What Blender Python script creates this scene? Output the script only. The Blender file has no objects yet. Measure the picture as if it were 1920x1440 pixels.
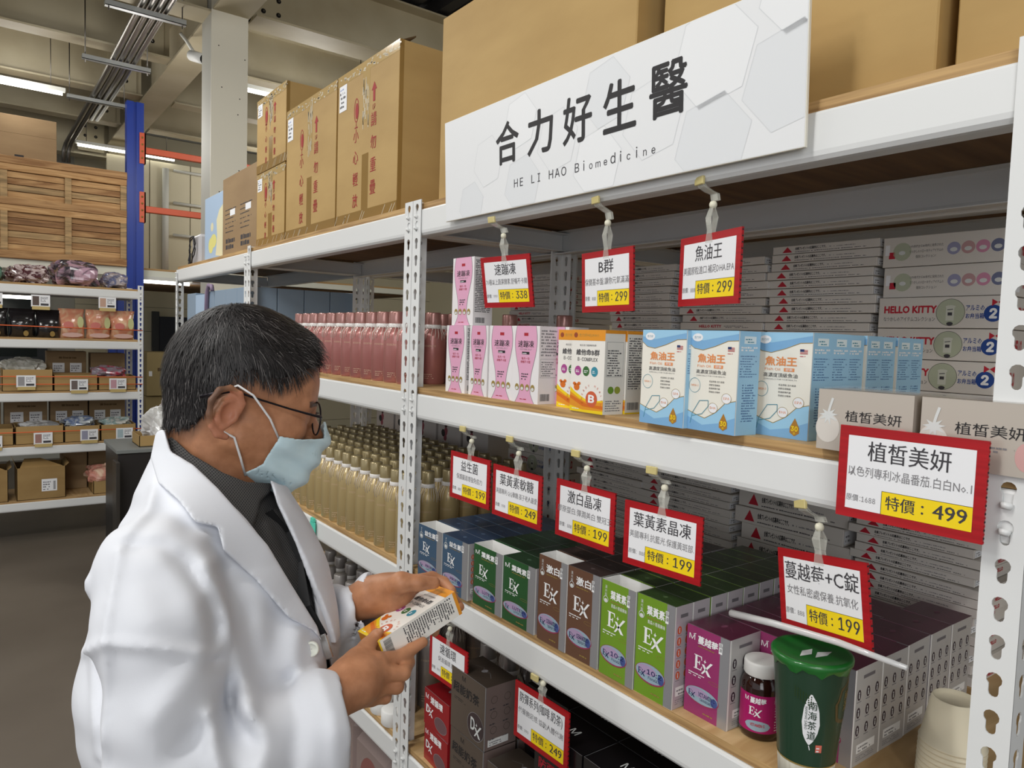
import bpy, math, random
import numpy as np
from mathutils import Vector, Matrix
R = math.radians
rnd = random.Random(7)
S = bpy.context.scene
COL = S.collection

# ---------------------------------------------------------------- camera, world, lights, exposure
YAW, PITCH, ROLL = .6438, -.0615, .0332
fwd = Vector((math.sin(YAW)*math.cos(PITCH), math.cos(YAW)*math.cos(PITCH), math.sin(PITCH)))
r0 = Vector((math.cos(YAW), -math.sin(YAW), 0)); u0 = r0.cross(fwd)
right = math.cos(ROLL)*r0 + math.sin(ROLL)*u0
up = -math.sin(ROLL)*r0 + math.cos(ROLL)*u0
cam_d = bpy.data.cameras.new('camera'); cam = bpy.data.objects.new('camera', cam_d); COL.objects.link(cam)
M = Matrix((right, up, -fwd)).transposed().to_4x4(); M.translation = (0, 0, 1.58); cam.matrix_world = M
cam_d.sensor_fit = 'HORIZONTAL'; cam_d.sensor_width = 36; cam_d.lens = 36*1358/1920; cam_d.clip_start = .02
S.camera = cam
S.view_settings.view_transform = 'Standard'; S.view_settings.look = 'None'
S.view_settings.gamma = 1; S.view_settings.use_curve_mapping = False
S.view_settings.exposure = 0.0
w = bpy.data.worlds.new('world'); S.world = w; w.use_nodes = True
w.node_tree.nodes['Background'].inputs[0].default_value = (.93, .96, 1, 1)
w.node_tree.nodes['Background'].inputs[1].default_value = .6
def area(name, loc, size, power, target=None, color=(1, 1, 1), rot=None):
    d = bpy.data.lights.new(name, 'AREA'); d.shape = 'RECTANGLE'; d.size, d.size_y = size
    d.energy = power; d.color = color
    o = bpy.data.objects.new(name, d); COL.objects.link(o); o.location = loc
    if target is not None:
        o.rotation_euler = (Vector(target)-Vector(loc)).to_track_quat('-Z', 'Y').to_euler()
    elif rot: o.rotation_euler = rot
    return o
# tube fixtures above the aisle (the fixtures' bodies are built with the ceiling); point fills added to brighten beams, pillar and far wall
def fill_pt(loc, p, color=(1, .985, .95), r=.22):
    d = bpy.data.lights.new('tube_or_fill_light', 'POINT'); d.energy = p; d.shadow_soft_size = r; d.color = color
    o = bpy.data.objects.new('tube_or_fill_light', d); COL.objects.link(o); o.location = loc
for i, (x, y) in enumerate([(-.9, -1.6), (-.9, .8), (-.5, 3.2), (-2.8, 1.5), (-2.8, 4.5), (2.9, .8), (2.6, 3.0)]):
    area('tube_or_fill_light', (x, y, 3.28), (1.2, .12), 30 if x < 2 else 14, rot=(0, 0, 0), color=(1, .99, .96))
for x, y, z, p in ((-.9, 1.2, 3.2, 16), (.1, 3.4, 3.25, 22), (2.2, 3.0, 3.3, 30), (-1.8, 5.2, 3.2, 20), (.3, 6.85, 3.4, 10), (2.2, 5.7, 3.3, 14), (2.7, 8.0, 3.2, 20), (.9, 5.6, 2.9, 16), (1.6, 7.5, 1.9, 5), (-.4, 7.6, 1.9, 4)): fill_pt((x, y, z), p)
# daylight from the open loading side behind and to the left of the photographer
area('door_daylight', (-2.6, -2.6, 2.3), (2.6, 2.4), 55, target=(.6, 1.6, 1.2), color=(.97, .985, 1))

# ---------------------------------------------------------------- materials
def s2l(c):
    if isinstance(c, str):
        c = tuple(int(c[i:i+2], 16) for i in (0, 2, 4))
    return tuple(((v/255)/12.92 if v/255 <= .04045 else ((v/255+.055)/1.055)**2.4) for v in c)
MATS = {}
def mat(name, col=(200, 200, 200), rough=.5, metal=0, emit=0, trans=0, ior=1.45, alpha=1, coat=0, sss=0):
    if name in MATS: return MATS[name]
    m = bpy.data.materials.new(name); m.use_nodes = True
    b = m.node_tree.nodes['Principled BSDF']; c = s2l(col)
    b.inputs['Base Color'].default_value = (*c, 1); b.inputs['Roughness'].default_value = rough
    b.inputs['Metallic'].default_value = metal; b.inputs['IOR'].default_value = ior
    if emit: b.inputs['Emission Color'].default_value = (*c, 1); b.inputs['Emission Strength'].default_value = emit
    if trans: b.inputs['Transmission Weight'].default_value = trans
    if alpha < 1: b.inputs['Alpha'].default_value = alpha
    if coat: b.inputs['Coat Weight'].default_value = coat; b.inputs['Coat Roughness'].default_value = .08
    if sss: b.inputs['Subsurface Weight'].default_value = sss; b.inputs['Subsurface Radius'].default_value = (.012, .005, .003)
    MATS[name] = m; return m
def nodes(m): return m.node_tree.nodes, m.node_tree.links
def noisy(name, c1, c2, scale=(8, 8, 8), detail=4, rough=.6, bump=0, bscale=None, coat=0, lo=.35, hi=.65, metal=0, dist=0):
    if name in MATS: return MATS[name]
    m = mat(name, c1, rough, metal, coat=coat); N, L = nodes(m); b = N['Principled BSDF']
    tc = N.new('ShaderNodeTexCoord'); mp = N.new('ShaderNodeMapping'); mp.inputs['Scale'].default_value = scale
    nz = N.new('ShaderNodeTexNoise'); nz.inputs['Scale'].default_value = 1; nz.inputs['Detail'].default_value = detail
    nz.inputs['Distortion'].default_value = dist
    cr = N.new('ShaderNodeValToRGB'); cr.color_ramp.elements[0].position = lo; cr.color_ramp.elements[1].position = hi
    cr.color_ramp.elements[0].color = (*s2l(c1), 1); cr.color_ramp.elements[1].color = (*s2l(c2), 1)
    L.new(tc.outputs['Object'], mp.inputs[0]); L.new(mp.outputs[0], nz.inputs['Vector'])
    L.new(nz.outputs['Fac'], cr.inputs[0]); L.new(cr.outputs[0], b.inputs['Base Color'])
    if bump:
        bp = N.new('ShaderNodeBump'); bp.inputs['Strength'].default_value = bump; bp.inputs['Distance'].default_value = .002
        n2 = N.new('ShaderNodeTexNoise'); n2.inputs['Scale'].default_value = bscale or 60; n2.inputs['Detail'].default_value = 3
        L.new(tc.outputs['Object'], n2.inputs['Vector']); L.new(n2.outputs['Fac'], bp.inputs['Height']); L.new(bp.outputs[0], b.inputs['Normal'])
    return m
M_white = mat('powder_coated_white_steel', (226, 227, 226), .38)
M_ply = noisy('birch_plywood', (212, 180, 132), (186, 150, 100), (3, 26, 3), 6, .55, .15, 40, dist=1.2)
M_plyedge = noisy('plywood_edge', (196, 160, 108), (150, 116, 74), (2, 4, 190), 3, .7)
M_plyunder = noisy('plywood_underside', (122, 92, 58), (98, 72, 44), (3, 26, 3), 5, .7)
M_card = noisy('corrugated_cardboard', (184, 152, 96), (172, 140, 86), (3, 3, 9), 4, .72, .12, 90)
M_card2 = noisy('brown_cardboard', (152, 126, 92), (140, 114, 82), (3, 3, 9), 4, .75, .12, 90)
M_card3 = noisy('far_cardboard', (160, 130, 82), (146, 116, 70), (3, 3, 9), 4, .75)
M_carddark = mat('cardboard_inside', (96, 74, 44), .85)
M_tape = mat('brown_packing_tape', (150, 118, 66), .18, coat=.6)
M_tapeclear = mat('clear_packing_tape', (196, 166, 112), .1, coat=1)
M_black = mat('ink_black', (34, 32, 34), .6)
M_dark = mat('ink_dark_grey', (62, 60, 64), .6)
M_grey = mat('ink_grey', (128, 126, 128), .6)
M_paper = mat('white_paper', (236, 236, 238), .6)
M_red = noisy('red_corrugated_plastic', (176, 22, 30), (160, 16, 24), (2, 2, 160), 2, .42)
M_inkred = mat('ink_red', (168, 30, 44), .6)
M_stampred = mat('stamp_red', (158, 40, 40), .7)
M_yellow = mat('yellow_price_label', (246, 214, 20), .55)
M_clear = mat('clear_plastic', (226, 226, 216), .06, alpha=.34, coat=1)
M_film = mat('clear_film', (225, 222, 218), .12, alpha=.42, coat=.5)
M_yelclip = mat('yellowed_plastic', (222, 206, 140), .25, alpha=.8, coat=.5)
ORD = 'first second third fourth fifth sixth seventh eighth ninth tenth eleventh twelfth thirteenth fourteenth fifteenth sixteenth seventeenth eighteenth nineteenth twentieth twenty-first twenty-second'.split()
M_bead = mat('ivory_bead', (226, 222, 200), .35)
M_boxwhite = mat('white_carton_board', (238, 237, 234), .45)
M_silver = mat('silver_print', (176, 176, 180), .3, metal=.55)
M_lettering = mat('white_print', (240, 240, 240), .5)

# ---------------------------------------------------------------- mesh builder
class Face:                                            # a flat panel one can print on
    def __init__(s, o, u, v, n=None):
        s.o, s.u, s.v = Vector(o), Vector(u).normalized(), Vector(v).normalized()
        s.n = Vector(n) if n else s.u.cross(s.v).normalized()
    def pt(s, a, b, l=0): return s.o+s.u*a+s.v*b+s.n*(.0001*(l+1))
class CylFace:                                         # print wrapped on a (tapering) round wall; a runs to the right seen from outside
    def __init__(s, c, r, ang, k=0): s.c, s.r, s.a0, s.k = Vector(c), r, ang, k
    def pt(s, a, b, l=0):
        r = s.r+s.k*b+.00012*(l+1); t = s.a0+a/s.r
        return s.c+Vector((math.cos(t)*r, math.sin(t)*r, b))
_G = {}
try: FONT = bpy.data.fonts.load(bpy.utils.system_resource('DATAFILES', path='fonts')+'/Inter.woff2')   # the typeface Blender itself ships
except Exception: FONT = None
def glyphs(txt, bold=0.0, res=2):
    k = (txt, bold, res)
    if k in _G: return _G[k]
    cu = bpy.data.curves.new('t', 'FONT'); cu.body = txt; cu.size = 1; cu.font = (FONT if FONT and txt.isascii() and not set(txt) & set('K4') else None) or cu.font; cu.resolution_u = res
    ob = bpy.data.objects.new('t', cu); me = bpy.data.meshes.new_from_object(ob)
    vs = np.array([v.co[:2] for v in me.vertices]).reshape(-1, 2); fs = [tuple(p.vertices) for p in me.polygons]
    bpy.data.objects.remove(ob); bpy.data.curves.remove(cu); bpy.data.meshes.remove(me)
    if txt == '國': return vs, fs
    if len(vs):
        if 'ref' not in _G: _G['ref'] = .9/float(np.ptp(glyphs('國')[0][:, 1]))
        vs = vs*(_G['ref'] if not (FONT and txt.isascii() and not set(txt) & set('K4')) else 1.0); n0 = len(vs); sh = [(0, 0)]
        if bold >= .02: sh = [(bold*math.cos(i*math.pi/4), bold*math.sin(i*math.pi/4)) for i in range(8)]
        elif bold: sh = [(-bold, 0), (bold, 0), (0, bold), (0, -bold)] if bold >= .015 else [(-bold, 0), (bold, 0)]
        fs = [tuple(k_+i*n0 for k_ in f) for i in range(len(sh)) for f in fs]      # heavier strokes: the outline laid down again, slightly shifted
        vs = np.concatenate([np.column_stack([vs+np.array(q), np.full(n0, i*.12)]) for i, q in enumerate(sh)]); vs[:, :2] -= vs[:, :2].min(0)
    _G[k] = (vs, fs); return _G[k]
class MB:
    def __init__(s): s.v, s.f, s.m, s.mats, s.sm = [], [], [], [], []
    def mi(s, m):
        if m not in s.mats: s.mats.append(m)
        return s.mats.index(m)
    def add(s, vs, fs, m, smooth=False):
        o = len(s.v); s.v += [tuple(v) for v in vs]; i = s.mi(m)
        for f in fs: s.f.append(tuple(o+k for k in f)); s.m.append(i); s.sm.append(smooth)
    def box(s, a, b, m, skip=()):
        (x0, y0, z0), (x1, y1, z1) = a, b
        vs = [(x0, y0, z0), (x1, y0, z0), (x1, y1, z0), (x0, y1, z0), (x0, y0, z1), (x1, y0, z1), (x1, y1, z1), (x0, y1, z1)]
        F = {'-z': (0, 3, 2, 1), '+z': (4, 5, 6, 7), '-y': (0, 1, 5, 4), '+x': (1, 2, 6, 5), '+y': (2, 3, 7, 6), '-x': (3, 0, 4, 7)}
        s.add(vs, [f for k, f in F.items() if k not in skip], m)
    def rbox(s, a, b, m, r=.002):                      # box with chamfered edges
        (x0, y0, z0), (x1, y1, z1) = a, b
        vs, idx = [], {}
        def V(p):
            if p not in idx: idx[p] = len(vs); vs.append(p)
            return idx[p]
        xs, ys, zs = (x0, x1), (y0, y1), (z0, z1); fs = []
        def P(i, j, k, ax):                            # corner point pushed in on the two axes other than ax
            p = [xs[i], ys[j], zs[k]]; sg = [1-2*i, 1-2*j, 1-2*k]
            for t in range(3):
                if t != ax: p[t] += sg[t]*r
            return V(tuple(p))
        for ax in range(3):
            o = [t for t in range(3) if t != ax]
            for e in (0, 1):
                q = []
                for (a_, b_) in ((0, 0), (1, 0), (1, 1), (0, 1)):
                    ijk = [0, 0, 0]; ijk[ax] = e; ijk[o[0]] = a_; ijk[o[1]] = b_; q.append(P(*ijk, ax))
                if (e == 0) != (ax == 1): q = q[::-1]
                fs.append(tuple(q))
        for ax in range(3):                            # edge chamfers along ax
            o = [t for t in range(3) if t != ax]
            for a_ in (0, 1):
                for b_ in (0, 1):
                    q = []
                    for e, which in ((0, 0), (0, 1), (1, 1), (1, 0)):
                        ijk = [0, 0, 0]; ijk[ax] = e; ijk[o[0]] = a_; ijk[o[1]] = b_; q.append(P(*ijk, o[which]))
                    fs.append(tuple(q))
        for i in (0, 1):
            for j in (0, 1):
                for k in (0, 1): fs.append((P(i, j, k, 0), P(i, j, k, 1), P(i, j, k, 2)))
        s.add(vs, fs, m)
    def prism(s, pts, vec, m, cap=True, smooth=False):  # closed polygon pts extruded along vec
        n = len(pts); vs = [Vector(p) for p in pts]; vs += [p+Vector(vec) for p in vs]
        fs = [(i, (i+1) % n, n+(i+1) % n, n+i) for i in range(n)]
        s.add(vs, fs, m, smooth)
        if cap: s.add(vs, [tuple(range(n-1, -1, -1)), tuple(range(n, 2*n))], m)
    def lathe(s, prof, m, seg=20, c=(0, 0, 0), capb=False, capt=False, wob=0):
        cx, cy, cz = c; vs = []
        for r, z in prof:
            for i in range(seg):
                t = 2*math.pi*i/seg; vs.append((cx+r*math.cos(t), cy+r*math.sin(t), cz+z))
        fs = [(j*seg+i, j*seg+(i+1) % seg, (j+1)*seg+(i+1) % seg, (j+1)*seg+i) for j in range(len(prof)-1) for i in range(seg)]
        s.add(vs, fs, m, True)
        if capb: s.add(vs[:seg], [tuple(range(seg-1, -1, -1))], m)
        if capt: s.add(vs[-seg:], [tuple(range(seg))], m)
    def tube(s, pts, r, m, seg=8, cap=True):
        pts = [Vector(p) for p in pts]; n = len(pts); rr = r if isinstance(r, (list, tuple)) else [r]*n
        vs = []; prev = None
        for i, p in enumerate(pts):
            d = (pts[min(i+1, n-1)]-pts[max(i-1, 0)]).normalized()
            a = Vector((0, 0, 1)) if abs(d.z) < .9 else Vector((1, 0, 0))
            if prev is not None: a = prev
            e1 = (a-d*a.dot(d)).normalized(); e2 = d.cross(e1); prev = e1
            for k in range(seg):
                t = 2*math.pi*k/seg; vs.append(p+(e1*math.cos(t)+e2*math.sin(t))*rr[i])
        fs = [(j*seg+i, j*seg+(i+1) % seg, (j+1)*seg+(i+1) % seg, (j+1)*seg+i) for j in range(n-1) for i in range(seg)]
        if cap: fs += [tuple(range(seg-1, -1, -1)), tuple(range((n-1)*seg, n*seg))]
        s.add(vs, fs, m, True)
    # ---- flat print on a Face
    def rect(s, F, a0, b0, a1, b1, m, l=0, n=1):
        pts = [F.pt(a0+(a1-a0)*i/n, b0, l) for i in range(n+1)]+[F.pt(a1+(a0-a1)*i/n, b1, l) for i in range(n+1)]
        k = 2*n+1
        s.add(pts, [(i, i+1, k-i-1, k-i) for i in range(n)], m)
    def poly(s, F, pts, m, l=0):
        if isinstance(F, CylFace) and max(p[0] for p in pts)-min(p[0] for p in pts) > .006:      # follow the round wall in narrow columns
            x0, x1 = min(p[0] for p in pts), max(p[0] for p in pts); n = 12; col = []
            for i in range(n+1):
                x = x0+(x1-x0)*(i+(.02 if i == 0 else -.02 if i == n else 0))/n; ys = []
                for (ax, ay), (bx, by) in zip(pts, pts[1:]+pts[:1]):
                    if (ax <= x) != (bx <= x): ys.append(ay+(x-ax)/(bx-ax)*(by-ay))
                col.append((x, min(ys), max(ys)) if ys else (x, pts[0][1], pts[0][1]))
            s.add([F.pt(x, y, l) for x, a, b in col for y in (a, b)], [(2*i, 2*i+2, 2*i+3, 2*i+1) for i in range(n)], m); return
        s.add([F.pt(a, b, l) for a, b in pts], [tuple(range(len(pts)))], m)
    def ell(s, F, a, b, ra, rb, m, l=0, n=20, rot=0):
        c, q = math.cos(rot), math.sin(rot)
        s.poly(F, [(a+ra*math.cos(t)*c-rb*math.sin(t)*q, b+ra*math.cos(t)*q+rb*math.sin(t)*c) for t in [2*math.pi*i/n for i in range(n)]], m, l)
    def ring(s, F, a, b, ra, rb, wd, m, l=0, n=24):
        p = [F.pt(a+r_*math.cos(2*math.pi*i/n)*(ra-o), b+math.sin(2*math.pi*i/n)*(rb-o), l) for o, r_ in ((0, 1), (wd, 1)) for i in range(n)]
        s.add(p, [(i, (i+1) % n, n+(i+1) % n, n+i) for i in range(n)], m)
    def line(s, F, pts, wd, m, l=0):
        for (x0, y0), (x1, y1) in zip(pts, pts[1:]):
            d = math.hypot(x1-x0, y1-y0) or 1; nx, ny = -(y1-y0)/d*wd/2, (x1-x0)/d*wd/2
            s.poly(F, [(x0+nx, y0+ny), (x0-nx, y0-ny), (x1-nx, y1-ny), (x1+nx, y1+ny)], m, l)
    def text(s, F, txt, a, b, h, m, w=None, bold=0, l=1, al='l', rot=0, res=1):
        vs, fs = glyphs(txt, bold, res)
        if not len(vs): return
        ext = vs.max(0); k = h/max(ext[1], .5); kw = (w/ext[0]) if w else k
        W = ext[0]*kw; off = {'l': 0, 'c': -W/2, 'r': -W}[al]; c, q = math.cos(rot), math.sin(rot)
        P = [(x*kw+off, y*k, z) for x, y, z in vs]
        s.add([F.pt(a+x*c-y*q, b+x*q+y*c, l+z) for x, y, z in P], fs, m)
    def vtext(s, F, txt, a, b, h, m, gap=.15, bold=0, l=1):  # characters stacked downwards from b
        for i, ch in enumerate(txt): s.text(F, ch, a, b-(i+1)*h-i*h*gap, h, m, w=h*.9, bold=bold, l=l, al='c')
    def fine(s, F, a0, b0, a1, b1, rows, m, l=1, seed=1, fill=.55, cell=None, ragged=.35, vertical=False):  # print too small to read
        q = random.Random(seed); ph = (b1-b0)/rows; cw = cell or ph*.9
        for r in range(rows):
            y = b1-(r+1)*ph; x = a0; end = a1-(a1-a0)*q.random()*ragged
            while x < end:
                wv = cw*(.5+q.random()*1.3)
                if q.random() < .86: s.rect(F, x, y, min(x+wv*.8, end), y+ph*fill*(.7+.3*q.random()), m, l)
                x += wv
    def barcode(s, F, a0, b0, a1, b1, m, l=2):
        q = random.Random(3); x = a0
        while x < a1:
            wv = (a1-a0)*(.01+.02*q.random()); s.rect(F, x, b0, x+wv, b1, m, l); x += wv+(a1-a0)*(.01+.02*q.random())
    def mesh(s, name):
        me = bpy.data.meshes.new(name); me.from_pydata(s.v, [], s.f)
        for m in s.mats: me.materials.append(m)
        me.polygons.foreach_set('material_index', s.m); me.polygons.foreach_set('use_smooth', s.sm); me.update()
        return me
    def obj(s, name, parent=None, loc=None, rot=None):
        o = bpy.data.objects.new(name, s.mesh(name)); COL.objects.link(o)
        if parent: o.parent = parent
        if loc: o.location = loc
        if rot: o.rotation_euler = rot
        return o
def tag(o, label, cat, group=None):
    o['label'] = label; o['category'] = cat
    if group: o['group'] = group
    elif 'group' in o.keys(): del o['group']
    return o
def struct(o): o['kind'] = 'structure'; return o
def empty(name, loc=(0, 0, 0), rotz=0):
    o = bpy.data.objects.new(name, None); COL.objects.link(o); o.location = loc; o.rotation_euler = (0, 0, rotz); o.empty_display_size = .05
    return o
KIDS = {}
def kids(o): return list(o.children)
def dup(o, loc, rotz=0, label=None, group=None, cat=None):
    c = o.copy(); COL.objects.link(c); c.location = loc; c.rotation_euler = (0, 0, rotz)
    if label: c['label'] = label
    if group: c['group'] = group
    elif 'group' in c.keys() and label: del c['group']
    for ch in kids(o):
        k = ch.copy(); COL.objects.link(k); k.parent = c
        for g in kids(ch):
            g2 = g.copy(); COL.objects.link(g2); g2.parent = k
    return c
def flat(m):                                           # drop mesh faces' smoothing
    return m
# ---------------------------------------------------------------- room shell
M_floor = noisy('polished_concrete', (112, 103, 92), (92, 83, 73), (1.1, 1.1, 1.1), 8, .42, .1, 12, lo=.3, hi=.7)
M_wall = mat('cream_wall_panel', (206, 198, 172), .7)
M_wallgrey = mat('grey_painted_wall', (176, 174, 164), .7)
M_girder = noisy('cream_painted_steel', (186, 176, 150), (170, 158, 130), (2, 2, 2), 5, .6)
M_deck = mat('galvanised_decking', (44, 44, 46), .5, metal=.2)
M_deckdark = mat('deck_valley', (60, 60, 62), .5, metal=.4)
M_hole = mat('bolt_hole_dark', (20, 18, 16), .9)
M_pipe = mat('galvanised_conduit', (120, 116, 110), .3, metal=.8)
M_strut = mat('strut_channel', (168, 170, 168), .35, metal=.5)
M_tube = mat('lit_tube', (255, 253, 240), .5, emit=7)
M_fix = mat('tube_fixture_white', (214, 214, 206), .5)
b = MB(); b.box((-7, -6, -.05), (6, 10.2, 0), M_floor); struct(b.obj('floor'))
b = MB()                                               # steel deck: trapezoid ribs running along Y
zc = 4.02; x = -7
prof = []
while x < 6:
    prof += [(x, zc), (x+.09, zc), (x+.12, zc+.075), (x+.21, zc+.075)]; x += .24
vs = [(px, -6, pz) for px, pz in prof]+[(px, 10.2, pz) for px, pz in prof]; n = len(prof)
b.add(vs, [(i, i+1, n+i+1, n+i) for i in range(n-1)], M_deck)
b.box((-7, -6, zc+.08), (6, 10.2, zc+.1), M_deckdark); struct(b.obj('ceiling'))
b = MB(); b.box((-7, 10.0, 0), (6, 10.2, 4.02), M_wallgrey); back = struct(b.obj('wall_back'))
b = MB()                                               # horizontal cladding boards on the far wall
for i in range(13):
    k = MB(); k.box((1.0, 9.955, .03+i*.3), (6, 9.998, .325+i*.3), M_wall); o = k.obj('cladding_board', back)
b = MB(); b.box((5.8, -6, 0), (6, 10.2, 4.02), M_wall); struct(b.obj('wall_right'))
def girder_x(y, x0, x1, zb, h, wdt=.16, m=M_girder):   # I-beam along X
    b = MB(); t = .014
    b.box((x0, y-wdt/2, zb), (x1, y+wdt/2, zb+t), m); b.box((x0, y-wdt/2, zb+h-t), (x1, y+wdt/2, zb+h), m)
    b.box((x0, y-.008, zb+t), (x1, y+.008, zb+h-t), m); return b
def girder_y(x, y0, y1, zb, h, wdt=.22):
    b = MB(); t = .016
    b.box((x-wdt/2, y0, zb), (x+wdt/2, y1, zb+t), M_girder); b.box((x-wdt/2, y0, zb+h-t), (x+wdt/2, y1, zb+h), M_girder)
    b.box((x-.01, y0, zb+t), (x+.01, y1, zb+h-t), M_girder); return b
def bolts(par, x, y, zs, xs=(0,)):
    b = MB()
    for dx in xs:
        for z in zs:
            F = Face((x+dx, y, z), (1, 0, 0), (0, 0, 1)); b.ell(F, 0, 0, .016, .016, M_hole, l=4, n=12)
            b.tube([(x+dx, y-.004, z), (x+dx, y-.009, z)], .007, M_pipe, 6)
    b.obj('bolt_row', par)
n = 1
for y in (-3.5, -1.9, -.3, 1.3, 2.9, 6.14, 7.27, 8.4):
    o = struct(girder_x(y, -7, 1.24, 3.6, .4).obj('trim_%d' % n)); n += 1
    k = MB(); k.box((.98, y-.02, 3.63), (1.2, y-.008, 3.97), M_girder); k.obj('end_plate', o)
    bolts(o, 1.12, y-.0205, (3.72, 3.8, 3.88))
for y in (6.14, 7.27, 8.4):
    o = struct(girder_x(y, 1.5, 6, 3.6, .4).obj('trim_%d' % n)); n += 1
o = struct(girder_x(4.98, -7, 1.25, 3.55, .45, .22).obj('trim_%d' % n)); n += 1
k = MB(); k.box((.98, 4.95, 3.58), (1.22, 4.97, 3.96), M_girder); k.obj('end_plate', o)
bolts(o, 1.1, 4.949, (3.66, 3.74, 3.82, 3.9), (-.05, .05))
o = struct(girder_x(4.98, 1.5, 6, 3.6, .4, .24).obj('trim_%d' % n)); n += 1
k = MB(); k.box((1.5, 4.95, 3.62), (1.78, 4.968, 3.98), M_girder); k.obj('end_plate', o)
bolts(o, 1.62, 4.948, (3.68, 3.77, 3.86, 3.95), (-.05, .05))
for y in (1.2, 2.9):
    o = struct(girder_x(y, 1.5, 6, 3.6, .4, .2).obj('trim_%d' % n)); n += 1
o = struct(girder_x(9.28, -7, 1.3, 3.42, .58, .2).obj('trim_%d' % n)); n += 1
k = MB(); k.box((.95, 9.16, 3.46), (1.2, 9.175, 3.96), M_girder); k.obj('end_plate', o)
bolts(o, 1.07, 9.158, (3.52, 3.62, 3.72, 3.82), (-.05, .05))
o = struct(girder_y(1.34, -6, 10, 3.56, .46).obj('trim_%d' % n)); n += 1
b = MB(); b.rbox((1.225, 4.86, 0), (1.44, 5.1, 4.0), M_wallgrey, .006)
b.box((1.222, 4.85, 0), (1.444, 4.862, 3.98), mat('pillar_face', (205, 200, 184), .6)); col_o = struct(b.obj('trim_%d' % n)); n += 1
k = MB()
for z, dx in ((3.35, .04), (3.3, .2), (3.05, .17), (2.95, .16), (2.6, .17), (2.45, .05), (2.3, .18), (2.28, .19), (2.55, .12), (3.1, .06)):
    F = Face((1.225+dx, 4.85, z), (1, 0, 0), (0, 0, 1)); k.ell(F, 0, 0, .004, .004, M_hole, n=8)
k.obj('screw_hole', col_o)
b = MB(); b.rbox((1.25, 9.2, 0), (1.5, 9.45, 4.0), M_girder, .006); struct(b.obj('trim_%d' % n)); n += 1
b = MB(); b.rbox((3.9, 4.86, 0), (4.15, 5.1, 4.0), M_girder, .006); struct(b.obj('trim_%d' % n)); n += 1
# conduits on strut channels
for i, dx in enumerate((.84, .885, .93, .975)):
    c = MB(); yend = 9.1 if i < 2 else 7.9
    pts = [(dx, -2, 3.5), (dx, 2, 3.5), (dx, 5.2, 3.5), (dx+.01, 6.5, 3.5), (dx, yend, 3.5)]
    if i < 2: pts += [(dx-.02, 9.14, 3.42), (dx-.02, 9.15, 3.3)]
    c.tube(pts, .02, M_pipe, 8); tag(c.obj('conduit'), 'galvanised steel conduit in the bundle under the ceiling beams', 'conduit', 'conduits under the ceiling')
def strut(x0, x1, y, lbl, lamp=False):
    e = empty('strut_channel', (x0, y, 3.44)); L_ = x1-x0
    b = MB(); b.box((0, -.02, 0), (L_, .02, .004), M_strut); b.box((0, -.02, 0), (L_, -.017, .032), M_strut); b.box((0, .017, 0), (L_, .02, .032), M_strut)
    b.obj('channel', e)
    for xx in (.02, L_-.02):
        r = MB(); r.tube([(xx, 0, -.02), (xx, 0, .5)], .004, M_pipe, 6); o = r.obj('hanger_rod', e)
    tag(e, lbl, 'bracket'); return e
strut(.65, 1.09, 4.93, 'grey strut channel crossing the conduit bundle, closest to the white pillar')
strut(.65, 1.085, 6.0, 'grey strut channel crossing the conduit bundle, second along')
strut(.66, 1.1, 7.1, 'grey strut channel at the end of the long lit tube')
def tube_lamp(x0, x1, y, z, lbl, rotz=0):
    L_ = x1-x0; e = empty('tube_lamp', (x0, y, z), rotz)
    b = MB(); b.box((0, -.02, .014), (L_, .02, .045), M_fix); b.obj('fixture', e)
    b = MB(); b.tube([(.02, 0, 0), (L_-.02, 0, 0)], .014, M_tube, 10); b.obj('tube', e)
    zt = (4.0 if z > 2.2 else 2.0)-z
    for xx in (.1, L_-.1): b = MB(); b.tube([(xx, 0, .04), (xx, 0, zt)], .003, M_pipe, 6); b.obj('suspension_wire', e)
    tag(e, lbl, 'lamp')
tube_lamp(-.55, .646, 7.05, 3.45, 'long lit white tube lamp above the wooden crate')
tube_lamp(1.6, 2.8, 5.9, 3.45, 'lit tube lamp just to the right of the white pillar')
tube_lamp(.9, 1.87, 8.88, 3.45, 'short lit tube lamp behind the upper orange beam')
tube_lamp(.9, 1.6, 6.96, 1.975, 'lit tube lamp under the mezzanine edge')
tube_lamp(-1.5, .5, 7.5, 1.80, 'lit tube lamp seen behind the plastic bags on the far rack')
for i, (x, y) in enumerate([(-.9, -1.6), (-.9, .8), (-.5, 3.2), (-2.8, 1.5), (-2.8, 4.5), (2.9, .8), (2.6, 3.0)]):
    e = empty('tube_lamp', (x-.6, y, 3.33)); b = MB(); b.box((0, -.03, 0), (1.2, .03, .04), M_fix); b.obj('fixture', e)
    tag(e, 'white tube lamp hanging over the aisle', 'lamp', 'aisle tube lamps')
# camera on the girder
e = empty('security_camera', (1.22, 5.35, 3.42), R(200)); b = MB(); b.tube([(0, 0, 0), (.0, .14, -.05)], .035, mat('camera_white', (220, 220, 216), .4), 12); b.obj('housing', e)
b = MB(); b.tube([(0, .138, -.049), (0, .15, -.053)], .03, M_hole, 12); b.obj('lens', e)
b = MB(); b.tube([(0, .02, .02), (0, -.05, .1), (.05, -.05, .14)], .012, M_fix, 8); b.obj('mount', e)
tag(e, 'small white security camera fixed to the girder beside the pillar', 'camera')
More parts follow.
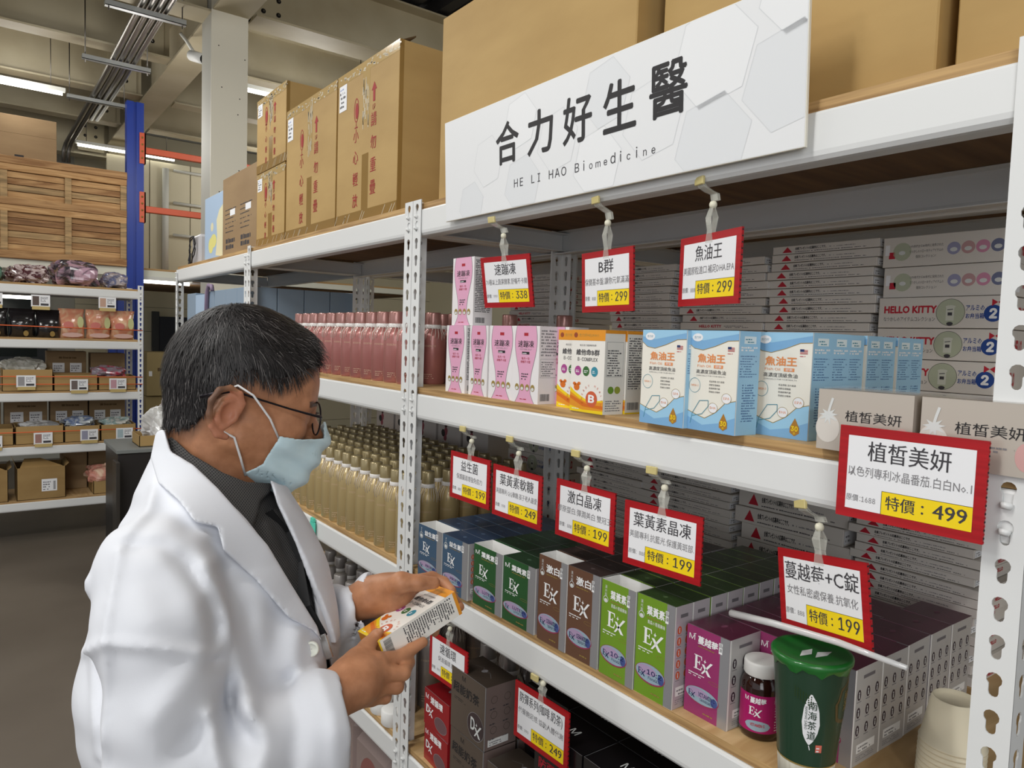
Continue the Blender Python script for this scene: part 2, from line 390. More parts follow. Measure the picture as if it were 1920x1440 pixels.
# far structure: mezzanine shelf edge, panel wall, posts
M_mezz = mat('lit_white_beam', (220, 220, 206), .5)
b = MB(); b.box((1.2, 7.0, 2.075), (3.8, 9.3, 2.092), M_plyedge); mz = b.obj('mezzanine')
k = MB(); k.box((1.2, 6.98, 2.022), (3.8, 7.04, 2.074), M_mezz); k.obj('edge_beam', mz)
k = MB(); k.box((1.2, 7.05, 2.0), (3.8, 9.3, 2.02), M_plyunder); k.obj('underside_panel', mz)
tag(mz, 'raised storage deck with a brown board and white edge beam behind the racks', 'platform')
e = empty('panel_partition', (1.54, 8.9, 2.092))
for i in range(3):
    k = MB(); k.box((-.35+i*.42, 0, 0), (.06+i*.42, .03, 1.32), M_wall); k.obj('panel', e)
for i, zz in enumerate((.53, .885, 1.24)):
    k = MB(); k.tube([(.3, -.03, zz), (1.1, -.03, zz-.01)], .017, M_fix, 8); k.obj('rail', e)
k = MB(); k.tube([(.22, -.03, .1), (.22, -.03, 1.25)], .035, M_fix, 10); k.obj('post', e)
tag(e, 'cream panel partition with a white post and rails on the raised deck', 'partition')
b = MB(); b.box((1.9, 9.88, 0), (2.5, 9.95, 1.72), mat('dark_door', (26, 30, 44), .5)); b.box((1.82, 9.9, 0), (1.9, 9.955, 1.78), mat('door_frame_dark', (52, 54, 56), .5))
struct(b.obj('door_1'))
b = MB(); b.box((-1.2, 9.93, 1.2), (.62, 9.98, 1.95), mat('dark_window_glass', (36, 44, 44), .15)); win = struct(b.obj('window_1'))
k = MB(); k.box((.62, 9.92, 1.15), (.72, 9.985, 2.0), mat('window_frame_dark', (44, 48, 52), .5)); k.box((.02, 9.91, 1.15), (.08, 9.985, 2.0), MATS['window_frame_dark']); k.box((-1.2, 9.91, 1.12), (.72, 9.985, 1.2), MATS['window_frame_dark']); k.obj('window_frame', win)

# ---------------------------------------------------------------- perforated racks
def keyhole(c, r1=.0075, r2=.0048):                     # outline, counter-clockwise, 16 points, round head above a narrow foot
    pts = []
    for i in range(10):
        t = R(-50+280*i/9); pts.append((r1*math.cos(t), .004+r1*math.sin(t)))
    for t in (180, 216, 252, 288, 324, 360): pts.append((r2*math.cos(R(t)), -.0095+r2*math.sin(R(t))))
    return [(c[0]+a, c[1]+b_) for a, b_ in pts]
def post_mesh(height, pitch=.0395, wf=.038):
    b = MB(); T = .0018; nc = int(height/pitch); ctrl = wf*.52
    kh = keyhole((0, 0)); n = len(kh)
    def outer(p, w0, w1, h0, h1):                      # matching point on the cell rectangle, by direction
        x, z = p; dx, dz = x, z
        t = min((w1 if dx > 0 else w0)/dx if abs(dx) > 1e-6 else 9e9, (h1 if dz > 0 else h0)/dz if abs(dz) > 1e-6 else 9e9)
        return (x*t, z*t)
    outs = [outer(p, -ctrl, wf-ctrl, -pitch/2, pitch/2) for p in kh]
    def flange(to3):
        for i in range(nc):
            zc_ = pitch*(i+.5)
            for t, fl in ((0, False), (T, True)):
                vs = [to3(p[0]+ctrl, p[1]+zc_, t) for p in kh]+[to3(p[0]+ctrl, p[1]+zc_, t) for p in outs]
                fs = [(k, (k+1) % n, n+(k+1) % n, n+k) for k in range(n)]
                if fl: fs = [f[::-1] for f in fs]
                b.add(vs, fs, M_white)
                # corner fillers between the ring and the rectangle
                cr = [(-ctrl, -pitch/2), (wf-ctrl, -pitch/2), (wf-ctrl, pitch/2), (-ctrl, pitch/2)]
                for c in cr:
                    best = None
                    for k in range(n):
                        a_, b2 = outs[k], outs[(k+1) % n]
                        on = lambda q: (abs(abs(q[0]-c[0])) < 1e-6, abs(q[1]-c[1]) < 1e-6)
                        oa, ob = on(a_), on(b2)
                        if (oa[0] and ob[1] and not ob[0]) or (oa[1] and ob[0] and not oa[0]):
                            if not (oa[0] and oa[1]) and not (ob[0] and ob[1]): best = (a_, b2)
                    if best:
                        tri = [to3(best[0][0]+ctrl, best[0][1]+zc_, t), to3(c[0]+ctrl, c[1]+zc_, t), to3(best[1][0]+ctrl, best[1][1]+zc_, t)]
                        b.add(tri, [(0, 1, 2)], M_white)
            vs = [to3(p[0]+ctrl, p[1]+zc_, t) for t in (0, T) for p in kh]
            b.add(vs, [(k, n+k, n+(k+1) % n, (k+1) % n) for k in range(n)], M_white)
        H = nc*pitch; q = [to3(a, z, t) for (a, z) in ((0, 0), (wf, 0), (wf, H), (0, H)) for t in (0, T)]
        b.add(q, [(2, 3, 5, 4), (4, 5, 7, 6)], M_white)
        return H
    H = flange(lambda a, z, t: (t, a, z))              # front flange: face at x=0, from y=0 to y=wf
    flange(lambda a, z, t: (a, wf-t, z))               # side flange going back at y=wf
    return b.mesh('post'), H
def beam_mb(L_, h=.061):                               # profile in (x depth, z down from the top), extruded along y
    pr = [(.004, 0), (.0012, -.0012), (0, -.004), (0, -h+.012), (.0012, -h+.006), (.005, -h+.001), (.011, -h), (.034, -h),
          (.034, -h+.002), (.012, -h+.002), (.007, -h+.004), (.0035, -h+.008), (.002, -h+.013), (.002, -.004), (.004, -.002), (.028, -.002), (.028, 0)]
    b = MB(); b.prism([(x, 0, z) for x, z in pr], (0, L_, 0), M_white); return b
PM = {}
def make_rack(W, Dp, levels, height, label, loc, rotz=0, boards=True, bh=.061):
    e = empty('storage_rack', loc, rotz)
    if ('p', height) not in PM: PM[('p', height)] = post_mesh(height)[0]
    pm = PM[('p', height)]
    def post(x, y, sx, sy):
        o = bpy.data.objects.new('post', pm); COL.objects.link(o); o.parent = e; o.location = (x, y, 0); o.scale = (sx, sy, 1)
    wf = .038
    post(-.0025, W-wf, 1, 1); post(-.0025, wf, 1, -1); post(Dp+.0025, W-wf, -1, 1); post(Dp+.0025, wf, -1, -1)
    if ('b', W) not in PM: PM[('b', W)] = beam_mb(W-.008, bh).mesh('beam')
    if ('s', Dp) not in PM: PM[('s', Dp)] = beam_mb(Dp-.008, bh*.8).mesh('side_beam')
    if ('d', W, Dp) not in PM:
        b = MB(); b.box((.006, .006, .0005), (Dp-.006, W-.006, .0145), M_plyedge, skip=('+z', '-z'))
        b.box((.006, .006, .0005), (Dp-.006, W-.006, .0145), M_ply, skip=('-x', '+x', '-y', '+y', '-z'))
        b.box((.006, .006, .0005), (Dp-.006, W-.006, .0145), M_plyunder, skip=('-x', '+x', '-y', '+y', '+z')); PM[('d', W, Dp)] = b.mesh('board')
        g = MB()
        for yy, in ((wf*.48,), (W-wf*.48,)):
            for dz in (-.018, -.045): g.tube([(-.0035, yy, dz+.004), (-.0055, yy, dz-.001)], [.0062, .0045], M_white, 10)
        PM[('l', W)] = g.mesh('beam_lugs')
    for z in levels:
        for nm, key, lc, rz, sc in (('beam', ('b', W), (0, .004, z), 0, (1, 1, 1)), ('beam', ('b', W), (Dp, W-.004, z), math.pi, (1, 1, 1)),
                                    ('side_beam', ('s', Dp), (.004, W-.004, z-.006), R(-90), (1, 1, 1)), ('side_beam', ('s', Dp), (Dp-.004, .004, z-.006), R(90), (1, 1, 1))):
            o = bpy.data.objects.new(nm, PM[key]); COL.objects.link(o); o.parent = e; o.location = lc; o.rotation_euler = (0, 0, rz)
        o = bpy.data.objects.new('beam_lugs', PM[('l', W)]); o['kind'] = 'stuff'; COL.objects.link(o); o.parent = e; o.location = (0, 0, z)
        if boards:
            o = bpy.data.objects.new('board', PM[('d', W, Dp)]); COL.objects.link(o); o.parent = e; o.location = (0, 0, z)
    tag(e, label, 'rack'); return e
LV = (.13, .567, 1.011, 1.445, 1.874); DP = .46; W1 = 1.267; XF = .84
Z = {i: z+.0146 for i, z in enumerate(LV)}              # board tops
make_rack(W1, DP, LV, 1.925, 'white perforated steel rack with plywood shelves under the long signboard', (XF, .258, 0))
make_rack(W1, DP, LV, 1.925, 'white perforated steel rack holding the pink and gold bottles', (XF, 1.5265, 0))
make_rack(1.18, DP, LV, 1.895, 'white perforated steel rack at the far end with blue cartons', (XF, 2.795, 0))
XR = XF+DP+.022
make_rack(W1, DP, LV, 1.925, 'white steel rack back to back behind the signboard rack, full of flat boxes', (XR, .258, 0))
make_rack(W1, DP, LV, 1.925, 'white steel rack back to back behind the bottle rack', (XR, 1.5265, 0))
LV2 = (.29, .695, 1.08, 1.465, 1.852)
make_rack(1.222, .5, LV2, 1.9, 'white perforated rack across the aisle with cardboard trays and pet treat bags', (1.075, 6.2, 0), R(90))
# ---------------------------------------------------------------- long signboard
SG = (.826, 1.358, 1.828); SW, SH = .842, .207
M_signwhite = mat('sign_print_white', (229, 230, 231), .5); M_hex1 = mat('sign_hex_light', (233, 234, 235), .5); M_hexline = mat('sign_hex_line', (214, 216, 218), .5)
M_hex2 = mat('sign_hex_grey', (223, 225, 227), .5)
sg = MB(); sg.rbox((0, -SW, 0), (.005, 0, SH), mat('foam_board_edge', (236, 232, 218), .6), .0004)
so = sg.obj('signboard', loc=SG, rot=(0, R(-2.5), 0)); tag(so, 'long white signboard with hexagon pattern and large black Chinese title', 'sign')
F = Face((-.0002, 0, 0), (0, -1, 0), (0, 0, 1), (-1, 0, 0)); p = MB(); p.rect(F, .001, .001, SW-.001, SH-.001, M_signwhite, 0)
def hexa(cx, cy, r, m, rot=12):
    pts = [(cx+r*math.cos(R(rot+60*i)), cy+r*math.sin(R(rot+60*i))) for i in range(6)]
    def clip(pts):
        for ax, lim, sgn in ((0, .002, 1), (0, SW-.002, -1), (1, .002, 1), (1, SH-.002, -1)):
            out = []
            for i in range(len(pts)):
                a, b_ = pts[i], pts[(i+1) % len(pts)]; ia, ib = (a[ax]-lim)*sgn >= 0, (b_[ax]-lim)*sgn >= 0
                if ia: out.append(a)
                if ia != ib:
                    t = (lim-a[ax])/(b_[ax]-a[ax]); out.append((a[0]+t*(b_[0]-a[0]), a[1]+t*(b_[1]-a[1])))
            pts = out
            if not pts: return []
        return pts
    q = clip(pts)
    if len(q) > 2:
        p.poly(F, q, m, 1)
        for i in range(len(q)):
            a, b_ = q[i], q[(i+1) % len(q)]
            if abs(a[0]-b_[0]) > 1e-5 and abs(a[1]-b_[1]) > 1e-5 or True:
                if not ((a[0] == b_[0] and a[0] in (.002, SW-.002)) or (a[1] == b_[1])): p.line(F, [a, b_], .0011, M_hexline, 2)
for i, (cx, cy, r, m) in enumerate([(.70, .15, .072, M_hex1), (.70, .035, .066, M_hex2), (.815, .092, .068, M_hex2), (.59, .09, .062, M_signwhite), (.49, .15, .055, M_hex2), (.47, .045, .058, M_hex1),
        (.37, .1, .055, M_signwhite), (.27, .04, .055, M_hex2), (.265, .155, .05, M_hex1), (.16, .1, .05, M_signwhite), (.1, .025, .045, M_hex2), (.83, .2, .06, M_hex1)]): hexa(cx, cy, r, m)
for i, ch in enumerate('合力好生醫'): p.text(F, ch, .188+i*.099, .085, .079, MATS['ink_black'], w=.073, bold=.017, l=4, res=2)
for i, ch in enumerate('HE LI HAO Biomedicine'):
    xx = .252+i*.0171
    if ch != ' ': p.text(F, ch, xx, .037, {'i': .0165, 'd': .0165}.get(ch, .015 if ch.isupper() else .0115), M_dark, l=4, res=2, al='c')
p.obj('sign_print', so)

# ---------------------------------------------------------------- price tags on plastic clips
def clip_arm(e, zt, xb):                                # zt: beam lip height, xb: beam face, both in the tag's frame; the tag's top edge is z = 0
    c = MB(); c.rbox((xb-.006, .006, zt-.003), (xb-.001, .026, zt+.009), M_yelclip, .001); c.obj('clip_pad', e)
    zj = max(zt*.5, .019)+.004                          # ball joint height
    c = MB()                                            # curved jaws from the pad down to the joint
    for s_ in (0, 1):
        pr = [(-.004, .016+.003*s_, zt+.002), (-.003, .014, zt-.006), (.003, .010, zt-.012), (.007, .004, (zt+zj)/2), (.005, .001, zj+.006)]
        pr = [(xb*(1-i/4)+a_, b_, c_) for i, (a_, b_, c_) in enumerate(pr)]
        vs = []
        for (x_, y_, z_) in pr: vs += [(x_-.001+.004*s_, y_-.0075, z_), (x_-.001+.004*s_, y_+.0075, z_), (x_+.0006+.004*s_, y_+.0075, z_), (x_+.0006+.004*s_, y_-.0075, z_)]
        c.add(vs, [(4*i+k, 4*i+(k+1) % 4, 4*i+4+(k+1) % 4, 4*i+4+k) for i in range(4) for k in range(4)]+[(3, 2, 1, 0), (16, 17, 18, 19)], M_clear)
    c.obj('clear_clip', e)
    c = MB(); c.lathe([(.0001, -.0058), (.004, -.0045), (.0056, -.0016), (.0056, .0016), (.004, .0045), (.0001, .0058)], M_bead, 14, c=(.002, 0, zj)); c.obj('ball_joint', e)
    c = MB()
    for s_ in (-1, 1):                                  # two flared blades gripping the tag
        vs = []
        for (w2, z_, dx) in ((.004, zj-.003, .0), (.0065, zj*.55, .0045), (.005, .004, .002), (.0085, -.013, .0015)): vs += [(s_*(dx+.0008)+.001, -w2, z_), (s_*(dx+.0008)+.001, w2, z_), (s_*(dx+.002)+.001, w2, z_), (s_*(dx+.002)+.001, -w2, z_)]
        c.add(vs, [(4*i+k, 4*i+(k+1) % 4, 4*i+4+(k+1) % 4, 4*i+4+k) for i in range(3) for k in range(4)]+[(3, 2, 1, 0), (12, 13, 14, 15)], M_clear)
    c.obj('lower_clip', e)
def price_tag(y, z, title, sub, old, new, label, w_=.15, h_=.101, x=.818, rot=(0, 0, 0), beam=None, tw=None, sw=None, sc=.848, ws=1.0):
    k_ = sc/.82; x, y, z = .82*k_+(x-.818), y*k_, 1.58+(z-1.58)*k_; w_ *= ws; h_ *= 1.0 if sc == .82 else 1.01
    e = empty('price_tag', (x, y, z)); e.rotation_euler = rot       # y is the centre of the tag, z its top edge
    b = MB(); b.box((-.0018, -w_/2, -h_), (.0018, w_/2, 0), M_red)
    for i in range(int(h_/.0042)): b.box((-.0012, -w_/2-.0006, -h_+.001+i*.0042), (.0012, -w_/2+.0002, -h_+.0028+i*.0042), MATS['ink_black'] if i % 2 else M_red)
    hold = b.obj('holder', e)
    F = Face((-.0019, w_/2, -h_), (0, -1, 0), (0, 0, 1), (-1, 0, 0)); p = MB(); mg = .0105
    p.rect(F, mg, mg, w_-mg, h_-mg, M_paper, 0)
    iw = w_-2*mg; n = len(title)
    tw_ = tw or min(iw*.9, .0215*n); p.text(F, title, w_/2, h_-mg-.027, .0225, M_dark, w=tw_, bold=.006, l=3, al='c', res=2)
    p.text(F, sub, w_/2, h_-mg-.046, .0118, M_grey, w=sw or min(iw*.97, .0108*len(sub)), l=3, al='c')
    p.text(F, '原價：', mg+.001, mg+.009, .0078, M_grey, w=.0165, l=3); p.text(F, old, mg+.034, mg+.0095, .006, M_grey, w=.0036*len(old)+.001, l=3, al='r')
    p.rect(F, w_-mg-.0905, mg, w_-mg, mg+.0255, M_yellow, 2); p.line(F, [(w_-mg-.0905, mg), (w_-mg-.0905, mg+.0255), (w_-mg, mg+.0255)], .0005, M_black, 3)
    p.text(F, '特價', w_-mg-.086, mg+.006, .0155, M_dark, w=.031, bold=.01, l=4, res=2); p.ell(F, w_-mg-.0475, mg+.0095, .0013, .0013, M_dark, 4, 8); p.ell(F, w_-mg-.0475, mg+.0165, .0013, .0013, M_dark, 4, 8); p.text(F, new, w_-mg-.0045, mg+.0066, .0150, M_dark, w=.033, bold=.012, l=4, al='r', res=2)
    p.obj('tag_print', e)
    if beam is not None: clip_arm(e, beam-z, .84-x)
    tag(e, label, 'price tag'); return e
b1, b2, b3 = LV[4]-.061, LV[3]-.061, LV[2]-.061
price_tag(1.13, 1.739, '速蹦凍', '70種以上蔬果酵素.舒暢不卡關', '999', '338', 'red price tag reading 速蹦凍 338 above the pink boxes', rot=(0, R(-9), R(4)), beam=b1)
price_tag(.851, 1.728, 'B群', '保健基本盤.讓你元氣滿滿', '888', '299', 'red price tag reading B群 299 above the orange and white boxes', rot=(0, R(-3), R(-10)), beam=b1, sw=.128)
price_tag(.648, 1.735, '魚油王', '美國原粒進口.補足DHA.EPA', '888', '299', 'red price tag reading 魚油王 299 above the light blue boxes', w_=.146, rot=(0, 0, R(-17)), beam=b1)
price_tag(.364, 1.494, '植皙美妍', '以色列專利冰晶番茄.白白No.1', '1688', '499', 'largest red price tag reading 植皙美妍 499 beside the right post', w_=.152, h_=.105, rot=(0, 0, R(2)), x=.812, sc=.82)
price_tag(1.226, 1.34, '益生菌', '保護腸道增強免疫力', '888', '199', 'red price tag reading 益生菌 199 above the blue boxes', rot=(0, 0, 0), beam=b2)
price_tag(1.064, 1.337, '葉黃素軟糖', '美國專利.QQ軟糖.孩子老人最愛', '999', '249', 'red price tag reading 葉黃素軟糖 249 above the dark green boxes', w_=.156, rot=(0, 0, 0), x=.816, beam=b2)
price_tag(.879, 1.341, '激白晶凍', '膠原蛋白.彈潤美白.雙冠王', '888', '199', 'red price tag reading 激白晶凍 199 above the brown boxes', w_=.148, rot=(0, 0, R(0)), beam=b2, sw=.136)
price_tag(.71, 1.338, '葉黃素晶凍', '美國專利.抗藍光.保護黃斑部.', '888', '199', 'red price tag reading 葉黃素晶凍 199 above the lime green boxes', w_=.145, rot=(0, 0, R(5)), beam=b2)
price_tag(.462, 1.333, '蔓越莓+C錠', '女性私密處保養.抗氧化', '888', '199', 'red price tag reading 蔓越莓+C錠 199 above the green drink cup', w_=.15, rot=(R(-9), 0, R(-17)), beam=b2, tw=.124)
price_tag(1.294, .924, '速循環', '促進循環.舒壓', '999', '299', 'red price tag reading 速循環 half hidden behind the brown box', w_=.15, rot=(0, 0, R(2)), x=.822, beam=b3)
price_tag(.965, .945, '防彈系列(咖啡.奶茶)', '代餐飽足感.協助人體代謝', '999', '249', 'red price tag reading 防彈系列 249 in front of the black boxes', w_=.154, h_=.108, rot=(0, 0, R(1)), x=.812, beam=b3, tw=.122)
# clear label strip clipped at the cup (the slanting clear rod)
b = MB(); b.tube([(.845, .60, 1.21), (.835, .53, 1.222), (.815, .43, 1.237), (.80, .345, 1.243)], [.0052, .0048, .0042, .003], mat('clear_rod_plastic', (236, 236, 236), .1, alpha=.6, coat=1), 10)
tag(b.obj('clear_rod'), 'clear plastic rod lying aslant across the green drink cup', 'rod')

# ---------------------------------------------------------------- cartons
def carton(name, size, label, loc, rotz=0, m=M_card, tape=True, red=False, sticker=False, group=None, top=True, shiny=True, cat='carton'):
    w_, d, h = size; e = empty(name, loc, rotz)         # front at x=0, width along y (from -w/2 to w/2)
    b = MB(); b.rbox((0, -w_/2, 0), (d, w_/2, h), m, .002); b.obj('body', e)
    F = Face((0, w_/2, 0), (0, -1, 0), (0, 0, 1), (-1, 0, 0)); G = Face((0, -w_/2, 0), (1, 0, 0), (0, 0, 1), (0, -1, 0)); T = Face((0, w_/2, h), (0, -1, 0), (1, 0, 0), (0, 0, 1))
    if tape:
        t = MB(); tw = .05
        t.rect(T, 0, d/2-tw/2, w_, d/2+tw/2, M_tape, 1); t.rect(G, d/2-.024, h*.72, d/2+.024, h, M_tape, 1); t.rect(G, d/2-.024, 0, d/2+.024, h*.2, M_tape, 1)
        if red:
            q = random.Random(int(w_*1e4)+int(h*1e3))
            t.rect(F, w_*.5-.022, h*.62, w_*.5+.022, h, M_tapeclear, 1); t.rect(F, w_*.5-.02, 0, w_*.5+.02, h*.42, M_tape, 1)
            t.rect(F, 0, h-.028, w_, h, M_tapeclear, 2); t.rect(F, 0, 0, w_, .03, M_tape, 2); t.rect(G, 0, 0, .012, h, M_tape, 0)
            for i in range(46):                         # glints on the tape's bunched wrinkles, painted as pale strokes
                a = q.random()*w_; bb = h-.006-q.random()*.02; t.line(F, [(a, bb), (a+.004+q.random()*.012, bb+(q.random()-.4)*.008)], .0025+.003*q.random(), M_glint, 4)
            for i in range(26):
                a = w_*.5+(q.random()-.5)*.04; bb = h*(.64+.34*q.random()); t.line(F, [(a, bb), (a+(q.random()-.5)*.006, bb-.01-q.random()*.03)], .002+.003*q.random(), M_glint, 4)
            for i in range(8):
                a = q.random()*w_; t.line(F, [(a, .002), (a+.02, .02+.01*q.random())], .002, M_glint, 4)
        t.obj('packing_tape', e)
    if red:
        t = MB(); a2 = w_*.63; a1 = w_*.34
        t.poly(F, [(a2-.006, h*.72), (a2+.006, h*.72), (a2+.006, h*.79), (a2+.015, h*.79), (a2, h*.84), (a2-.015, h*.79), (a2-.006, h*.79)], M_stampred, 5)
        t.vtext(F, '請勿重疊', a2, h*.655, .036*h/.42, M_stampred, gap=.62, bold=.012, l=5)
        t.text(F, 'UP', a2, h*.67, .014, M_stampred, w=.016, l=5, al='c')
        t.ring(F, a1, h*.72, .015, .033, .003, M_stampred, 5); t.ell(F, a1+.002, h*.715, .009, .022, M_stampred, 5); t.line(F, [(a1, h*.64), (a1, h*.61)], .003, M_stampred, 5); t.line(F, [(a1-.01, h*.61), (a1+.01, h*.61)], .003, M_stampred, 5)
        t.vtext(F, '小心輕放', a1, h*.6, .036*h/.42, M_stampred, gap=.62, bold=.012, l=5); t.obj('stamp_print', e)
    if sticker:
        t = MB(); t.rect(F, .012, h*.76, .062, h*.93, M_paper, 6); t.fine(F, .016, h*.785, .058, h*.9, 4, M_dark, 7, 5, cell=.006); t.fine(F, .016, h*.9, .05, h*.92, 1, mat('ink_pale_blue', (150, 165, 205), .6), 7, 6); t.obj('shipping_label', e)
    tag(e, label, cat, group); return e
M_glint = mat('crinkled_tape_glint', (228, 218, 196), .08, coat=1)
z1 = Z[4]
carton('cardboard_box', (.612, .42, .415), 'large plain cardboard carton behind the signboard, left of the dark gap', (.872, 1.163, z1), R(0), m=M_card)
carton('cardboard_box', (.425, .40, .50), 'large plain cardboard carton behind the signboard, right of the dark gap', (.905, .617, z1), 0, m=M_card)
b = carton('cardboard_box', (.36, .36, .45), 'cardboard carton with a shiny tape seam at the upper right corner', (.92, .21, z1), R(0), m=M_card, tape=True)
carton('cardboard_box', (.375, .41, .425), 'tall taped carton with red stamped characters, right of the pair beside the post', (.86, 1.84, z1), 0, red=True, sticker=True)
carton('cardboard_box', (.415, .41, .425), 'tall taped carton with red stamped characters and an open dark top, left of the pair', (.86, 2.243, z1), 0, red=True, sticker=True)
carton('cardboard_box', (.30, .40, .265), 'lower of two stacked taped cartons with red stamps', (.86, 2.613, z1), 0, red=True, sticker=True)
carton('cardboard_box', (.31, .40, .265), 'upper of two stacked taped cartons with red stamps', (.86, 2.613, z1+.268), 0, red=True, sticker=True)
# lifted flaps over the tall pair
for (y0, y1, lb) in ((1.68, 2.0, 'raised dark carton flap above the right tall taped carton'), (2.08, 2.42, 'raised dark carton flap above the left tall taped carton')):
    b = MB(); b.prism([(.87, y0, z1+.427), (.87, y1, z1+.427), (.93, y1-.02, z1+.455), (.93, y0+.02, z1+.46)], (0, 0, .004), M_carddark); tag(b.obj('carton_flap'), lb, 'flap')
e = carton('cardboard_box', (.46, .4, .33), 'greyish brown carton with printed tables beside the blue gift boxes', (.875, 3.04, z1), 0, m=M_card2, tape=True)
F = Face((0, .23, 0), (0, -1, 0), (0, 0, 1), (-1, 0, 0)); t = MB()
for a in (.04, .25):
    t.fine(F, a, .1, a+.17, .21, 6, M_dark, 2, 4, fill=.25, cell=.01); t.rect(F, a+.07, .165, a+.14, .19, M_paper, 3); t.fine(F, a+.01, .03, a+.15, .08, 2, M_dark, 2, 8, fill=.8, cell=.02)
t.obj('table_print', e)
# gift boxes on the top shelf
M_blue1 = mat('pale_blue_board', (168, 190, 214), .5); M_blue2 = mat('slate_blue_board', (134, 152, 170), .5); M_cream = mat('cream_print', (222, 214, 176), .6); M_paleyel = mat('pale_yellow_print', (222, 214, 130), .6)
def gift(size, label, loc, prints=True, group=None, rotz=0):
    w_, d, h = size; b = MB(); b.rbox((0, -w_/2, 0), (d, w_/2, h), M_blue1, .0015); b.add([(.0, -w_/2-.0003, 0), (d, -w_/2-.0003, 0), (d, -w_/2-.0003, h), (0, -w_/2-.0003, h)], [(0, 1, 2, 3)], M_blue1)
    o = b.obj('gift_box', loc=loc, rot=(0, 0, rotz)); tag(o, label, 'box', group)
    F = Face((0, w_/2, 0), (0, -1, 0), (0, 0, 1), (-1, 0, 0)); t = MB()
    if prints:
        t.poly(F, [(w_*.62, .02), (w_-.002, .01), (w_-.002, h*.8), (w_*.8, h*.74), (w_*.66, h*.6), (w_*.7, h*.35)], M_cream, 1)
        t.ell(F, w_*.42, h*.52, .022, .02, M_cream, 2); t.ell(F, w_*.36, h*.24, .04, .035, M_paleyel, 2); t.ell(F, w_*.5, h*.3, .05, .03, M_paleyel, 3)
        t.obj('flower_print', o)
    return o
gift((.30, .16, .29), 'tall pale blue gift box with a cream flower print beside the brown carton', (.88, 3.435, z1))
gift((.2, .15, .26), 'pale blue box half hidden behind the tall blue gift box', (1.0, 3.80, z1), prints=False)
b = MB(); b.rbox((0, -.07, 0), (.1, .07, .15), mat('grey_pouch', (178, 176, 178), .4), .012); o = b.obj('pouch', loc=(.89, 3.80, z1)); tag(o, 'small grey pouch holding a coiled black cable on the top shelf', 'pouch')
c = MB(); pts = [(-.01+.004*math.sin(i*1.7), .01+.055*math.cos(i*.42), .075+.065*math.sin(i*.39)) for i in range(34)]; c.tube(pts, .0028, M_black, 6)
c.tube([(-.012, .03, .0), (-.012, .03, .03), (-.013, .02, .06)], .003, M_black, 6); tag(c.obj('cable', loc=(.885, 3.80, z1)), 'coiled black cable looped over the grey pouch', 'cable')
# slate blue cartons filling the middle shelf of the end rack
first = None; zz = Z[3]
b = MB(); b.rbox((0, -.081, 0), (.106, .081, .29), M_blue2, .0015); o = b.obj('slate_blue_box', loc=(.862, 2.925, zz)); k = 0
tag(o, 'slate blue box standing in the rows on the end rack middle shelf', 'box', 'slate blue boxes on the end rack')
for i in range(4):
    for j in range(6):
        if i == 0 and j == 0: continue
        if i > 0 and 0 < j < 4: continue
        if i == 0 and j == 4: continue
        dup(o, (.862+.109*i, 2.925+.166*j, zz), group='slate blue boxes on the end rack')
g = gift((.165, .11, .28), 'blue gift box with a pale lilac figure on the end rack middle shelf', (.862, 3.589, zz), prints=False)
t = MB(); F = Face((0, .0825, 0), (0, -1, 0), (0, 0, 1), (-1, 0, 0)); t.ell(F, .09, .09, .05, .06, mat('lilac_print', (190, 168, 206), .6), 1); t.ell(F, .05, .17, .012, .01, mat('amber_print', (214, 170, 70), .6), 2); t.obj('lilac_print', g)
b = MB(); b.tube([(.852, 3.44, 1.60), (.852, 3.43, 1.74), (.852, 3.40, 1.775), (.852, 3.35, 1.77), (.852, 3.34, 1.75)], .009, mat('lilac_handle', (140, 122, 146), .5), 8)
tag(b.obj('umbrella_handle'), 'curved mauve handle sticking up beside the blue gift box', 'handle')

# ---------------------------------------------------------------- supplement boxes
def pbox(name, size, body, loc, rotz=0, open_=False, topm=None, sidem=None):
    w_, d, h = size; b = MB(); skip = ()
    cols = {'-x': body, '+x': body, '-y': sidem or body, '+y': sidem or body, '+z': topm or body, '-z': body}
    if open_:
        for f in ('-x', '+x', '-y', '+y', '-z'): b.box((0, -w_/2, 0), (d, w_/2, h), cols[f], skip=[k for k in cols if k != f])
        t = .0009; b2 = MB()
        i0, i1 = (t, -w_/2+t, t), (d-t, w_/2-t, h)
        vs = [(x_, y_, z_) for z_ in (i0[2], i1[2]) for x_, y_ in ((i0[0], i0[1]), (i1[0], i0[1]), (i1[0], i1[1]), (i0[0], i1[1]))]
        b.add(vs, [(1, 0, 4, 5), (2, 1, 5, 6), (3, 2, 6, 7), (0, 3, 7, 4), (0, 1, 2, 3)], M_boxwhite)
        o = [(0, -w_/2, h), (d, -w_/2, h), (d, w_/2, h), (0, w_/2, h)]
        b.add(o+vs[4:], [(0, 1, 5, 4), (1, 2, 6, 5), (2, 3, 7, 6), (3, 0, 4, 7)], M_boxwhite)
        # a slightly ragged rim of the torn-off lid
    else:
        for f in cols: b.box((0, -w_/2, 0), (d, w_/2, h), cols[f], skip=[k for k in cols if k != f])
    return b.obj(name, loc=loc, rot=(0, 0, rotz))
def faces(size):
    w_, d, h = size
    return (Face((0, w_/2, 0), (0, -1, 0), (0, 0, 1), (-1, 0, 0)), Face((0, -w_/2, 0), (1, 0, 0), (0, 0, 1), (0, -1, 0)), Face((0, w_/2, h), (0, -1, 0), (1, 0, 0), (0, 0, 1)))
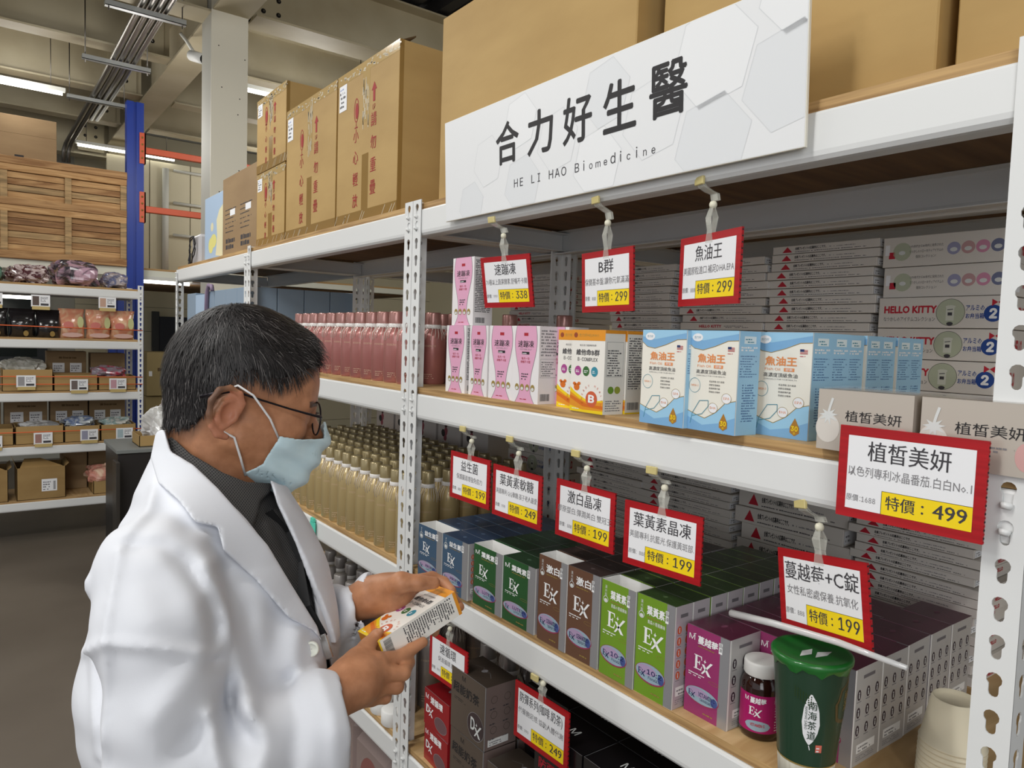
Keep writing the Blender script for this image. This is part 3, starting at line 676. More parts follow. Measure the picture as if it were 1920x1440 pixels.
def serif_E(p, F, a, b, h, m, l=3):
    w_ = h*.72; t = h*.055; s = h*.17
    P = lambda pts: p.poly(F, [(a+x*w_, b+y*h) for x, y in pts], m, l)
    P([(.14, 0), (.4, 0), (.4, 1), (.14, 1)]); P([(0, 0), (.14, 0), (.14, .05), (0, .05)]); P([(0, .95), (.14, .95), (.14, 1), (0, 1)])
    P([(.4, 0), (.9, 0), (1.0, .3), (.93, .3), (.8, .07), (.4, .07)]); P([(.4, .93), (.8, .93), (.9, .72), (.96, .72), (.92, 1), (.4, 1)]); P([(.4, .47), (.6, .47), (.66, .36), (.72, .36), (.72, .66), (.66, .66), (.6, .54), (.4, .54)])
def swash_X(p, F, a, b, h, m, l=3):
    w_ = h*.95
    P = lambda pts: p.poly(F, [(a+x*w_, b+y*h) for x, y in pts], m, l)
    P([(-.02, 0), (.14, 0), (1.02, 1), (.8, 1)]); P([(.02, .7), (.25, .72), (.9, 0), (.62, 0)])
    P([(.3, 1.12), (.34, .98), (.44, .94), (.34, .9), (.3, .78), (.26, .9), (.17, .94), (.26, .98)])
def EX(p, F, a, b, h, m, l=3, d=False):
    if d:
        p.text(F, 'D', a, b, h, m, w=h*.72, bold=.02, l=l)
    else: serif_E(p, F, a, b, h, m, l)
    swash_X(p, F, a+h*.66, b-h*.18, h*.98, m, l+1)
M_ovalrim = mat('pearl_oval_rim', (150, 60, 90), .35); M_oval = mat('pearl_oval', (150, 172, 186), .25, coat=.4); M_oval2 = mat('pearl_oval_lilac', (172, 150, 182), .25, coat=.4); M_navy = mat('ink_navy', (28, 42, 86), .5)
M_gold = mat('gold_print', (176, 150, 84), .35, metal=.4)
M_seal = mat('pale_seal', (214, 216, 214), .5)
def oval(p, F, a, b, ra, rb, main, l=3, txt2=None, ex='EX'):
    p.ell(F, a, b, ra, rb, M_ovalrim, l, 28); p.ell(F, a, b+rb*.06, ra*.95, rb*.9, M_oval, l+1, 28)
    p.ell(F, a-ra*.2, b+rb*.3, ra*.62, rb*.5, M_oval2, l+2, 22); p.ell(F, a+ra*.72, b-rb*.05, ra*.2, rb*.5, mat('oval_navy', (70, 84, 140), .4), l+2, 14)
    EX(p, F, a-ra*.8, b-rb*.32, rb*.62, M_navy, l+3); p.text(F, main, a-ra*.2, b-rb*.05, rb*.5, M_navy, w=ra*.98, bold=.015, l=l+3)
    p.text(F, txt2 or 'CAPSULE', a-ra*.1, b-rb*.5, rb*.3, M_navy, w=ra*.8, l=l+3)
def ex_front(p, F, w_, h, title, main, txt2, logo=True, flavour=None):
    s = h/.16; p.rect(F, w_*.79, 0, w_, h, M_silver, 1)
    if logo: p.text(F, 'M', w_*.06, h*.845, h*.06, M_lettering, w=w_*.14, l=3); p.line(F, [(w_*.16, h*.91), (w_*.22, h*.92)], .001, M_lettering, 3)
    else: p.ring(F, w_*.13, h*.8, w_*.075, w_*.075, .001, M_seal, 3); p.vtext(F, '漢光製', w_*.13, h*.95, h*.036, M_seal, l=3); p.ell(F, w_*.13, h*.79, w_*.05, w_*.04, M_seal, 3, 10)
    p.text(F, title, w_*.27, h*.82, h*.095, M_lettering, w=w_*.47, bold=.025, l=3)
    p.rect(F, w_*.76, h*.81, w_*.84, h*.93, M_lettering, 3); p.vtext(F, '晶凍', w_*.8, h*.925, h*.045, M_dark, l=4)
    p.fine(F, w_*.28, h*.79, w_*.74, h*.812, 1, M_gold, 3, 4, cell=.003)
    if flavour: p.text(F, flavour, w_*.3, h*.735, h*.04, M_lettering, w=w_*.46, l=3)
    EX(p, F, w_*.2, h*.53, h*.16, M_lettering)
    p.fine(F, w_*.08, h*.44, w_*.55, h*.49, 2, M_lettering, 3, 9, cell=.003, fill=.5); p.ring(F, w_*.68, h*.445, w_*.12, h*.018, .0004, M_gold, 3, 16)
    oval(p, F, w_*.42, h*.24, w_*.4, h*.1, main, 3, txt2)
    p.fine(F, w_*.46, h*.055, w_*.74, h*.08, 1, M_gold, 3, 12, cell=.004, fill=.7)
M_icon = mat('orange_icon', (206, 96, 60), .5); M_icondark = mat('dark_icon', (60, 46, 56), .5)
def ex_side(p, G, d, h, m_ic, cols=2, rows=5, back=None):
    p.rect(G, 0, 0, d, h, back or mat('pale_silver_side', (196, 190, 194), .35, metal=.25), 0); p.rect(G, 0, 0, d*.05, h, M_boxwhite, 1)
    p.rect(G, d*.3, h*.88, d*.72, h*.915, mat('side_heading_dark', (110, 106, 110), .5), 2)
    top, bot = h*.82, h*.27
    for r in range(rows):
        for c in range(cols):
            a = d*(.5+(c-(cols-1)/2)*(.8/cols+.06)); b = top-(top-bot)*(r+.5)/rows; ra = min(d/cols*.24, (top-bot)/rows*.3)
            p.ell(G, a, b, ra*.82 if cols > 2 else ra, ra*1.3, m_ic, 2, 14); p.ell(G, a, b+ra*.5, ra*.24, ra*.3, M_seal, 3, 8); p.rect(G, a-ra*.2, b-ra*.8, a+ra*.2, b+ra*.15, M_seal, 3)
            p.rect(G, a-ra, b-ra*1.75, a+ra, b-ra*1.55, M_grey, 2)
    p.rect(G, d*.18, h*.12, d*.85, h*.21, M_boxwhite, 2); p.fine(G, d*.24, h*.13, d*.78, h*.2, 2, M_grey, 3, 2, cell=.003); p.fine(G, d*.18, h*.04, d*.85, h*.1, 3, M_grey, 2, 3, cell=.003, fill=.35)
def top_logo(p, T, w_, d, m):
    p.line(T, [(w_*.22, d*.5), (w_*.4, d*.62), (w_*.5, d*.45), (w_*.6, d*.58), (w_*.78, d*.4)], .0006, m, 1); p.ell(T, w_*.5, d*.52, w_*.05, d*.1, m, 1, 8); p.rect(T, 0, 0, w_, .0009, M_silver, 1)
def ex_series(size, body, top, title, main, txt2, x0, cols, rows, dx, z, lab, lab_open, lab_front, grp, open_col=0, flavour=None, logo=True, icon=M_icon):
    w_, d, h = size; F, G, T = faces(size)
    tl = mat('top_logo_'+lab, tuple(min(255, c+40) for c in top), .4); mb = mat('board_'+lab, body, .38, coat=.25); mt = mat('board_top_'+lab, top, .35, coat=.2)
    fr = MB(); ex_front(fr, F, w_, h, title, main, txt2, logo, flavour); fm = fr.mesh('front_print')
    sd = MB(); ex_side(sd, G, d, h, icon); sm = sd.mesh('side_print'); tp = MB(); top_logo(tp, T, w_, d, tl); tm = tp.mesh('top_print')
    def pr(nm, me, o): q = bpy.data.objects.new(nm, me); COL.objects.link(q); q.parent = o
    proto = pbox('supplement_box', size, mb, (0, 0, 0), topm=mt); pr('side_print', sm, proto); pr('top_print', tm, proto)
    used = False
    for c, y in enumerate(cols):
        for r in range(rows[c] if isinstance(rows, (list, tuple)) else rows):
            jx, jr = (rnd.random()-.5)*.002, R((rnd.random()-.5)*1.2)
            if r == 0:
                op = c == open_col
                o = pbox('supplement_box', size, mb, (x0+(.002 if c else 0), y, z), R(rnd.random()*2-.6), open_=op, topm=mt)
                pr('front_print', fm, o); pr('side_print', sm, o)
                if not op: pr('top_print', tm, o)
                tag(o, lab_open if op else lab_front, 'box')
            else:
                o = proto if not used else dup(proto, (0, 0, 0)); used = True
                o.location = (x0+dx*r+jx+(.003 if c == open_col else 0), y, z); o.rotation_euler = (0, 0, jr)
                tag(o, grp.replace('closed ', '').split(' in the rows')[0]+', %s row back, %s column' % (ORD[r], ('left', 'right')[c]), 'box', grp)
z3 = Z[2]
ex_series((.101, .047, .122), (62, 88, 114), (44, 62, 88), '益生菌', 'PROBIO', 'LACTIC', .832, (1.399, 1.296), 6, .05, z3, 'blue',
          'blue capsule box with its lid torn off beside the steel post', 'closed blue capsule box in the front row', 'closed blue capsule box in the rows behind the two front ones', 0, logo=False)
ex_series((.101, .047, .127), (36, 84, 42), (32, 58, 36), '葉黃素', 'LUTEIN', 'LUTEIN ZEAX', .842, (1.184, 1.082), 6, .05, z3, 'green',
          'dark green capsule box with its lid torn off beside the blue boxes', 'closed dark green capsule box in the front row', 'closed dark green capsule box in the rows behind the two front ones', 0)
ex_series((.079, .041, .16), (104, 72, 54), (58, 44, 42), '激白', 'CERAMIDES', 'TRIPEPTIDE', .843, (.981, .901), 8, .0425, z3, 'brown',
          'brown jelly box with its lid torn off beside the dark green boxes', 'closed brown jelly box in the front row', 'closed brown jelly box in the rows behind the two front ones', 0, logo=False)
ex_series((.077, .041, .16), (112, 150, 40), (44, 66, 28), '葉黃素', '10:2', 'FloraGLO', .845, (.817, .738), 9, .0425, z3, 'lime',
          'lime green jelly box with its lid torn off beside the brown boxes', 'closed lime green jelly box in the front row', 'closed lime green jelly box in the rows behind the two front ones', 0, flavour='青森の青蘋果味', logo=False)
# cranberry boxes: magenta fronts, silver sides full of little icons
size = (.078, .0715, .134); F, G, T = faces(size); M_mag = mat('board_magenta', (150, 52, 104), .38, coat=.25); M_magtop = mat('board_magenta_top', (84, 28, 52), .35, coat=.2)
fr = MB(); ex_front(fr, F, .078, .134, '蔓越莓', 'VITAMIN C', 'CRANBERRIES'); fm = fr.mesh('front_print')
sd = MB(); ex_side(sd, G, .0715, .134, M_icondark, 3, 3, mat('silver_box_side', (192, 190, 188), .36, metal=.2)); sm = sd.mesh('side_print')
tp = MB(); top_logo(tp, T, .078, .0715, mat('magenta_top_logo', (122, 66, 90), .4)); tm = tp.mesh('top_print')
k = 0; base = None
for (x, y, n_) in ((.868, .654, 5), (.938, .577, 4), (.93, .503, 5)):
    for r in range(n_):
        xx = x+.0725*r
        if base is None:
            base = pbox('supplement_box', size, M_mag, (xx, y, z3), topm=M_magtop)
            for nm, me in (('front_print', fm), ('side_print', sm), ('top_print', tm)): q = bpy.data.objects.new(nm, me); COL.objects.link(q); q.parent = base
            o = base
        else: o = dup(base, (0, 0, 0))
        o.location = (xx, y, z3); o.rotation_euler = (0, 0, R(rnd.random()*2-1))
        if k == 0: tag(o, 'magenta cranberry box in front, nearest the lime green boxes', 'box')
        elif y == .577 and r == 0: tag(o, 'magenta cranberry box directly behind the brown glass bottle', 'box')
        elif y == .503: tag(o, ['silver-sided cranberry box right behind the green drink cup', 'second silver-sided cranberry box behind the cup', 'third silver-sided cranberry box behind the cup', 'fourth silver-sided cranberry box behind the cup', 'silver-sided cranberry box furthest back, near the flat box stack'][r], 'box')
        else: tag(o, 'dark magenta box, %s row back in the %s cranberry column' % (ORD[r], 'left' if y > .6 else 'middle'), 'box', 'magenta boxes behind the front ones')
        k += 1
# pink jelly boxes
M_pinkbox = mat('pink_box_white', (232, 228, 228), .42); M_pink = mat('rose_pink_print', (222, 164, 192), .45); M_curve = mat('silver_curve', (134, 128, 130), .4)
size = (.078, .052, .147); F, G, T = faces(size); w_, d, h = size
p = MB(); prof = [(0, .36), (.12, .26), (.28, .22), (.45, .16), (.6, .34-.12), (.75, .33), (.9, .38), (1, .36)]
def hour(t):                                           # half width of the pink hourglass at height t
    return .5*(.62+.22*math.cos((t-.80)*math.pi*1.75)) if t > .12 else .5*(.42+.3*(.12-t)/.12)
n = 16; L_ = [(w_*(.5-hour(i/n)), h*i/n) for i in range(n+1)]; Rr = [(w_-a, b_) for a, b_ in L_]
for i in range(n): p.poly(F, [L_[i], Rr[i], Rr[i+1], L_[i+1]], M_pink, 1)
p.line(F, L_, .0011, M_curve, 2); p.line(F, Rr, .0011, M_curve, 2)
p.rect(F, w_*.42, h*.87, w_*.58, h*.91, M_inkred, 2); p.text(F, '速蹦凍', w_*.5, h*.72, h*.09, M_black, w=w_*.6, bold=.012, l=3, al='c')
p.text(F, 'SOOTHING JELLY', w_*.5, h*.685, h*.022, M_grey, w=w_*.45, l=3, al='c'); p.rect(F, w_*.36, h*.63, w_*.64, h*.665, M_black, 2); p.fine(F, w_*.38, h*.637, w_*.62, h*.66, 1, M_lettering, 4, 2, cell=.003)
p.text(F, '每天一包', w_*.5, h*.56, h*.035, M_inkred, w=w_*.3, l=3, al='c'); p.text(F, '順暢不卡關', w_*.5, h*.515, h*.035, M_inkred, w=w_*.36, l=3, al='c'); p.fine(F, w_*.36, h*.3, w_*.64, h*.4, 3, M_dark, 3, 3, cell=.004)
for i in range(4): p.ell(F, w_*(.2+.2*i), h*.2, w_*.075, w_*.085, M_gold, 4, 12); p.ell(F, w_*(.2+.2*i), h*.185, w_*.05, w_*.04, M_seal, 5, 10)
p.fine(F, w_*.32, h*.04, w_*.7, h*.08, 1, M_inkred, 3, 6, cell=.006, fill=.3); pfm = p.mesh('front_print')
p = MB(); p.fine(G, d*.08, h*.2, d*.92, h*.97, 30, M_dark, 1, 4, cell=.0016, fill=.6, ragged=.1); p.barcode(G, d*.12, h*.04, d*.6, h*.12, M_black, 1); psm = p.mesh('side_print')
p = MB(); p.fine(G, d*.08, h*.62, d*.92, h*.97, 9, M_grey, 1, 7, cell=.003); p.line(G, [(d*.08, h*.34), (d*.9, h*.34), (d*.9, h*.58), (d*.08, h*.58), (d*.08, h*.34)], .0005, M_grey, 1); p.fine(G, d*.12, h*.36, d*.86, h*.56, 7, M_grey, 1, 8, cell=.004); p.barcode(G, d*.1, h*.04, d*.55, h*.13, M_black, 1); psm2 = p.mesh('side_print')
for i, (x, y, zz, rz, lb, me) in enumerate([(.856, 1.35, 0, 0, 'pink and white jelly box at the left end of the front row', psm), (.856, 1.262, 0, -5, 'pink and white jelly box, second from the left end', psm), (.852, 1.173, 0, 4, 'pink and white jelly box, third from the left end', psm),
        (.85, 1.092, 0, 2, 'pink and white jelly box with a table on its side, beside the orange boxes', psm2), (.862, 1.338, .1475, 3, 'pink and white jelly box standing on top of the row', psm), (.895, 1.062, 0, 3, 'white side of a jelly box peeping out behind the front row', psm)]):
    o = pbox('jelly_box', size, M_pinkbox, (x, y, Z[3]+zz), R(rz))
    for nm, m_ in (('front_print', pfm), ('side_print', me)): q = bpy.data.objects.new(nm, m_); COL.objects.link(q); q.parent = o
    tag(o, lb, 'box')
# vitamin B boxes
M_cov = mat('vitamin_box_white', (236, 232, 224), .42); M_org = mat('orange_band', (226, 148, 38), .45); M_yel = mat('vivid_yellow', (240, 206, 30), .45); M_org2 = mat('deep_orange', (214, 110, 30), .45)
def vitb(size):
    F, G, T = faces(size); w_, d, h = size; p = MB()
    p.rect(F, 0, h*.87, w_, h, M_org, 1); p.ell(F, w_*.12, h*.935, w_*.06, h*.032, mat('maroon_print', (150, 70, 40), .5), 2, 14); p.text(F, '合力好HELIHAO', w_*.22, h*.915, h*.04, M_gold, w=w_*.6, l=2)
    p.text(F, '每日活力健康維他命', w_*.5, h*.8, h*.026, M_grey, w=w_*.5, l=2, al='c'); p.text(F, '維他命B群', w_*.5, h*.69, h*.075, M_dark, w=w_*.7, bold=.02, l=2, al='c'); p.text(F, 'B-COMPLEX', w_*.5, h*.62, h*.045, M_dark, w=w_*.6, bold=.01, l=2, al='c')
    for i, c in enumerate(((168, 74, 140), (66, 110, 60), (60, 140, 160))): p.ell(F, w_*(.22+.25*i), h*.5, w_*.1, h*.06, mat('capsule_badge_%d' % i, c, .4), 2, 18); p.fine(F, w_*(.16+.25*i), h*.48, w_*(.28+.25*i), h*.52, 2, M_lettering, 3, i, cell=.004)
    sw = [(0, .30), (.15, .24), (.35, .19), (.6, .135), (1, .17)]
    p.poly(F, [(0, 0), (w_, 0)]+[(w_*a, h*b_) for a, b_ in sw[::-1]], M_yel, 2); p.poly(F, [(0, .07*h), (w_*.4, .03*h), (w_, .04*h), (w_, .15*h), (w_*.6, h*.115), (w_*.3, h*.16), (0, h*.24)], M_org, 3); p.poly(F, [(0, .16*h), (w_*.4, .07*h), (w_, .06*h), (w_, .1*h), (w_*.55, h*.1), (0, h*.2)], M_org2, 4)
    p.ell(F, w_*.2, h*.3, w_*.09, h*.045, M_org2, 4, 9); p.ell(F, w_*.13, h*.34, w_*.05, h*.02, M_org2, 4, 9); p.ell(F, w_*.27, h*.345, w_*.05, h*.02, M_org2, 4, 9)
    p.ell(F, w_*.66, h*.17, w_*.17, h*.095, M_icon, 5, 22); p.text(F, 'B', w_*.66, h*.125, h*.095, M_lettering, w=w_*.18, bold=.03, l=6, al='c')
    for i, ch in enumerate('ENERGY HEALTH'):
        t = R(200-220*i/12); p.text(F, ch, w_*.66+w_*.27*math.cos(t), h*.17+h*.15*math.sin(t), h*.028, M_icon, l=4, al='c', rot=t-math.pi/2)
    p.fine(F, w_*.08, h*.03, w_*.4, h*.05, 1, M_lettering, 6, 2, cell=.004)
    q = MB(); q.rect(G, 0, h*.96, d, h, M_org, 1); q.rect(G, 0, 0, d, h*.018, M_yel, 1); q.fine(G, d*.1, h*.3, d*.93, h*.93, 22, M_dark, 1, 5, cell=.002, fill=.6); q.barcode(G, d*.1, h*.05, d*.7, h*.14, M_black, 1)
    q2 = MB(); q2.rect(G, 0, h*.96, d, h, M_org, 1); q2.line(G, [(d*.1, h*.45), (d*.93, h*.45), (d*.93, h*.86), (d*.1, h*.86), (d*.1, h*.45)], .0005, M_grey, 1); q2.fine(G, d*.14, h*.46, d*.9, h*.78, 11, M_dark, 1, 6, cell=.004, fill=.5)
    for a, c in ((.35, (110, 150, 50)), (.68, (150, 160, 60))): q2.ell(G, d*a, h*.29, d*.15, h*.045, mat('green_badge_%d' % int(a*10), c, .5), 2, 14)
    q2.fine(G, d*.1, h*.04, d*.9, h*.18, 5, M_grey, 1, 7, cell=.003)
    return p.mesh('front_print'), q.mesh('side_print'), q2.mesh('side_print')
size = (.086, .045, .141); vf, vs1, vs2 = vitb(size)
for (x, y, rz, lb, me) in ((.842, .91, -2, 'orange and white vitamin box in front, beside the first light blue box', vs2), (.864, .972, -2, 'orange and white vitamin box partly behind the front one', vs1), (.888, .905, -1, 'white side of a vitamin box with a barcode, behind the front one', vs1)):
    o = pbox('vitamin_box', size, M_cov, (x, y, Z[3]), R(rz), topm=M_org)
    for nm, m_ in (('front_print', vf), ('side_print', me)): q = bpy.data.objects.new(nm, m_); COL.objects.link(q); q.parent = o
    tag(o, lb, 'box')
# fish oil boxes
size = (.089, .044, .142); F, G, T = faces(size); w_, d, h = size
M_fcream = mat('fish_box_cream', (236, 232, 220), .42, coat=.2); M_sky = mat('sky_blue_print', (156, 202, 230), .42, coat=.2); M_sky2 = mat('mid_blue_print', (126, 174, 214), .42); M_oran = mat('orange_title', (228, 146, 88), .45); M_teal = mat('teal_line', (70, 140, 160), .5)
p = MB(); p.poly(F, [(0, h), (0, h*.87), (w_*.12, h*.82), (w_*.3, h*.805), (w_*.55, h*.845), (w_*.8, h*.9), (w_, h*.905), (w_, h)], M_sky2, 1); p.poly(F, [(0, h), (0, h*.93), (w_*.3, h*.9), (w_*.6, h*.93), (w_, h*.97), (w_, h)], M_sky, 2)
p.line(F, [(0, h*.87), (w_*.12, h*.82), (w_*.3, h*.805), (w_*.55, h*.845), (w_*.8, h*.9), (w_, h*.905)], .0009, M_gold, 2)
p.ell(F, w_*.18, h*.93, w_*.11, h*.04, M_paper, 3); p.text(F, '合力好', w_*.18, h*.918, h*.026, M_teal, w=w_*.14, l=4, al='c')
p.text(F, '魚油王', w_*.48, h*.68, h*.09, M_oran, w=w_*.56, bold=.03, l=3, al='c'); p.text(F, 'Fish Oil', w_*.2, h*.635, h*.025, M_oran, w=w_*.28, l=3); p.rect(F, w_*.54, h*.63, w_*.72, h*.662, M_oran, 3); p.text(F, '膠囊', w_*.63, h*.634, h*.024, M_paper, w=w_*.12, l=4, al='c')
p.text(F, '高濃度頂級魚油', w_*.48, h*.57, h*.042, M_dark, w=w_*.6, l=3, al='c'); p.text(F, 'ESPECIALLY FOR YOUR HEALTH', w_*.48, h*.545, h*.013, M_grey, w=w_*.58, l=3, al='c')
M_flagr, M_flagb = mat('flag_red', (176, 40, 56), .5), mat('flag_blue', (40, 52, 100), .5)
for i in range(4): p.rect(F, w_*.8, h*(.80+.011*i), w_*.93, h*(.8055+.011*i), M_flagr, 3)
p.rect(F, w_*.8, h*.822, w_*.87, h*.845, M_flagb, 4); p.fine(F, w_*.8, h*.775, w_*.94, h*.79, 1, M_flagr, 3, 2, cell=.004)
p.ring(F, w_*.16, h*.45, w_*.12, h*.075, .0006, M_teal, 3); p.text(F, 'OMEGA-3', w_*.16, h*.44, h*.02, M_oran, w=w_*.16, l=4, al='c')
for i in range(4): p.text(F, ('低溫萃取 活力滿滿', '調節生理機能', '促進新陳代謝', '思緒佳 好精神')[i], w_*.46, h*(.49-.034*i), h*.019, M_dark, w=w_*(.3, .22, .22, .22)[i], l=3)
p.poly(F, [(0, 0), (w_, 0), (w_, h*.33), (w_*.8, h*.3), (w_*.62, h*.2), (w_*.4, h*.13), (w_*.2, h*.16), (0, h*.2)], M_sky, 2); p.poly(F, [(0, 0), (w_, 0), (w_, h*.17), (w_*.7, h*.1), (w_*.35, h*.06), (0, h*.14)], M_sky2, 3)
p.line(F, [(0, h*.2), (w_*.2, h*.16), (w_*.4, h*.13), (w_*.62, h*.2), (w_*.8, h*.3), (w_, h*.33)], .0009, M_gold, 4)
for a, b_, tx in ((.56, .24, 'DHA'), (.82, .345, 'EPA')): p.ell(F, w_*a, h*b_, w_*.095, h*.052, M_paper, 5); p.ring(F, w_*a, h*b_, w_*.095, h*.052, .0006, M_gold, 6); p.text(F, tx, w_*a, h*b_-h*.011, h*.024, M_oran, w=w_*.12, l=7, al='c')
p.line(F, [(w_*.1, h*.06), (w_*.14, h*.17), (w_*.28, h*.3), (w_*.46, h*.31), (w_*.46, h*.25), (w_*.34, h*.17), (w_*.14, h*.14)], .0009, M_teal, 5)
p.poly(F, [(w_*.78, h*.2), (w_*.7, h*.11), (w_*.7, h*.06), (w_*.78, h*.03), (w_*.86, h*.06), (w_*.86, h*.11)], mat('amber_drop', (172, 122, 50), .3), 6); p.text(F, '30', w_*.78, h*.075, h*.05, M_yel, w=w_*.12, bold=.03, l=8, al='c'); p.text(F, '顆', w_*.78, h*.045, h*.022, M_yel, l=8, al='c')
fm = p.mesh('front_print')
p = MB(); p.rect(G, 0, 0, d, h, M_sky, 0); p.rect(G, 0, 0, d*.03, h, M_boxwhite, 1); p.rect(G, d*.25, h*.88, d*.8, h*.95, mat('white_badge', (226, 238, 240), .5), 1); p.fine(G, d*.3, h*.89, d*.75, h*.94, 2, M_teal, 2, 2, cell=.003); p.fine(G, d*.12, h*.81, d*.95, h*.86, 2, M_lettering, 1, 3, cell=.003, fill=.7)
p.fine(G, d*.1, h*.56, d*.92, h*.78, 9, mat('ink_blue_small', (70, 110, 160), .5), 1, 4, cell=.003, fill=.4); p.fine(G, d*.25, h*.13, d*.9, h*.5, 15, MATS['ink_blue_small'], 1, 5, cell=.002, fill=.55)
sm = p.mesh('side_print')
M_fishtop = mat('fish_box_top', (140, 176, 204), .42)
base = None
def fish(x, y, rz, lb, grp=None):
    global base
    if base is None:
        base = pbox('fish_oil_box', size, M_fcream, (x, y, Z[3]), topm=M_fishtop, sidem=M_sky)
        for nm, m_ in (('front_print', fm), ('side_print', sm)): q = bpy.data.objects.new(nm, m_); COL.objects.link(q); q.parent = base
        o = base
    else: o = dup(base, (0, 0, 0))
    o.location = (x, y, Z[3]); o.rotation_euler = (0, 0, R(rz)); tag(o, lb, 'box', grp)
fish(.826, .728, -3, 'light blue fish oil box, leftmost, beside the orange vitamin boxes')
fish(.83, .642, -4, 'light blue fish oil box in the middle of the three fronts')
fish(.879, .565, -3, 'light blue fish oil box with its front beside the tomato box')
for i in range(6): fish(.879+.0455*(i+1), .565+.004*(i % 2), -2+i % 3, ['light blue box directly behind the right-hand fish oil box', 'second light blue box behind the right-hand fish oil box', 'third light blue box behind the right-hand fish oil box', 'fourth light blue box behind the right-hand fish oil box', 'fifth light blue box behind the right-hand fish oil box', 'light blue box at the back end of the row'][i])
# tomato boxes in a film
M_tom = mat('champagne_board', (196, 186, 174), .3, metal=.25); M_tomlight = mat('pale_tomato_print', (214, 208, 200), .4); M_tompink = mat('blush_print', (206, 160, 156), .45)
size = (.112, .07, .073); F, G, T = faces(size); w_, d, h = size
p = MB(); a, b_ = w_*.12, h*.36; p.ell(F, a, b_, w_*.135, h*.24, M_tomlight, 1, 26)
for t, ln_ in ((40, .011), (5, .0125), (-30, .014), (-75, .013), (-110, .012), (-150, .013), (180, .0115), (140, .010)): p.poly(F, [(a+.003*math.cos(R(t+90)), h*.58+.003*math.sin(R(t+90))), (a+ln_*math.cos(R(t)), h*.58+ln_*math.sin(R(t))), (a+.003*math.cos(R(t-90)), h*.58+.003*math.sin(R(t-90)))], M_seal, 3)
p.line(F, [(a, h*.6), (a+.002, h*.72), (a+.005, h*.86)], .003, M_seal, 3); p.text(F, '植皙美妍', w_*.31, h*.5, h*.18, M_black, w=w_*.58, l=3); p.ell(F, w_*.9, h*.28, w_*.09, h*.2, M_tompink, 1, 18)
p.fine(F, w_*.32, h*.3, w_*.85, h*.4, 2, M_grey, 2, 3, cell=.004)
fm = p.mesh('front_print')
p = MB(); p.add([(-.0015, w_/2+.001, h+.0015), (-.0015, -w_/2-.001, h+.0015), (d, -w_/2-.001, h+.0025), (d, w_/2+.001, h+.0025)], [(0, 1, 2, 3)], M_film); fmm = p.mesh('plastic_wrap')
for y, lb, rz in ((.426, 'champagne tomato box wrapped in film behind the largest price tag', 0), (.306, 'champagne tomato box wrapped in film beside the right post', 0)):
    o = pbox('tomato_box', size, M_tom, (.832, y, Z[3]), R(rz))
    for nm, m_ in (('front_print', fm), ('plastic_wrap', fmm)): q = bpy.data.objects.new(nm, m_); COL.objects.link(q); q.parent = o
    tag(o, lb, 'box')
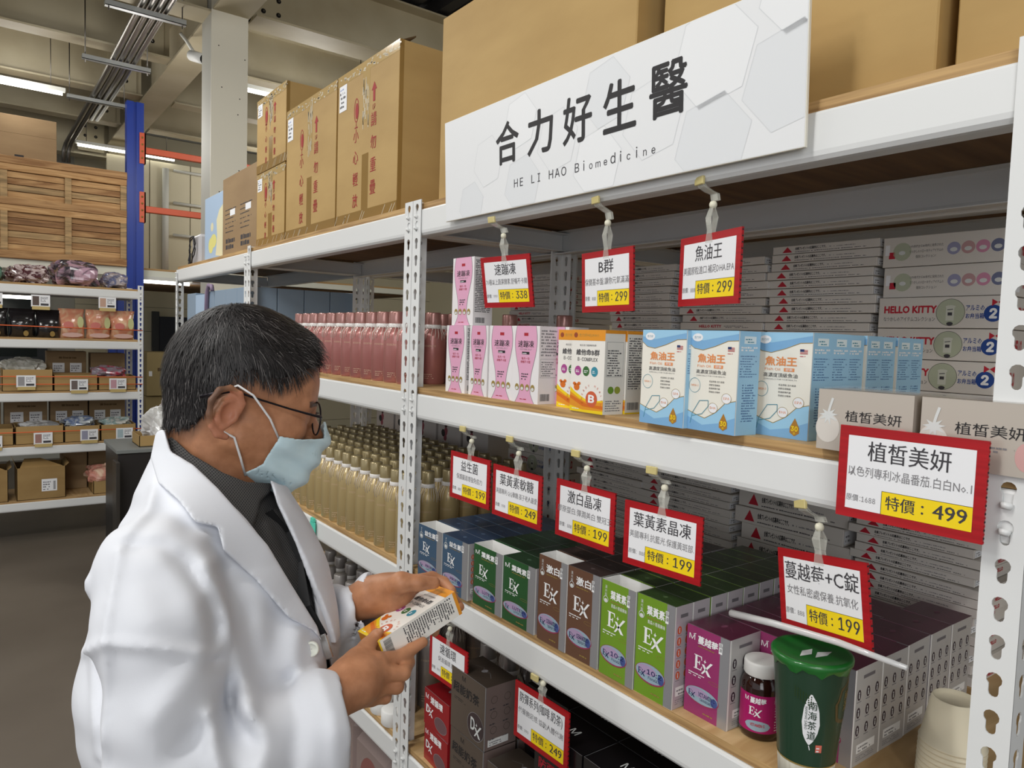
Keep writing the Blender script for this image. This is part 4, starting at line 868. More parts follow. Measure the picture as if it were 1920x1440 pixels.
# ---------------------------------------------------------------- flat boxes on the rear rack
XB = XR+.012
M_flat = mat('flat_box_white', (214, 208, 200), .45); M_hk = mat('lunch_red', (186, 28, 48), .5); M_nav = mat('lunch_navy', (28, 66, 140), .5); M_sage = mat('photo_sage', (178, 184, 160), .5)
def flatbox(W_, H_, D_=.24, big=False, alt=False):
    b = MB(); b.rbox((0, -W_/2, 0), (D_, W_/2, H_), M_flat, .0008); me = b.mesh('flat_box'); F = Face((0, W_/2, 0), (0, -1, 0), (0, 0, 1), (-1, 0, 0)); G = Face((0, -W_/2, 0), (1, 0, 0), (0, 0, 1), (0, -1, 0)); p = MB()
    if big and not alt:
        p.text(F, 'HELLO KITTY', W_*.05, H_*.48, H_*.25, M_hk, w=W_*.45, bold=.045, l=1, res=2); p.text(F, 'なつかしのアイテムコレクション', W_*.05, H_*.22, H_*.14, M_dark, w=W_*.44, l=1)
        p.ell(F, W_*.61, H_*.5, H_*.43, H_*.43, M_sage, 1, 26); p.ring(F, W_*.61, H_*.5, H_*.43, H_*.43, .0006, M_dark, 2); p.rect(F, W_*.575, H_*.24, W_*.64, H_*.68, mat('photo_tin', (204, 206, 192), .4), 2); p.ell(F, W_*.61, H_*.68, H_*.15, H_*.05, MATS['photo_tin'], 3, 12)
        p.line(F, [(W_*.585, H_*.58), (W_*.63, H_*.6)], .0012, M_dark, 4); p.rect(F, W_*.59, H_*.4, W_*.625, H_*.5, M_dark, 4); p.ell(F, W_*.61, H_*.14, H_*.1, H_*.06, M_dark, 3, 10)
        p.text(F, 'アルミの', W_*.73, H_*.55, H_*.17, M_nav, w=W_*.14, bold=.02, l=1); p.text(F, 'お弁当箱', W_*.73, H_*.3, H_*.17, M_nav, w=W_*.14, bold=.02, l=1)
        p.ell(F, W_*.935, H_*.46, H_*.26, H_*.26, M_nav, 1, 22); p.text(F, '2', W_*.935, H_*.3, H_*.32, M_lettering, bold=.04, l=3, al='c', res=2)
        for s_ in (-1, 1): p.poly(F, [(W_*.965, H_*.8), (W_*.965+s_*H_*.16, H_*.9), (W_*.965+s_*H_*.16, H_*.68)], M_hk, 3)
    elif big:
        for a, c in ((.17, (178, 184, 160)), (.6, (150, 150, 180)), (.712, (190, 150, 150)), (.824, (206, 140, 166)), (.936, (110, 116, 146))):
            p.ell(F, W_*a, H_*.5, H_*(.3 if a < .2 else .2), H_*(.3 if a < .2 else .2), mat('round_photo_%d' % int(a*100), c, .5), 1, 20); p.ell(F, W_*a, H_*.46, H_*.11, H_*.07, M_seal, 2, 10)
        p.rect(F, W_*.055, H_*.28, W_*.11, H_*.5, M_hk, 1); p.rect(F, W_*.02, H_*.4, W_*.06, H_*.75, M_paper, 1)
        p.text(F, '1970年代から80年代に発売された', W_*.235, H_*.6, H_*.1, M_dark, w=W_*.28, l=1); p.text(F, 'なつかしのハローキティアイテムの', W_*.235, H_*.43, H_*.1, M_dark, w=W_*.28, l=1); p.text(F, '復刻コレクション!', W_*.29, H_*.26, H_*.1, M_dark, w=W_*.17, l=1)
    elif alt:
        p.text(F, 'HELLO KITTY', W_*.25, H_*.3, H_*.4, M_hk, w=W_*.28, bold=.045, l=1); p.fine(F, W_*.56, H_*.3, W_*.9, H_*.7, 2, M_grey, 1, 2, cell=.004)
    else:
        p.poly(F, [(W_*.1, H_*.18), (W_*.2, H_*.18), (W_*.15, H_*.88)], M_hk, 1); p.text(F, '会員プレゼントの応募券はここです。', W_*.23, H_*.42, H_*.36, M_black, w=W_*.3, bold=.03, l=1)
        p.fine(F, W_*.56, H_*.5, W_*.86, H_*.66, 1, M_grey, 1, 5, cell=.003); p.fine(F, W_*.23, H_*.18, W_*.9, H_*.32, 1, M_dark, 1, 6, cell=.003, ragged=.02)
    q = MB(); q.rect(G, .003, H_*.12, .05, H_*.88, M_paper, 1); q.fine(G, .008, H_*.25, .03, H_*.75, 2, M_grey, 2, 2, cell=.004); q.text(G, 'HELLO', .06, H_*.25, H_*.45, M_hk, w=.03, bold=.04, l=1)
    return me, p.mesh('front_print'), q.mesh('end_print')
FB = {}
def stack(y, z0, W_, H_, n_, lab, grp, kinds='t', x=XB, jit=.006, D_=.24, lean=0, gap=.0012):
    for i in range(n_):
        kd = kinds[i % len(kinds)]; key = (W_, H_, kd, D_)
        if key not in FB: FB[key] = flatbox(W_, H_, D_, kd in 'BA', kd in 'Ah')
        body, fp, ep = FB[key]; o = bpy.data.objects.new('flat_box', body); COL.objects.link(o)
        for nm, m_ in (('front_print', fp), ('end_print', ep)): k = bpy.data.objects.new(nm, m_); COL.objects.link(k); k.parent = o
        o.location = (x+rnd.random()*jit, y+(rnd.random()-.5)*jit*1.5+lean*i, z0+i*(H_+gap)); o.rotation_euler = (0, 0, R((rnd.random()-.5)*2.2))
        if callable(lab): tag(o, lab(i), 'box', None)
        else: tag(o, lab+', '+ORD[n_-1-i]+' from the top', 'box', grp)
big_lab = ['lowest lunch box carton behind the tomato boxes', 'second lunch box carton from the shelf, partly behind the light blue boxes', 'third lunch box carton up from the shelf beside the right post', 'fourth lunch box carton up, just below the two with round pictures', 'lunch box carton with round pictures, lower of the two', 'lunch box carton with round pictures, topmost under the shelf']
stack(.569, Z[3], .2, .0535, 6, lambda i: big_lab[i], None, 'BBBBAA', jit=.008)
stack(.79, Z[3], .222, .0162, 19, 'thin flat box in the upper stack beside the lunch boxes', 'upper flat boxes beside the lunch boxes', 't', jit=.01)
stack(1.022, Z[3], .222, .0162, 18, 'thin flat box in the upper stack behind the 魚油王 tag', 'upper flat boxes behind the 魚油王 tag', 'thtt', jit=.01)
stack(1.262, Z[3], .2, .0162, 18, 'thin flat box in the upper stack behind the orange boxes', 'upper flat boxes behind the orange boxes', 'tt', jit=.01)
stack(1.70, Z[3], .2, .0162, 18, 'thin flat box in the stack seen beyond the stacked pink box', 'upper flat boxes beyond the red bottle', 'th', jit=.01)
z3b = Z[2]
stack(.583, z3b, .215, .0152, 22, 'thin flat box in the tall lower stack by the right post', 'lower flat boxes by the right post', 't', jit=.012)
stack(.826, z3b, .245, .034, 7, 'thicker flat box in the lower stack behind the 蔓越莓 tag', 'lower flat boxes behind the 蔓越莓 tag', 't', jit=.014)
stack(.826, z3b+7*.0352, .245, .034, 2, 'flat box with red lettering topping the lower stack', 'lettered flat boxes topping the lower stack', 'h', jit=.014)
stack(1.10, z3b, .262, .0165, 21, 'flat box in the lower stack behind the 葉黃素晶凍 tag', 'lower flat boxes behind the 葉黃素晶凍 tag', 't', jit=.014)
stack(1.345, z3b, .24, .0165, 19, 'flat box in the lower stack beside the back posts', 'lower flat boxes beside the back posts', 't', jit=.012)
stack(1.69, z3b, .2, .0535, 6, 'lunch box carton seen behind the 益生菌 tag', 'lunch box cartons behind the 益生菌 tag', 'B', jit=.012)
# boxes with a dark red floral print behind the gold bottles
M_flor = mat('floral_box_white', (206, 200, 196), .5); M_flor2 = mat('floral_dark', (70, 30, 36), .5)
b = MB(); b.rbox((0, -.075, 0), (.1, .075, .33), M_flor, .001); o = b.obj('floral_box', loc=(XB+.02, 2.0, z3b)); F = Face((0, .075, 0), (0, -1, 0), (0, 0, 1), (-1, 0, 0)); p = MB()
q = random.Random(4)
for i in range(16): p.ell(F, .03+.07*q.random(), .08+.22*q.random(), .006+.01*q.random(), .008+.012*q.random(), (M_flor2, mat('floral_rose', (150, 70, 84), .5), M_black)[i % 3], 1+i % 3, 8, rot=q.random()*3)
p.obj('floral_print', o); tag(o, 'tall white box with a dark red floral print behind the gold bottles', 'box', 'floral boxes behind the gold bottles')
for i in range(1, 5): dup(o, (XB+.02, 2.0+.165*i, z3b))
# ---------------------------------------------------------------- bottles in shrink film
def bottle(name, r, h, capr, caph, m, mc, label):
    e = empty(name); b = MB(); hs = h-caph
    b.lathe([(r*.9, 0), (r, .004), (r, hs*.78), (r*.97, hs*.83), (r*.84, hs*.89), (r*.62, hs*.945), (capr*.95, hs*.975), (capr*.95, hs)], m, 18, capb=True); b.obj('bottle_body', e)
    b = MB(); b.lathe([(capr*1.08, hs-.007), (capr*1.1, hs-.005), (capr*1.1, hs+.002), (capr*1.0, hs+.003)], mat('white_collar', (226, 222, 218), .3), 16); b.obj('collar', e)
    b = MB(); b.lathe([(capr, hs+.002), (capr*1.02, hs+.004), (capr, h-.003), (capr*.94, h), (.0005, h)], mc, 16); b.obj('cap', e)
    b = MB(); C_ = CylFace((0, 0, 0), r, R(228))
    b.text(C_, 'ESSENCE', -r*.5, h*.52, .0045, mat('pale_gold_print', (214, 186, 156), .4), w=r*1.0, l=1); b.fine(C_, -r*.4, h*.08, r*.4, h*.16, 3, MATS['pale_gold_print'], 1, 3, cell=.003, fill=.3); b.obj('label_print', e)
    b = MB(); q = random.Random(5)                      # pulled film between neck and shoulder, its highlights painted as pale streaks
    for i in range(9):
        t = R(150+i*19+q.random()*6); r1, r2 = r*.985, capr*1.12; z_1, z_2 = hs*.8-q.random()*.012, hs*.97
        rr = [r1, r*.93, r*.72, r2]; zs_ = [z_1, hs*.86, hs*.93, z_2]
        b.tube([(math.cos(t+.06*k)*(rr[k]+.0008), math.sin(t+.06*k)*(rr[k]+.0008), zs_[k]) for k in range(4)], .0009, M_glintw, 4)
    b.obj('shrink_film_glints', e); tag(e, label, 'bottle'); return e
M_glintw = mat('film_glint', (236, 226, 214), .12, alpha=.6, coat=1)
M_rose = mat('rose_metallic', (172, 110, 104), .34, metal=.25, coat=.4); M_rosecap = mat('rose_cap', (172, 124, 116), .28, metal=.35, coat=.5)
M_gld = mat('champagne_gold', (186, 164, 116), .32, metal=.25, coat=.4); M_gldcap = mat('champagne_cap', (168, 152, 112), .28, metal=.35, coat=.5)
M_slv = mat('grey_clear_bottle', (140, 132, 128), .3, metal=.2, coat=.5); M_slvc = mat('grey_clear_cap', (160, 154, 150), .3, metal=.3, coat=.5)
rb = bottle('rose_bottle', .0325, .182, .0195, .034, M_rose, M_rosecap, 'rose pink bottle')
first = True; nrow = 12
for i in range(4):
    for j in range(nrow):
        x, y = .883+.0675*i, 1.612+.0675*j
        lb = 'rose pink bottle in the %s row back, %s from the steel post' % (ORD[i], ORD[j]) if i else 'rose pink bottle in the front row, %s from the steel post' % ORD[j]; gp = 'rose pink bottles on the upper shelf'
        o = rb if first else dup(rb, (0, 0, 0)); first = False
        o.location = (x+(rnd.random()-.5)*.003, y, Z[3]); o.rotation_euler = (0, 0, R(rnd.random()*10-5)); tag(o, lb, 'bottle', gp)
for x, y, lb in ((1.09, 1.47, 'rose pink bottle behind the stacked pink and white boxes'), (1.15, 1.33, 'rose pink bottle whose cap shows behind the 速蹦凍 tag')):
    o = dup(rb, (x, y, Z[3])); tag(o, lb, 'bottle')
gb = bottle('gold_bottle', .029, .212, .0165, .034, M_gld, M_gldcap, 'gold bottle')
first = True
for i in range(7):
    for j in range(17):
        x, y = .876+.0595*i, 1.588+.0595*j
        o = gb if first else dup(gb, (0, 0, 0)); first = False
        o.location = (x+(rnd.random()-.5)*.003, y, z3); o.rotation_euler = (0, 0, R(rnd.random()*10-5))
        tag(o, 'champagne gold bottle, %s row back, %s from the steel post' % (ORD[i], ORD[j]) if i else 'champagne gold bottle in the front row, %s from the steel post' % ORD[j], 'bottle', 'champagne gold bottles on the middle shelf')
sb = bottle('grey_bottle', .036, .25, .02, .04, M_slv, M_slvc, 'grey bottle')
first = True
for i in range(5):
    for j in range(9):
        o = sb if first else dup(sb, (0, 0, 0)); first = False
        o.location = (.92+.075*i, 1.66+.085*j, Z[1]); o.rotation_euler = (0, 0, R(rnd.random()*10-5)); tag(o, 'grey see-through bottle in the rows under the gold bottles', 'bottle', 'grey bottles under the gold ones')
# white tubs at the front edge of that shelf, bags on the bottom shelf
b = MB(); b.lathe([(.03, 0), (.032, .003), (.032, .035), (.028, .038), (.0005, .038)], M_boxwhite, 18, capb=True); o = b.obj('white_jar', loc=(.9, 1.74, Z[1]+.253)); o.location = (.868, 1.62, Z[1]); tag(o, 'small white lidded jar beside the right hand on the lower shelf', 'jar', 'white jars on the lower shelf')
for j in range(1, 4): dup(o, (.868+.004*(j % 2), 1.62+.07*j, Z[1]))
M_bag = mat('misty_plastic_bag', (150, 132, 128), .25, coat=.6); M_bagred = mat('rose_through_plastic', (140, 84, 80), .3, coat=.5)
for i, (x, y) in enumerate(((.9, 1.70), (.92, 1.95), (1.1, 1.75), (1.1, 2.0), (.93, 2.22))):
    b = MB(); b.rbox((0, 0, 0), (.15, .22, .27), M_bag, .02); e = b.obj('wrapped_pack', loc=(x, y, Z[0]))
    F = Face((0, .22, 0), (0, -1, 0), (0, 0, 1), (-1, 0, 0)); t = MB(); t.ell(F, .11, .14, .07, .09, M_bagred, 1, 20); t.ell(F, .11, .14, .05, .012, M_flor2, 2, 12); t.obj('pack_print', e)
    tag(e, 'film-wrapped pack with a reddish round print on the lowest shelf', 'pack', 'film-wrapped packs on the lowest shelf')
b = MB(); b.rbox((-.004, -.02, -.06), (-.001, .02, 0), mat('mint_plastic', (96, 216, 190), .3), .001); b.rbox((-.006, -.012, .0), (.002, .012, .012), MATS['mint_plastic'], .001)
tag(b.obj('shelf_clip', loc=(.836, 2.1, 1.005)), 'mint green plastic clip on the shelf edge beside the coat', 'clip')
# ---------------------------------------------------------------- lower shelf: tea, coffee and slimming boxes
z4 = Z[1]; size = (.112, .075, .086); F, G, T = faces(size); w_, d, h = size
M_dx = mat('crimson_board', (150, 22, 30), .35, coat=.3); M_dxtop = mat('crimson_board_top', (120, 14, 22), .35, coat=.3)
p = MB(); p.text(F, 'M', w_*.05, h*.74, h*.13, M_lettering, w=w_*.12, l=1); p.text(F, '速循環', w_*.25, h*.68, h*.2, M_lettering, w=w_*.5, bold=.03, l=1); p.text(F, 'D', w_*.08, h*.36, h*.22, M_lettering, w=w_*.14, bold=.02, l=1); swash_X(p, F, w_*.2, h*.3, h*.24, M_lettering, 2)
p.ell(F, w_*.68, h*.28, w_*.25, h*.2, mat('dusky_oval', (110, 80, 84), .3), 2, 22); p.ring(F, w_*.68, h*.28, w_*.25, h*.2, .001, M_silver, 3); fm = p.mesh('front_print')
p = MB(); top_logo(p, T, w_, d, M_silver); tm = p.mesh('top_print')
for i, lb in enumerate(('lower of the two crimson boxes stacked beside the post', 'upper of the two crimson boxes stacked beside the post')):
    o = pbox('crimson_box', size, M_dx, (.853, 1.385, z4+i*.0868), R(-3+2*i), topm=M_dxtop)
    for nm, m_ in (('front_print', fm), ('top_print', tm)): q = bpy.data.objects.new(nm, m_); COL.objects.link(q); q.parent = o
    tag(o, lb, 'box')
size = (.132, .082, .1365); F, G, T = faces(size); w_, d, h = size
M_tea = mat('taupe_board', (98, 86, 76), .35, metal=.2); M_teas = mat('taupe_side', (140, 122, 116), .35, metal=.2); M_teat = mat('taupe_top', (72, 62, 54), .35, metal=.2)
p = MB(); p.text(F, 'M', w_*.37, h*.86, h*.08, M_black, w=w_*.1, l=1, al='c'); p.text(F, '超能奶茶', w_*.06, h*.62, h*.17, M_black, w=w_*.76, bold=.02, l=1); p.fine(F, w_*.1, h*.5, w_*.5, h*.56, 2, M_black, 1, 2, cell=.004, fill=.4)
p.ell(F, w_*.74, h*.28, w_*.24, h*.22, mat('dark_plum_oval', (66, 54, 56), .3), 1, 24); p.ring(F, w_*.74, h*.28, w_*.24, h*.22, .001, M_silver, 2); p.text(F, 'D', w_*.6, h*.2, h*.2, M_seal, w=w_*.12, bold=.02, l=3); swash_X(p, F, w_*.71, h*.13, h*.2, M_seal, 4); p.rect(F, w_*.985, 0, w_, h, M_silver, 1); fm = p.mesh('front_print')
p = MB(); p.rect(G, 0, 0, .001, h, M_silver, 1)
for i in range(3):
    for c in range(2): p.ring(G, d*(.27+.42*c), h*(.78-.24*i), d*.1, d*.1, .0008, M_teat, 1); p.fine(G, d*(.14+.42*c), h*(.63-.24*i), d*(.4+.42*c), h*(.67-.24*i), 1, M_dark, 1, 2, cell=.004)
p.rect(G, d*.1, h*.05, d*.75, h*.16, M_boxwhite, 1); p.fine(G, d*.15, h*.07, d*.7, h*.14, 2, M_grey, 2, 2, cell=.003); sm = p.mesh('side_print')
p = MB(); top_logo(p, T, w_, d, M_grey); p.rect(T, 0, 0, w_, .0012, M_silver, 2); tm = p.mesh('top_print')
for i, (x, y, zz, lb) in enumerate(((.85, 1.253, 0, 'lower taupe milk tea box in the stack of two'), (.85, 1.253, .138, 'upper taupe milk tea box in the stack of two'), (.842, 1.095, 0, 'single low taupe milk tea box partly behind the 防彈系列 tag'), (.94, 1.253, .138, 'taupe milk tea box behind the stack of two'))):
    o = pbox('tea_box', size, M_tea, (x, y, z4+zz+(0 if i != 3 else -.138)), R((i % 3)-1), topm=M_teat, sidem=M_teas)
    for nm, m_ in (('front_print', fm), ('side_print', sm), ('top_print', tm)): q = bpy.data.objects.new(nm, m_); COL.objects.link(q); q.parent = o
    tag(o, lb, 'box')
M_blk = mat('black_glossy_board', (22, 20, 22), .28, coat=.3)
p = MB(); p.text(F, 'M', w_*.4, h*.7, h*.12, M_seal, w=w_*.14, l=1); p.text(F, '防彈咖啡', w_*.1, h*.42, h*.16, M_inkred, w=w_*.76, bold=.02, l=1); fm = p.mesh('front_print')
p = MB(); p.text(T, 'M', w_*.42, d*.4, .018, M_seal, w=.02, l=1); p.line(T, [(0, .0004), (w_, .0004)], .0008, M_grey, 1); p.line(T, [(.0004, 0), (.0004, d)], .0008, M_grey, 1); tm = p.mesh('top_print')
base = None; n = 0
for i in range(4):
    for j, y in enumerate((1.095, .96, .825, .69, .555)):
        for k_ in range(2):
            if j == 0 and i == 0: continue
            zz = z4+.138*k_; x = .852+.085*i
            if base is None:
                base = pbox('coffee_box', size, M_blk, (0, 0, 0))
                for nm, m_ in (('front_print', fm), ('top_print', tm)): q = bpy.data.objects.new(nm, m_); COL.objects.link(q); q.parent = base
                o = base
            else: o = dup(base, (0, 0, 0))
            o.location = (x, y, zz); o.rotation_euler = (0, 0, R(rnd.random()*2-1)); tag(o, 'black glossy coffee box in the stacked rows on the lower shelf', 'box', 'black coffee boxes on the lower shelf')
# pale bottles and a brown carton at the back of the lower shelf
for i, (x, y) in enumerate(((1.02, 1.42), (1.09, 1.36), (1.12, 1.45), (1.03, 1.34))):
    o = dup(sb, (x, y, z4)); tag(o, 'pale grey bottle standing behind the 速循環 tag', 'bottle', 'pale bottles behind the 速循環 tag')
carton('cardboard_box', (.4, .3, .26), 'brown carton in the shade behind the crimson boxes', (1.34, 1.75, z4), 0, m=M_card2)
# ---------------------------------------------------------------- brown glass pill bottle, drink cup, paper cups
M_glassb = mat('amber_glass', (40, 16, 10), .08, coat=.6); M_capw = mat('white_cap', (226, 224, 220), .45); M_magl = mat('magenta_label', (166, 18, 96), .4)
e = empty('pill_bottle', (.908, .588, z3)); r = .0285
b = MB(); b.lathe([(r*.85, 0), (r*.97, .003), (r, .008), (r, .072), (r*.97, .078), (r*.82, .086), (.021, .09), (.021, .094)], M_glassb, 28, capb=True); b.obj('bottle_body', e)
b = MB(); b.lathe([(.0245, .089), (.0252, .0905), (.0252, .105), (.0245, .108), (.0225, .1088), (.0005, .109)], M_capw, 40, capb=True)
b.obj('cap', e)
C_ = CylFace((0, 0, 0), r, R(222)); b = MB(); b.rect(C_, -r*1.5, .012, r*1.5, .066, M_magl, 0, 20)
b.text(C_, 'M', -r*.95, .056, .006, M_lettering, w=.006, l=2); b.text(C_, '蔓越莓', -r*.65, .0535, .009, M_lettering, w=.022, bold=.03, l=2); EX(b, C_, -r*.7, .037, .0115, M_lettering)
b.ell(C_, -r*.25, .022, .018, .0075, M_oval, 2, 26); b.text(C_, 'VITAMIN C', -r*.6, .0212, .0042, M_hk, w=.02, bold=.02, l=4); b.fine(C_, r*.6, .016, r*1.4, .052, 9, M_lettering, 2, 4, cell=.002, fill=.35); b.rect(C_, r*.55, .055, r*1.4, .06, M_lettering, 1); b.obj('label', e)
tag(e, 'brown glass pill bottle with a magenta label and ribbed white cap', 'bottle')
e = empty('drink_cup', (.86, .487, z3)); M_cup = mat('dark_green_cup', (34, 62, 44), .4, coat=.3); M_cupb = noisy('white_sleeve', (226, 222, 206), (206, 200, 182), (220, 220, 4), 2, .55); M_film2 = mat('green_sealing_film', (30, 104, 40), .3, coat=.5)
hC = .17; rb_, rt = .0325, .0465; k_ = (rt-rb_)/hC; rr = lambda z_: rb_+k_*z_
b = MB(); b.lathe([(rb_*.92, .004), (rb_*.92, .0), (rb_, .0), (rr(.034), .034)], M_cupb, 40, capb=True); b.lathe([(rr(.034)+.0006, .034), (rr(.036)+.0006, .036)], M_gold, 40); b.lathe([(rr(.036)+.0002, .036), (rt, hC-.006)], M_cup, 40); b.obj('cup_wall', e)
b = MB(); q = random.Random(8); seg = 40; rows = [(rt+.0004, hC-.013), (rt+.003, hC-.007), (rt+.0035, hC-.002), (rt+.001, hC+.001), (rt*.93, hC), (rt*.6, hC-.002), (.0005, hC-.002)]
vs = []
for j, (r_, z_) in enumerate(rows):
    for i in range(seg):
        t = 2*math.pi*i/seg; f = (.003*math.sin(t*9+1)+.002*math.sin(t*17)) if j == 0 else 0
        vs.append((r_*math.cos(t), r_*math.sin(t), z_+f))
b.add(vs, [(j*seg+i, j*seg+(i+1) % seg, (j+1)*seg+(i+1) % seg, (j+1)*seg+i) for j in range(len(rows)-1) for i in range(seg)], M_film2, True)
T_ = Face((0, 0, hC-.0018), (math.cos(R(-35)), math.sin(R(-35)), 0), (math.sin(R(35)), math.cos(R(35)), 0), (0, 0, 1)); b.obj('sealing_film', e)
b = MB(); b.poly(T_, [(-.022, -.014), (-.012, .002), (.004, .008), (-.004, -.008)], M_seal, 1); b.poly(T_, [(-.004, -.018), (.006, -.002), (.026, .0), (.014, -.012)], M_seal, 1); b.obj('film_print', e)
C_ = CylFace((0, 0, 0), rb_, R(222), k_)
class LeafFace(CylFace):
    def pt(s, a, b_, l=0):
        r = s.r+s.k*b_+.0003*(l+2); t = s.a0+a/(s.r+s.k*.1); return s.c+Vector((math.cos(t)*r, math.sin(t)*r, b_))
C_ = LeafFace((0, 0, 0), rb_, R(213), k_); b = MB()
leaf = [(0, .064), (.005, .07), (.0095, .08), (.0115, .092), (.0105, .106), (.007, .12), (.0, .133), (-.0055, .122), (-.0085, .108), (-.0095, .094), (-.0085, .08), (-.005, .071)]
b.poly(C_, leaf, M_paper, 0); b.line(C_, [(0, .064), (.0015, .058)], .001, M_paper, 0)
b.vtext(C_, '南海茶道', .0022, .1225, .0112, M_cup, gap=.16, bold=.006, l=2); b.text(C_, 'NANHAI SADO', -.0062, .115, .0028, M_cup, w=.03, l=2, rot=-math.pi/2)
b.rect(C_, .0085, .056, .0165, .066, mat('salmon_seal', (216, 110, 92), .5), 1); b.fine(C_, .0095, .057, .0155, .065, 2, M_paper, 2, 2, cell=.003)
fr = [(.031, .098), (.033, .11), (.029, .118), (.034, .126), (.036, .138), (.044, .142), (.05, .148), (.056, .142), (.064, .138), (.066, .126), (.071, .118), (.067, .11), (.069, .098), (.062, .093), (.05, .09), (.038, .093)]
b.poly(C_, fr, mat('bronze_crest', (92, 76, 44), .4), 0); b.poly(C_, [(.05+(x-.05)*.8, .118+(y-.118)*.84) for x, y in fr], M_cup, 1); b.vtext(C_, '南海', .05, .135, .014, M_gold, gap=.05, bold=.01, l=2)
for i in range(7):
    for j in range(5): b.ell(C_, -.018+.003*i, .125+.003*j-.0015*i, .0007, .0012, MATS['board_top_lime'], 1, 6)
b.obj('cup_print', e); tag(e, 'dark green takeaway drink cup with a white leaf and 南海茶道', 'cup')
M_pc = mat('cream_paper_cup', (224, 214, 188), .6, sss=0)
b = MB(); b.lathe([(.026, 0), (.0265, .002), (.036, .078), (.0375, .0785), (.0378, .0805), (.0362, .0815), (.0352, .079), (.0255, .006), (.0005, .006)], M_pc, 36, capb=True); o = b.obj('paper_cup', loc=(.925, .395, z3))
# the stack stands mouth down
o.rotation_euler = (math.pi, 0, 0); o.location = (.93, .4, z3+.0815)
b = MB(); b.lathe([(.0372, 0), (.0392, .001), (.0394, .003), (.0376, .0042), (.0275, .058), (.0262, .0605), (.0252, .0605), (.0248, .055), (.0005, .055)], M_pc, 36)
bpy.data.objects.remove(o)
o = b.obj('paper_cup', loc=(1.012, .376, z3)); names_ = ['lowest', 'second', 'third', 'fourth', 'fifth', 'sixth', 'seventh', 'eighth', 'topmost']
tag(o, 'cream paper cup, lowest of the nested stack by the right post', 'cup')
for i in range(1, 9): dup(o, (1.012+.0004*i, .376, z3+.0064*i), label='cream paper cup, %s in the nested stack by the right post' % names_[i])
# ---------------------------------------------------------------- goods on the rack across the aisle
YL = 6.2; ZL = [z+.0146 for z in LV2]
M_tray = mat('tray_cardboard', (168, 138, 88), .75); M_greytext = mat('label_grey', (120, 118, 124), .6)
def label_card(x, z, lb, y=YL-.012, w_=.115, h=.085, pic=(110, 96, 92), strip=True):
    e = empty('product_label', (x, y, z)); b = MB(); b.box((-w_/2, -.001, 0), (w_/2, .001, h), M_paper); b.obj('card', e)
    F = Face((-w_/2, -.0012, 0), (1, 0, 0), (0, 0, 1), (0, -1, 0)); p = MB(); p.rect(F, w_*.08, h*.12, w_*.42, h*.88, mat('label_photo_%d_%d' % (pic[0], pic[1]), pic, .6), 1)
    p.fine(F, w_*.5, h*.45, w_*.94, h*.88, 4, M_greytext, 1, 3, cell=.008); p.rect(F, w_*.5, h*.12, w_*.92, h*.3, M_dark, 1); p.obj('label_print', e)
    if strip: t = MB(); t.rect(F, w_*.05, -.02, w_*.98, .004, mat('pale_tape', (196, 172, 112), .4), 2); t.obj('tape_strip', e)
    tag(e, lb, 'label')
label_card(.41, 1.70, 'price label with a dark mug-shaped picture on the top beam of the far rack', pic=(92, 76, 70)); label_card(.83, 1.71, 'price label with a peach picture on the top beam of the far rack', pic=(196, 160, 140)); label_card(.13, 1.70, 'price label at the left end of the far rack top beam')
label_card(.32, 1.125, 'price label on the leftmost tray, third shelf from the top', pic=(150, 148, 150)); label_card(.645, 1.095, 'price label on the middle tray, third shelf from the top'); label_card(.9, 1.10, 'price label on the tray by the post, third shelf from the top', pic=(196, 150, 160))
label_card(.42, .71, 'price label with a dark dot picture on the second shelf from the bottom', pic=(160, 120, 112)); label_card(.71, .72, 'price label on the middle trays, second shelf from the bottom', pic=(150, 150, 170)); label_card(.945, .72, 'price label nearest the black cabinet on the far rack', pic=(170, 190, 196)); label_card(.12, .70, 'price label at the left end, second shelf from the bottom')
def tray(x0, x1, z, h, lb, dep=.3, y=YL+.02):
    w_ = x1-x0; t = .004; b = MB()
    b.box((0, 0, 0), (w_, dep, t), M_tray); b.box((0, 0, 0), (w_, t, h), M_tray); b.box((0, dep-t, 0), (w_, dep, h), M_tray); b.box((0, 0, 0), (t, dep, h), M_tray); b.box((w_-t, 0, 0), (w_, dep, h), M_tray)
    o = b.obj('cardboard_tray', loc=(x0, y, z)); tag(o, lb, 'tray'); return o
tray(.18, .485, ZL[2], .155, 'open cardboard tray at the left end of the third shelf'); tray(.49, .77, ZL[2], .115, 'open cardboard tray in the middle of the third shelf'); tray(.775, 1.03, ZL[2], .105, 'open cardboard tray beside the post on the third shelf')
tray(-.02, .245, ZL[1], .12, 'low cardboard tray cut by the left picture edge'); tray(.255, .55, ZL[1], .13, 'low cardboard tray, second from left above the open carton'); tray(.555, .785, ZL[1], .12, 'low cardboard tray between two others above the bottom shelf'); tray(.79, 1.03, ZL[1], .12, 'low cardboard tray by the post above the bottom shelf')
tray(.74, .97, ZL[0], .1, 'small cardboard tray under the pink bag on the bottom shelf')
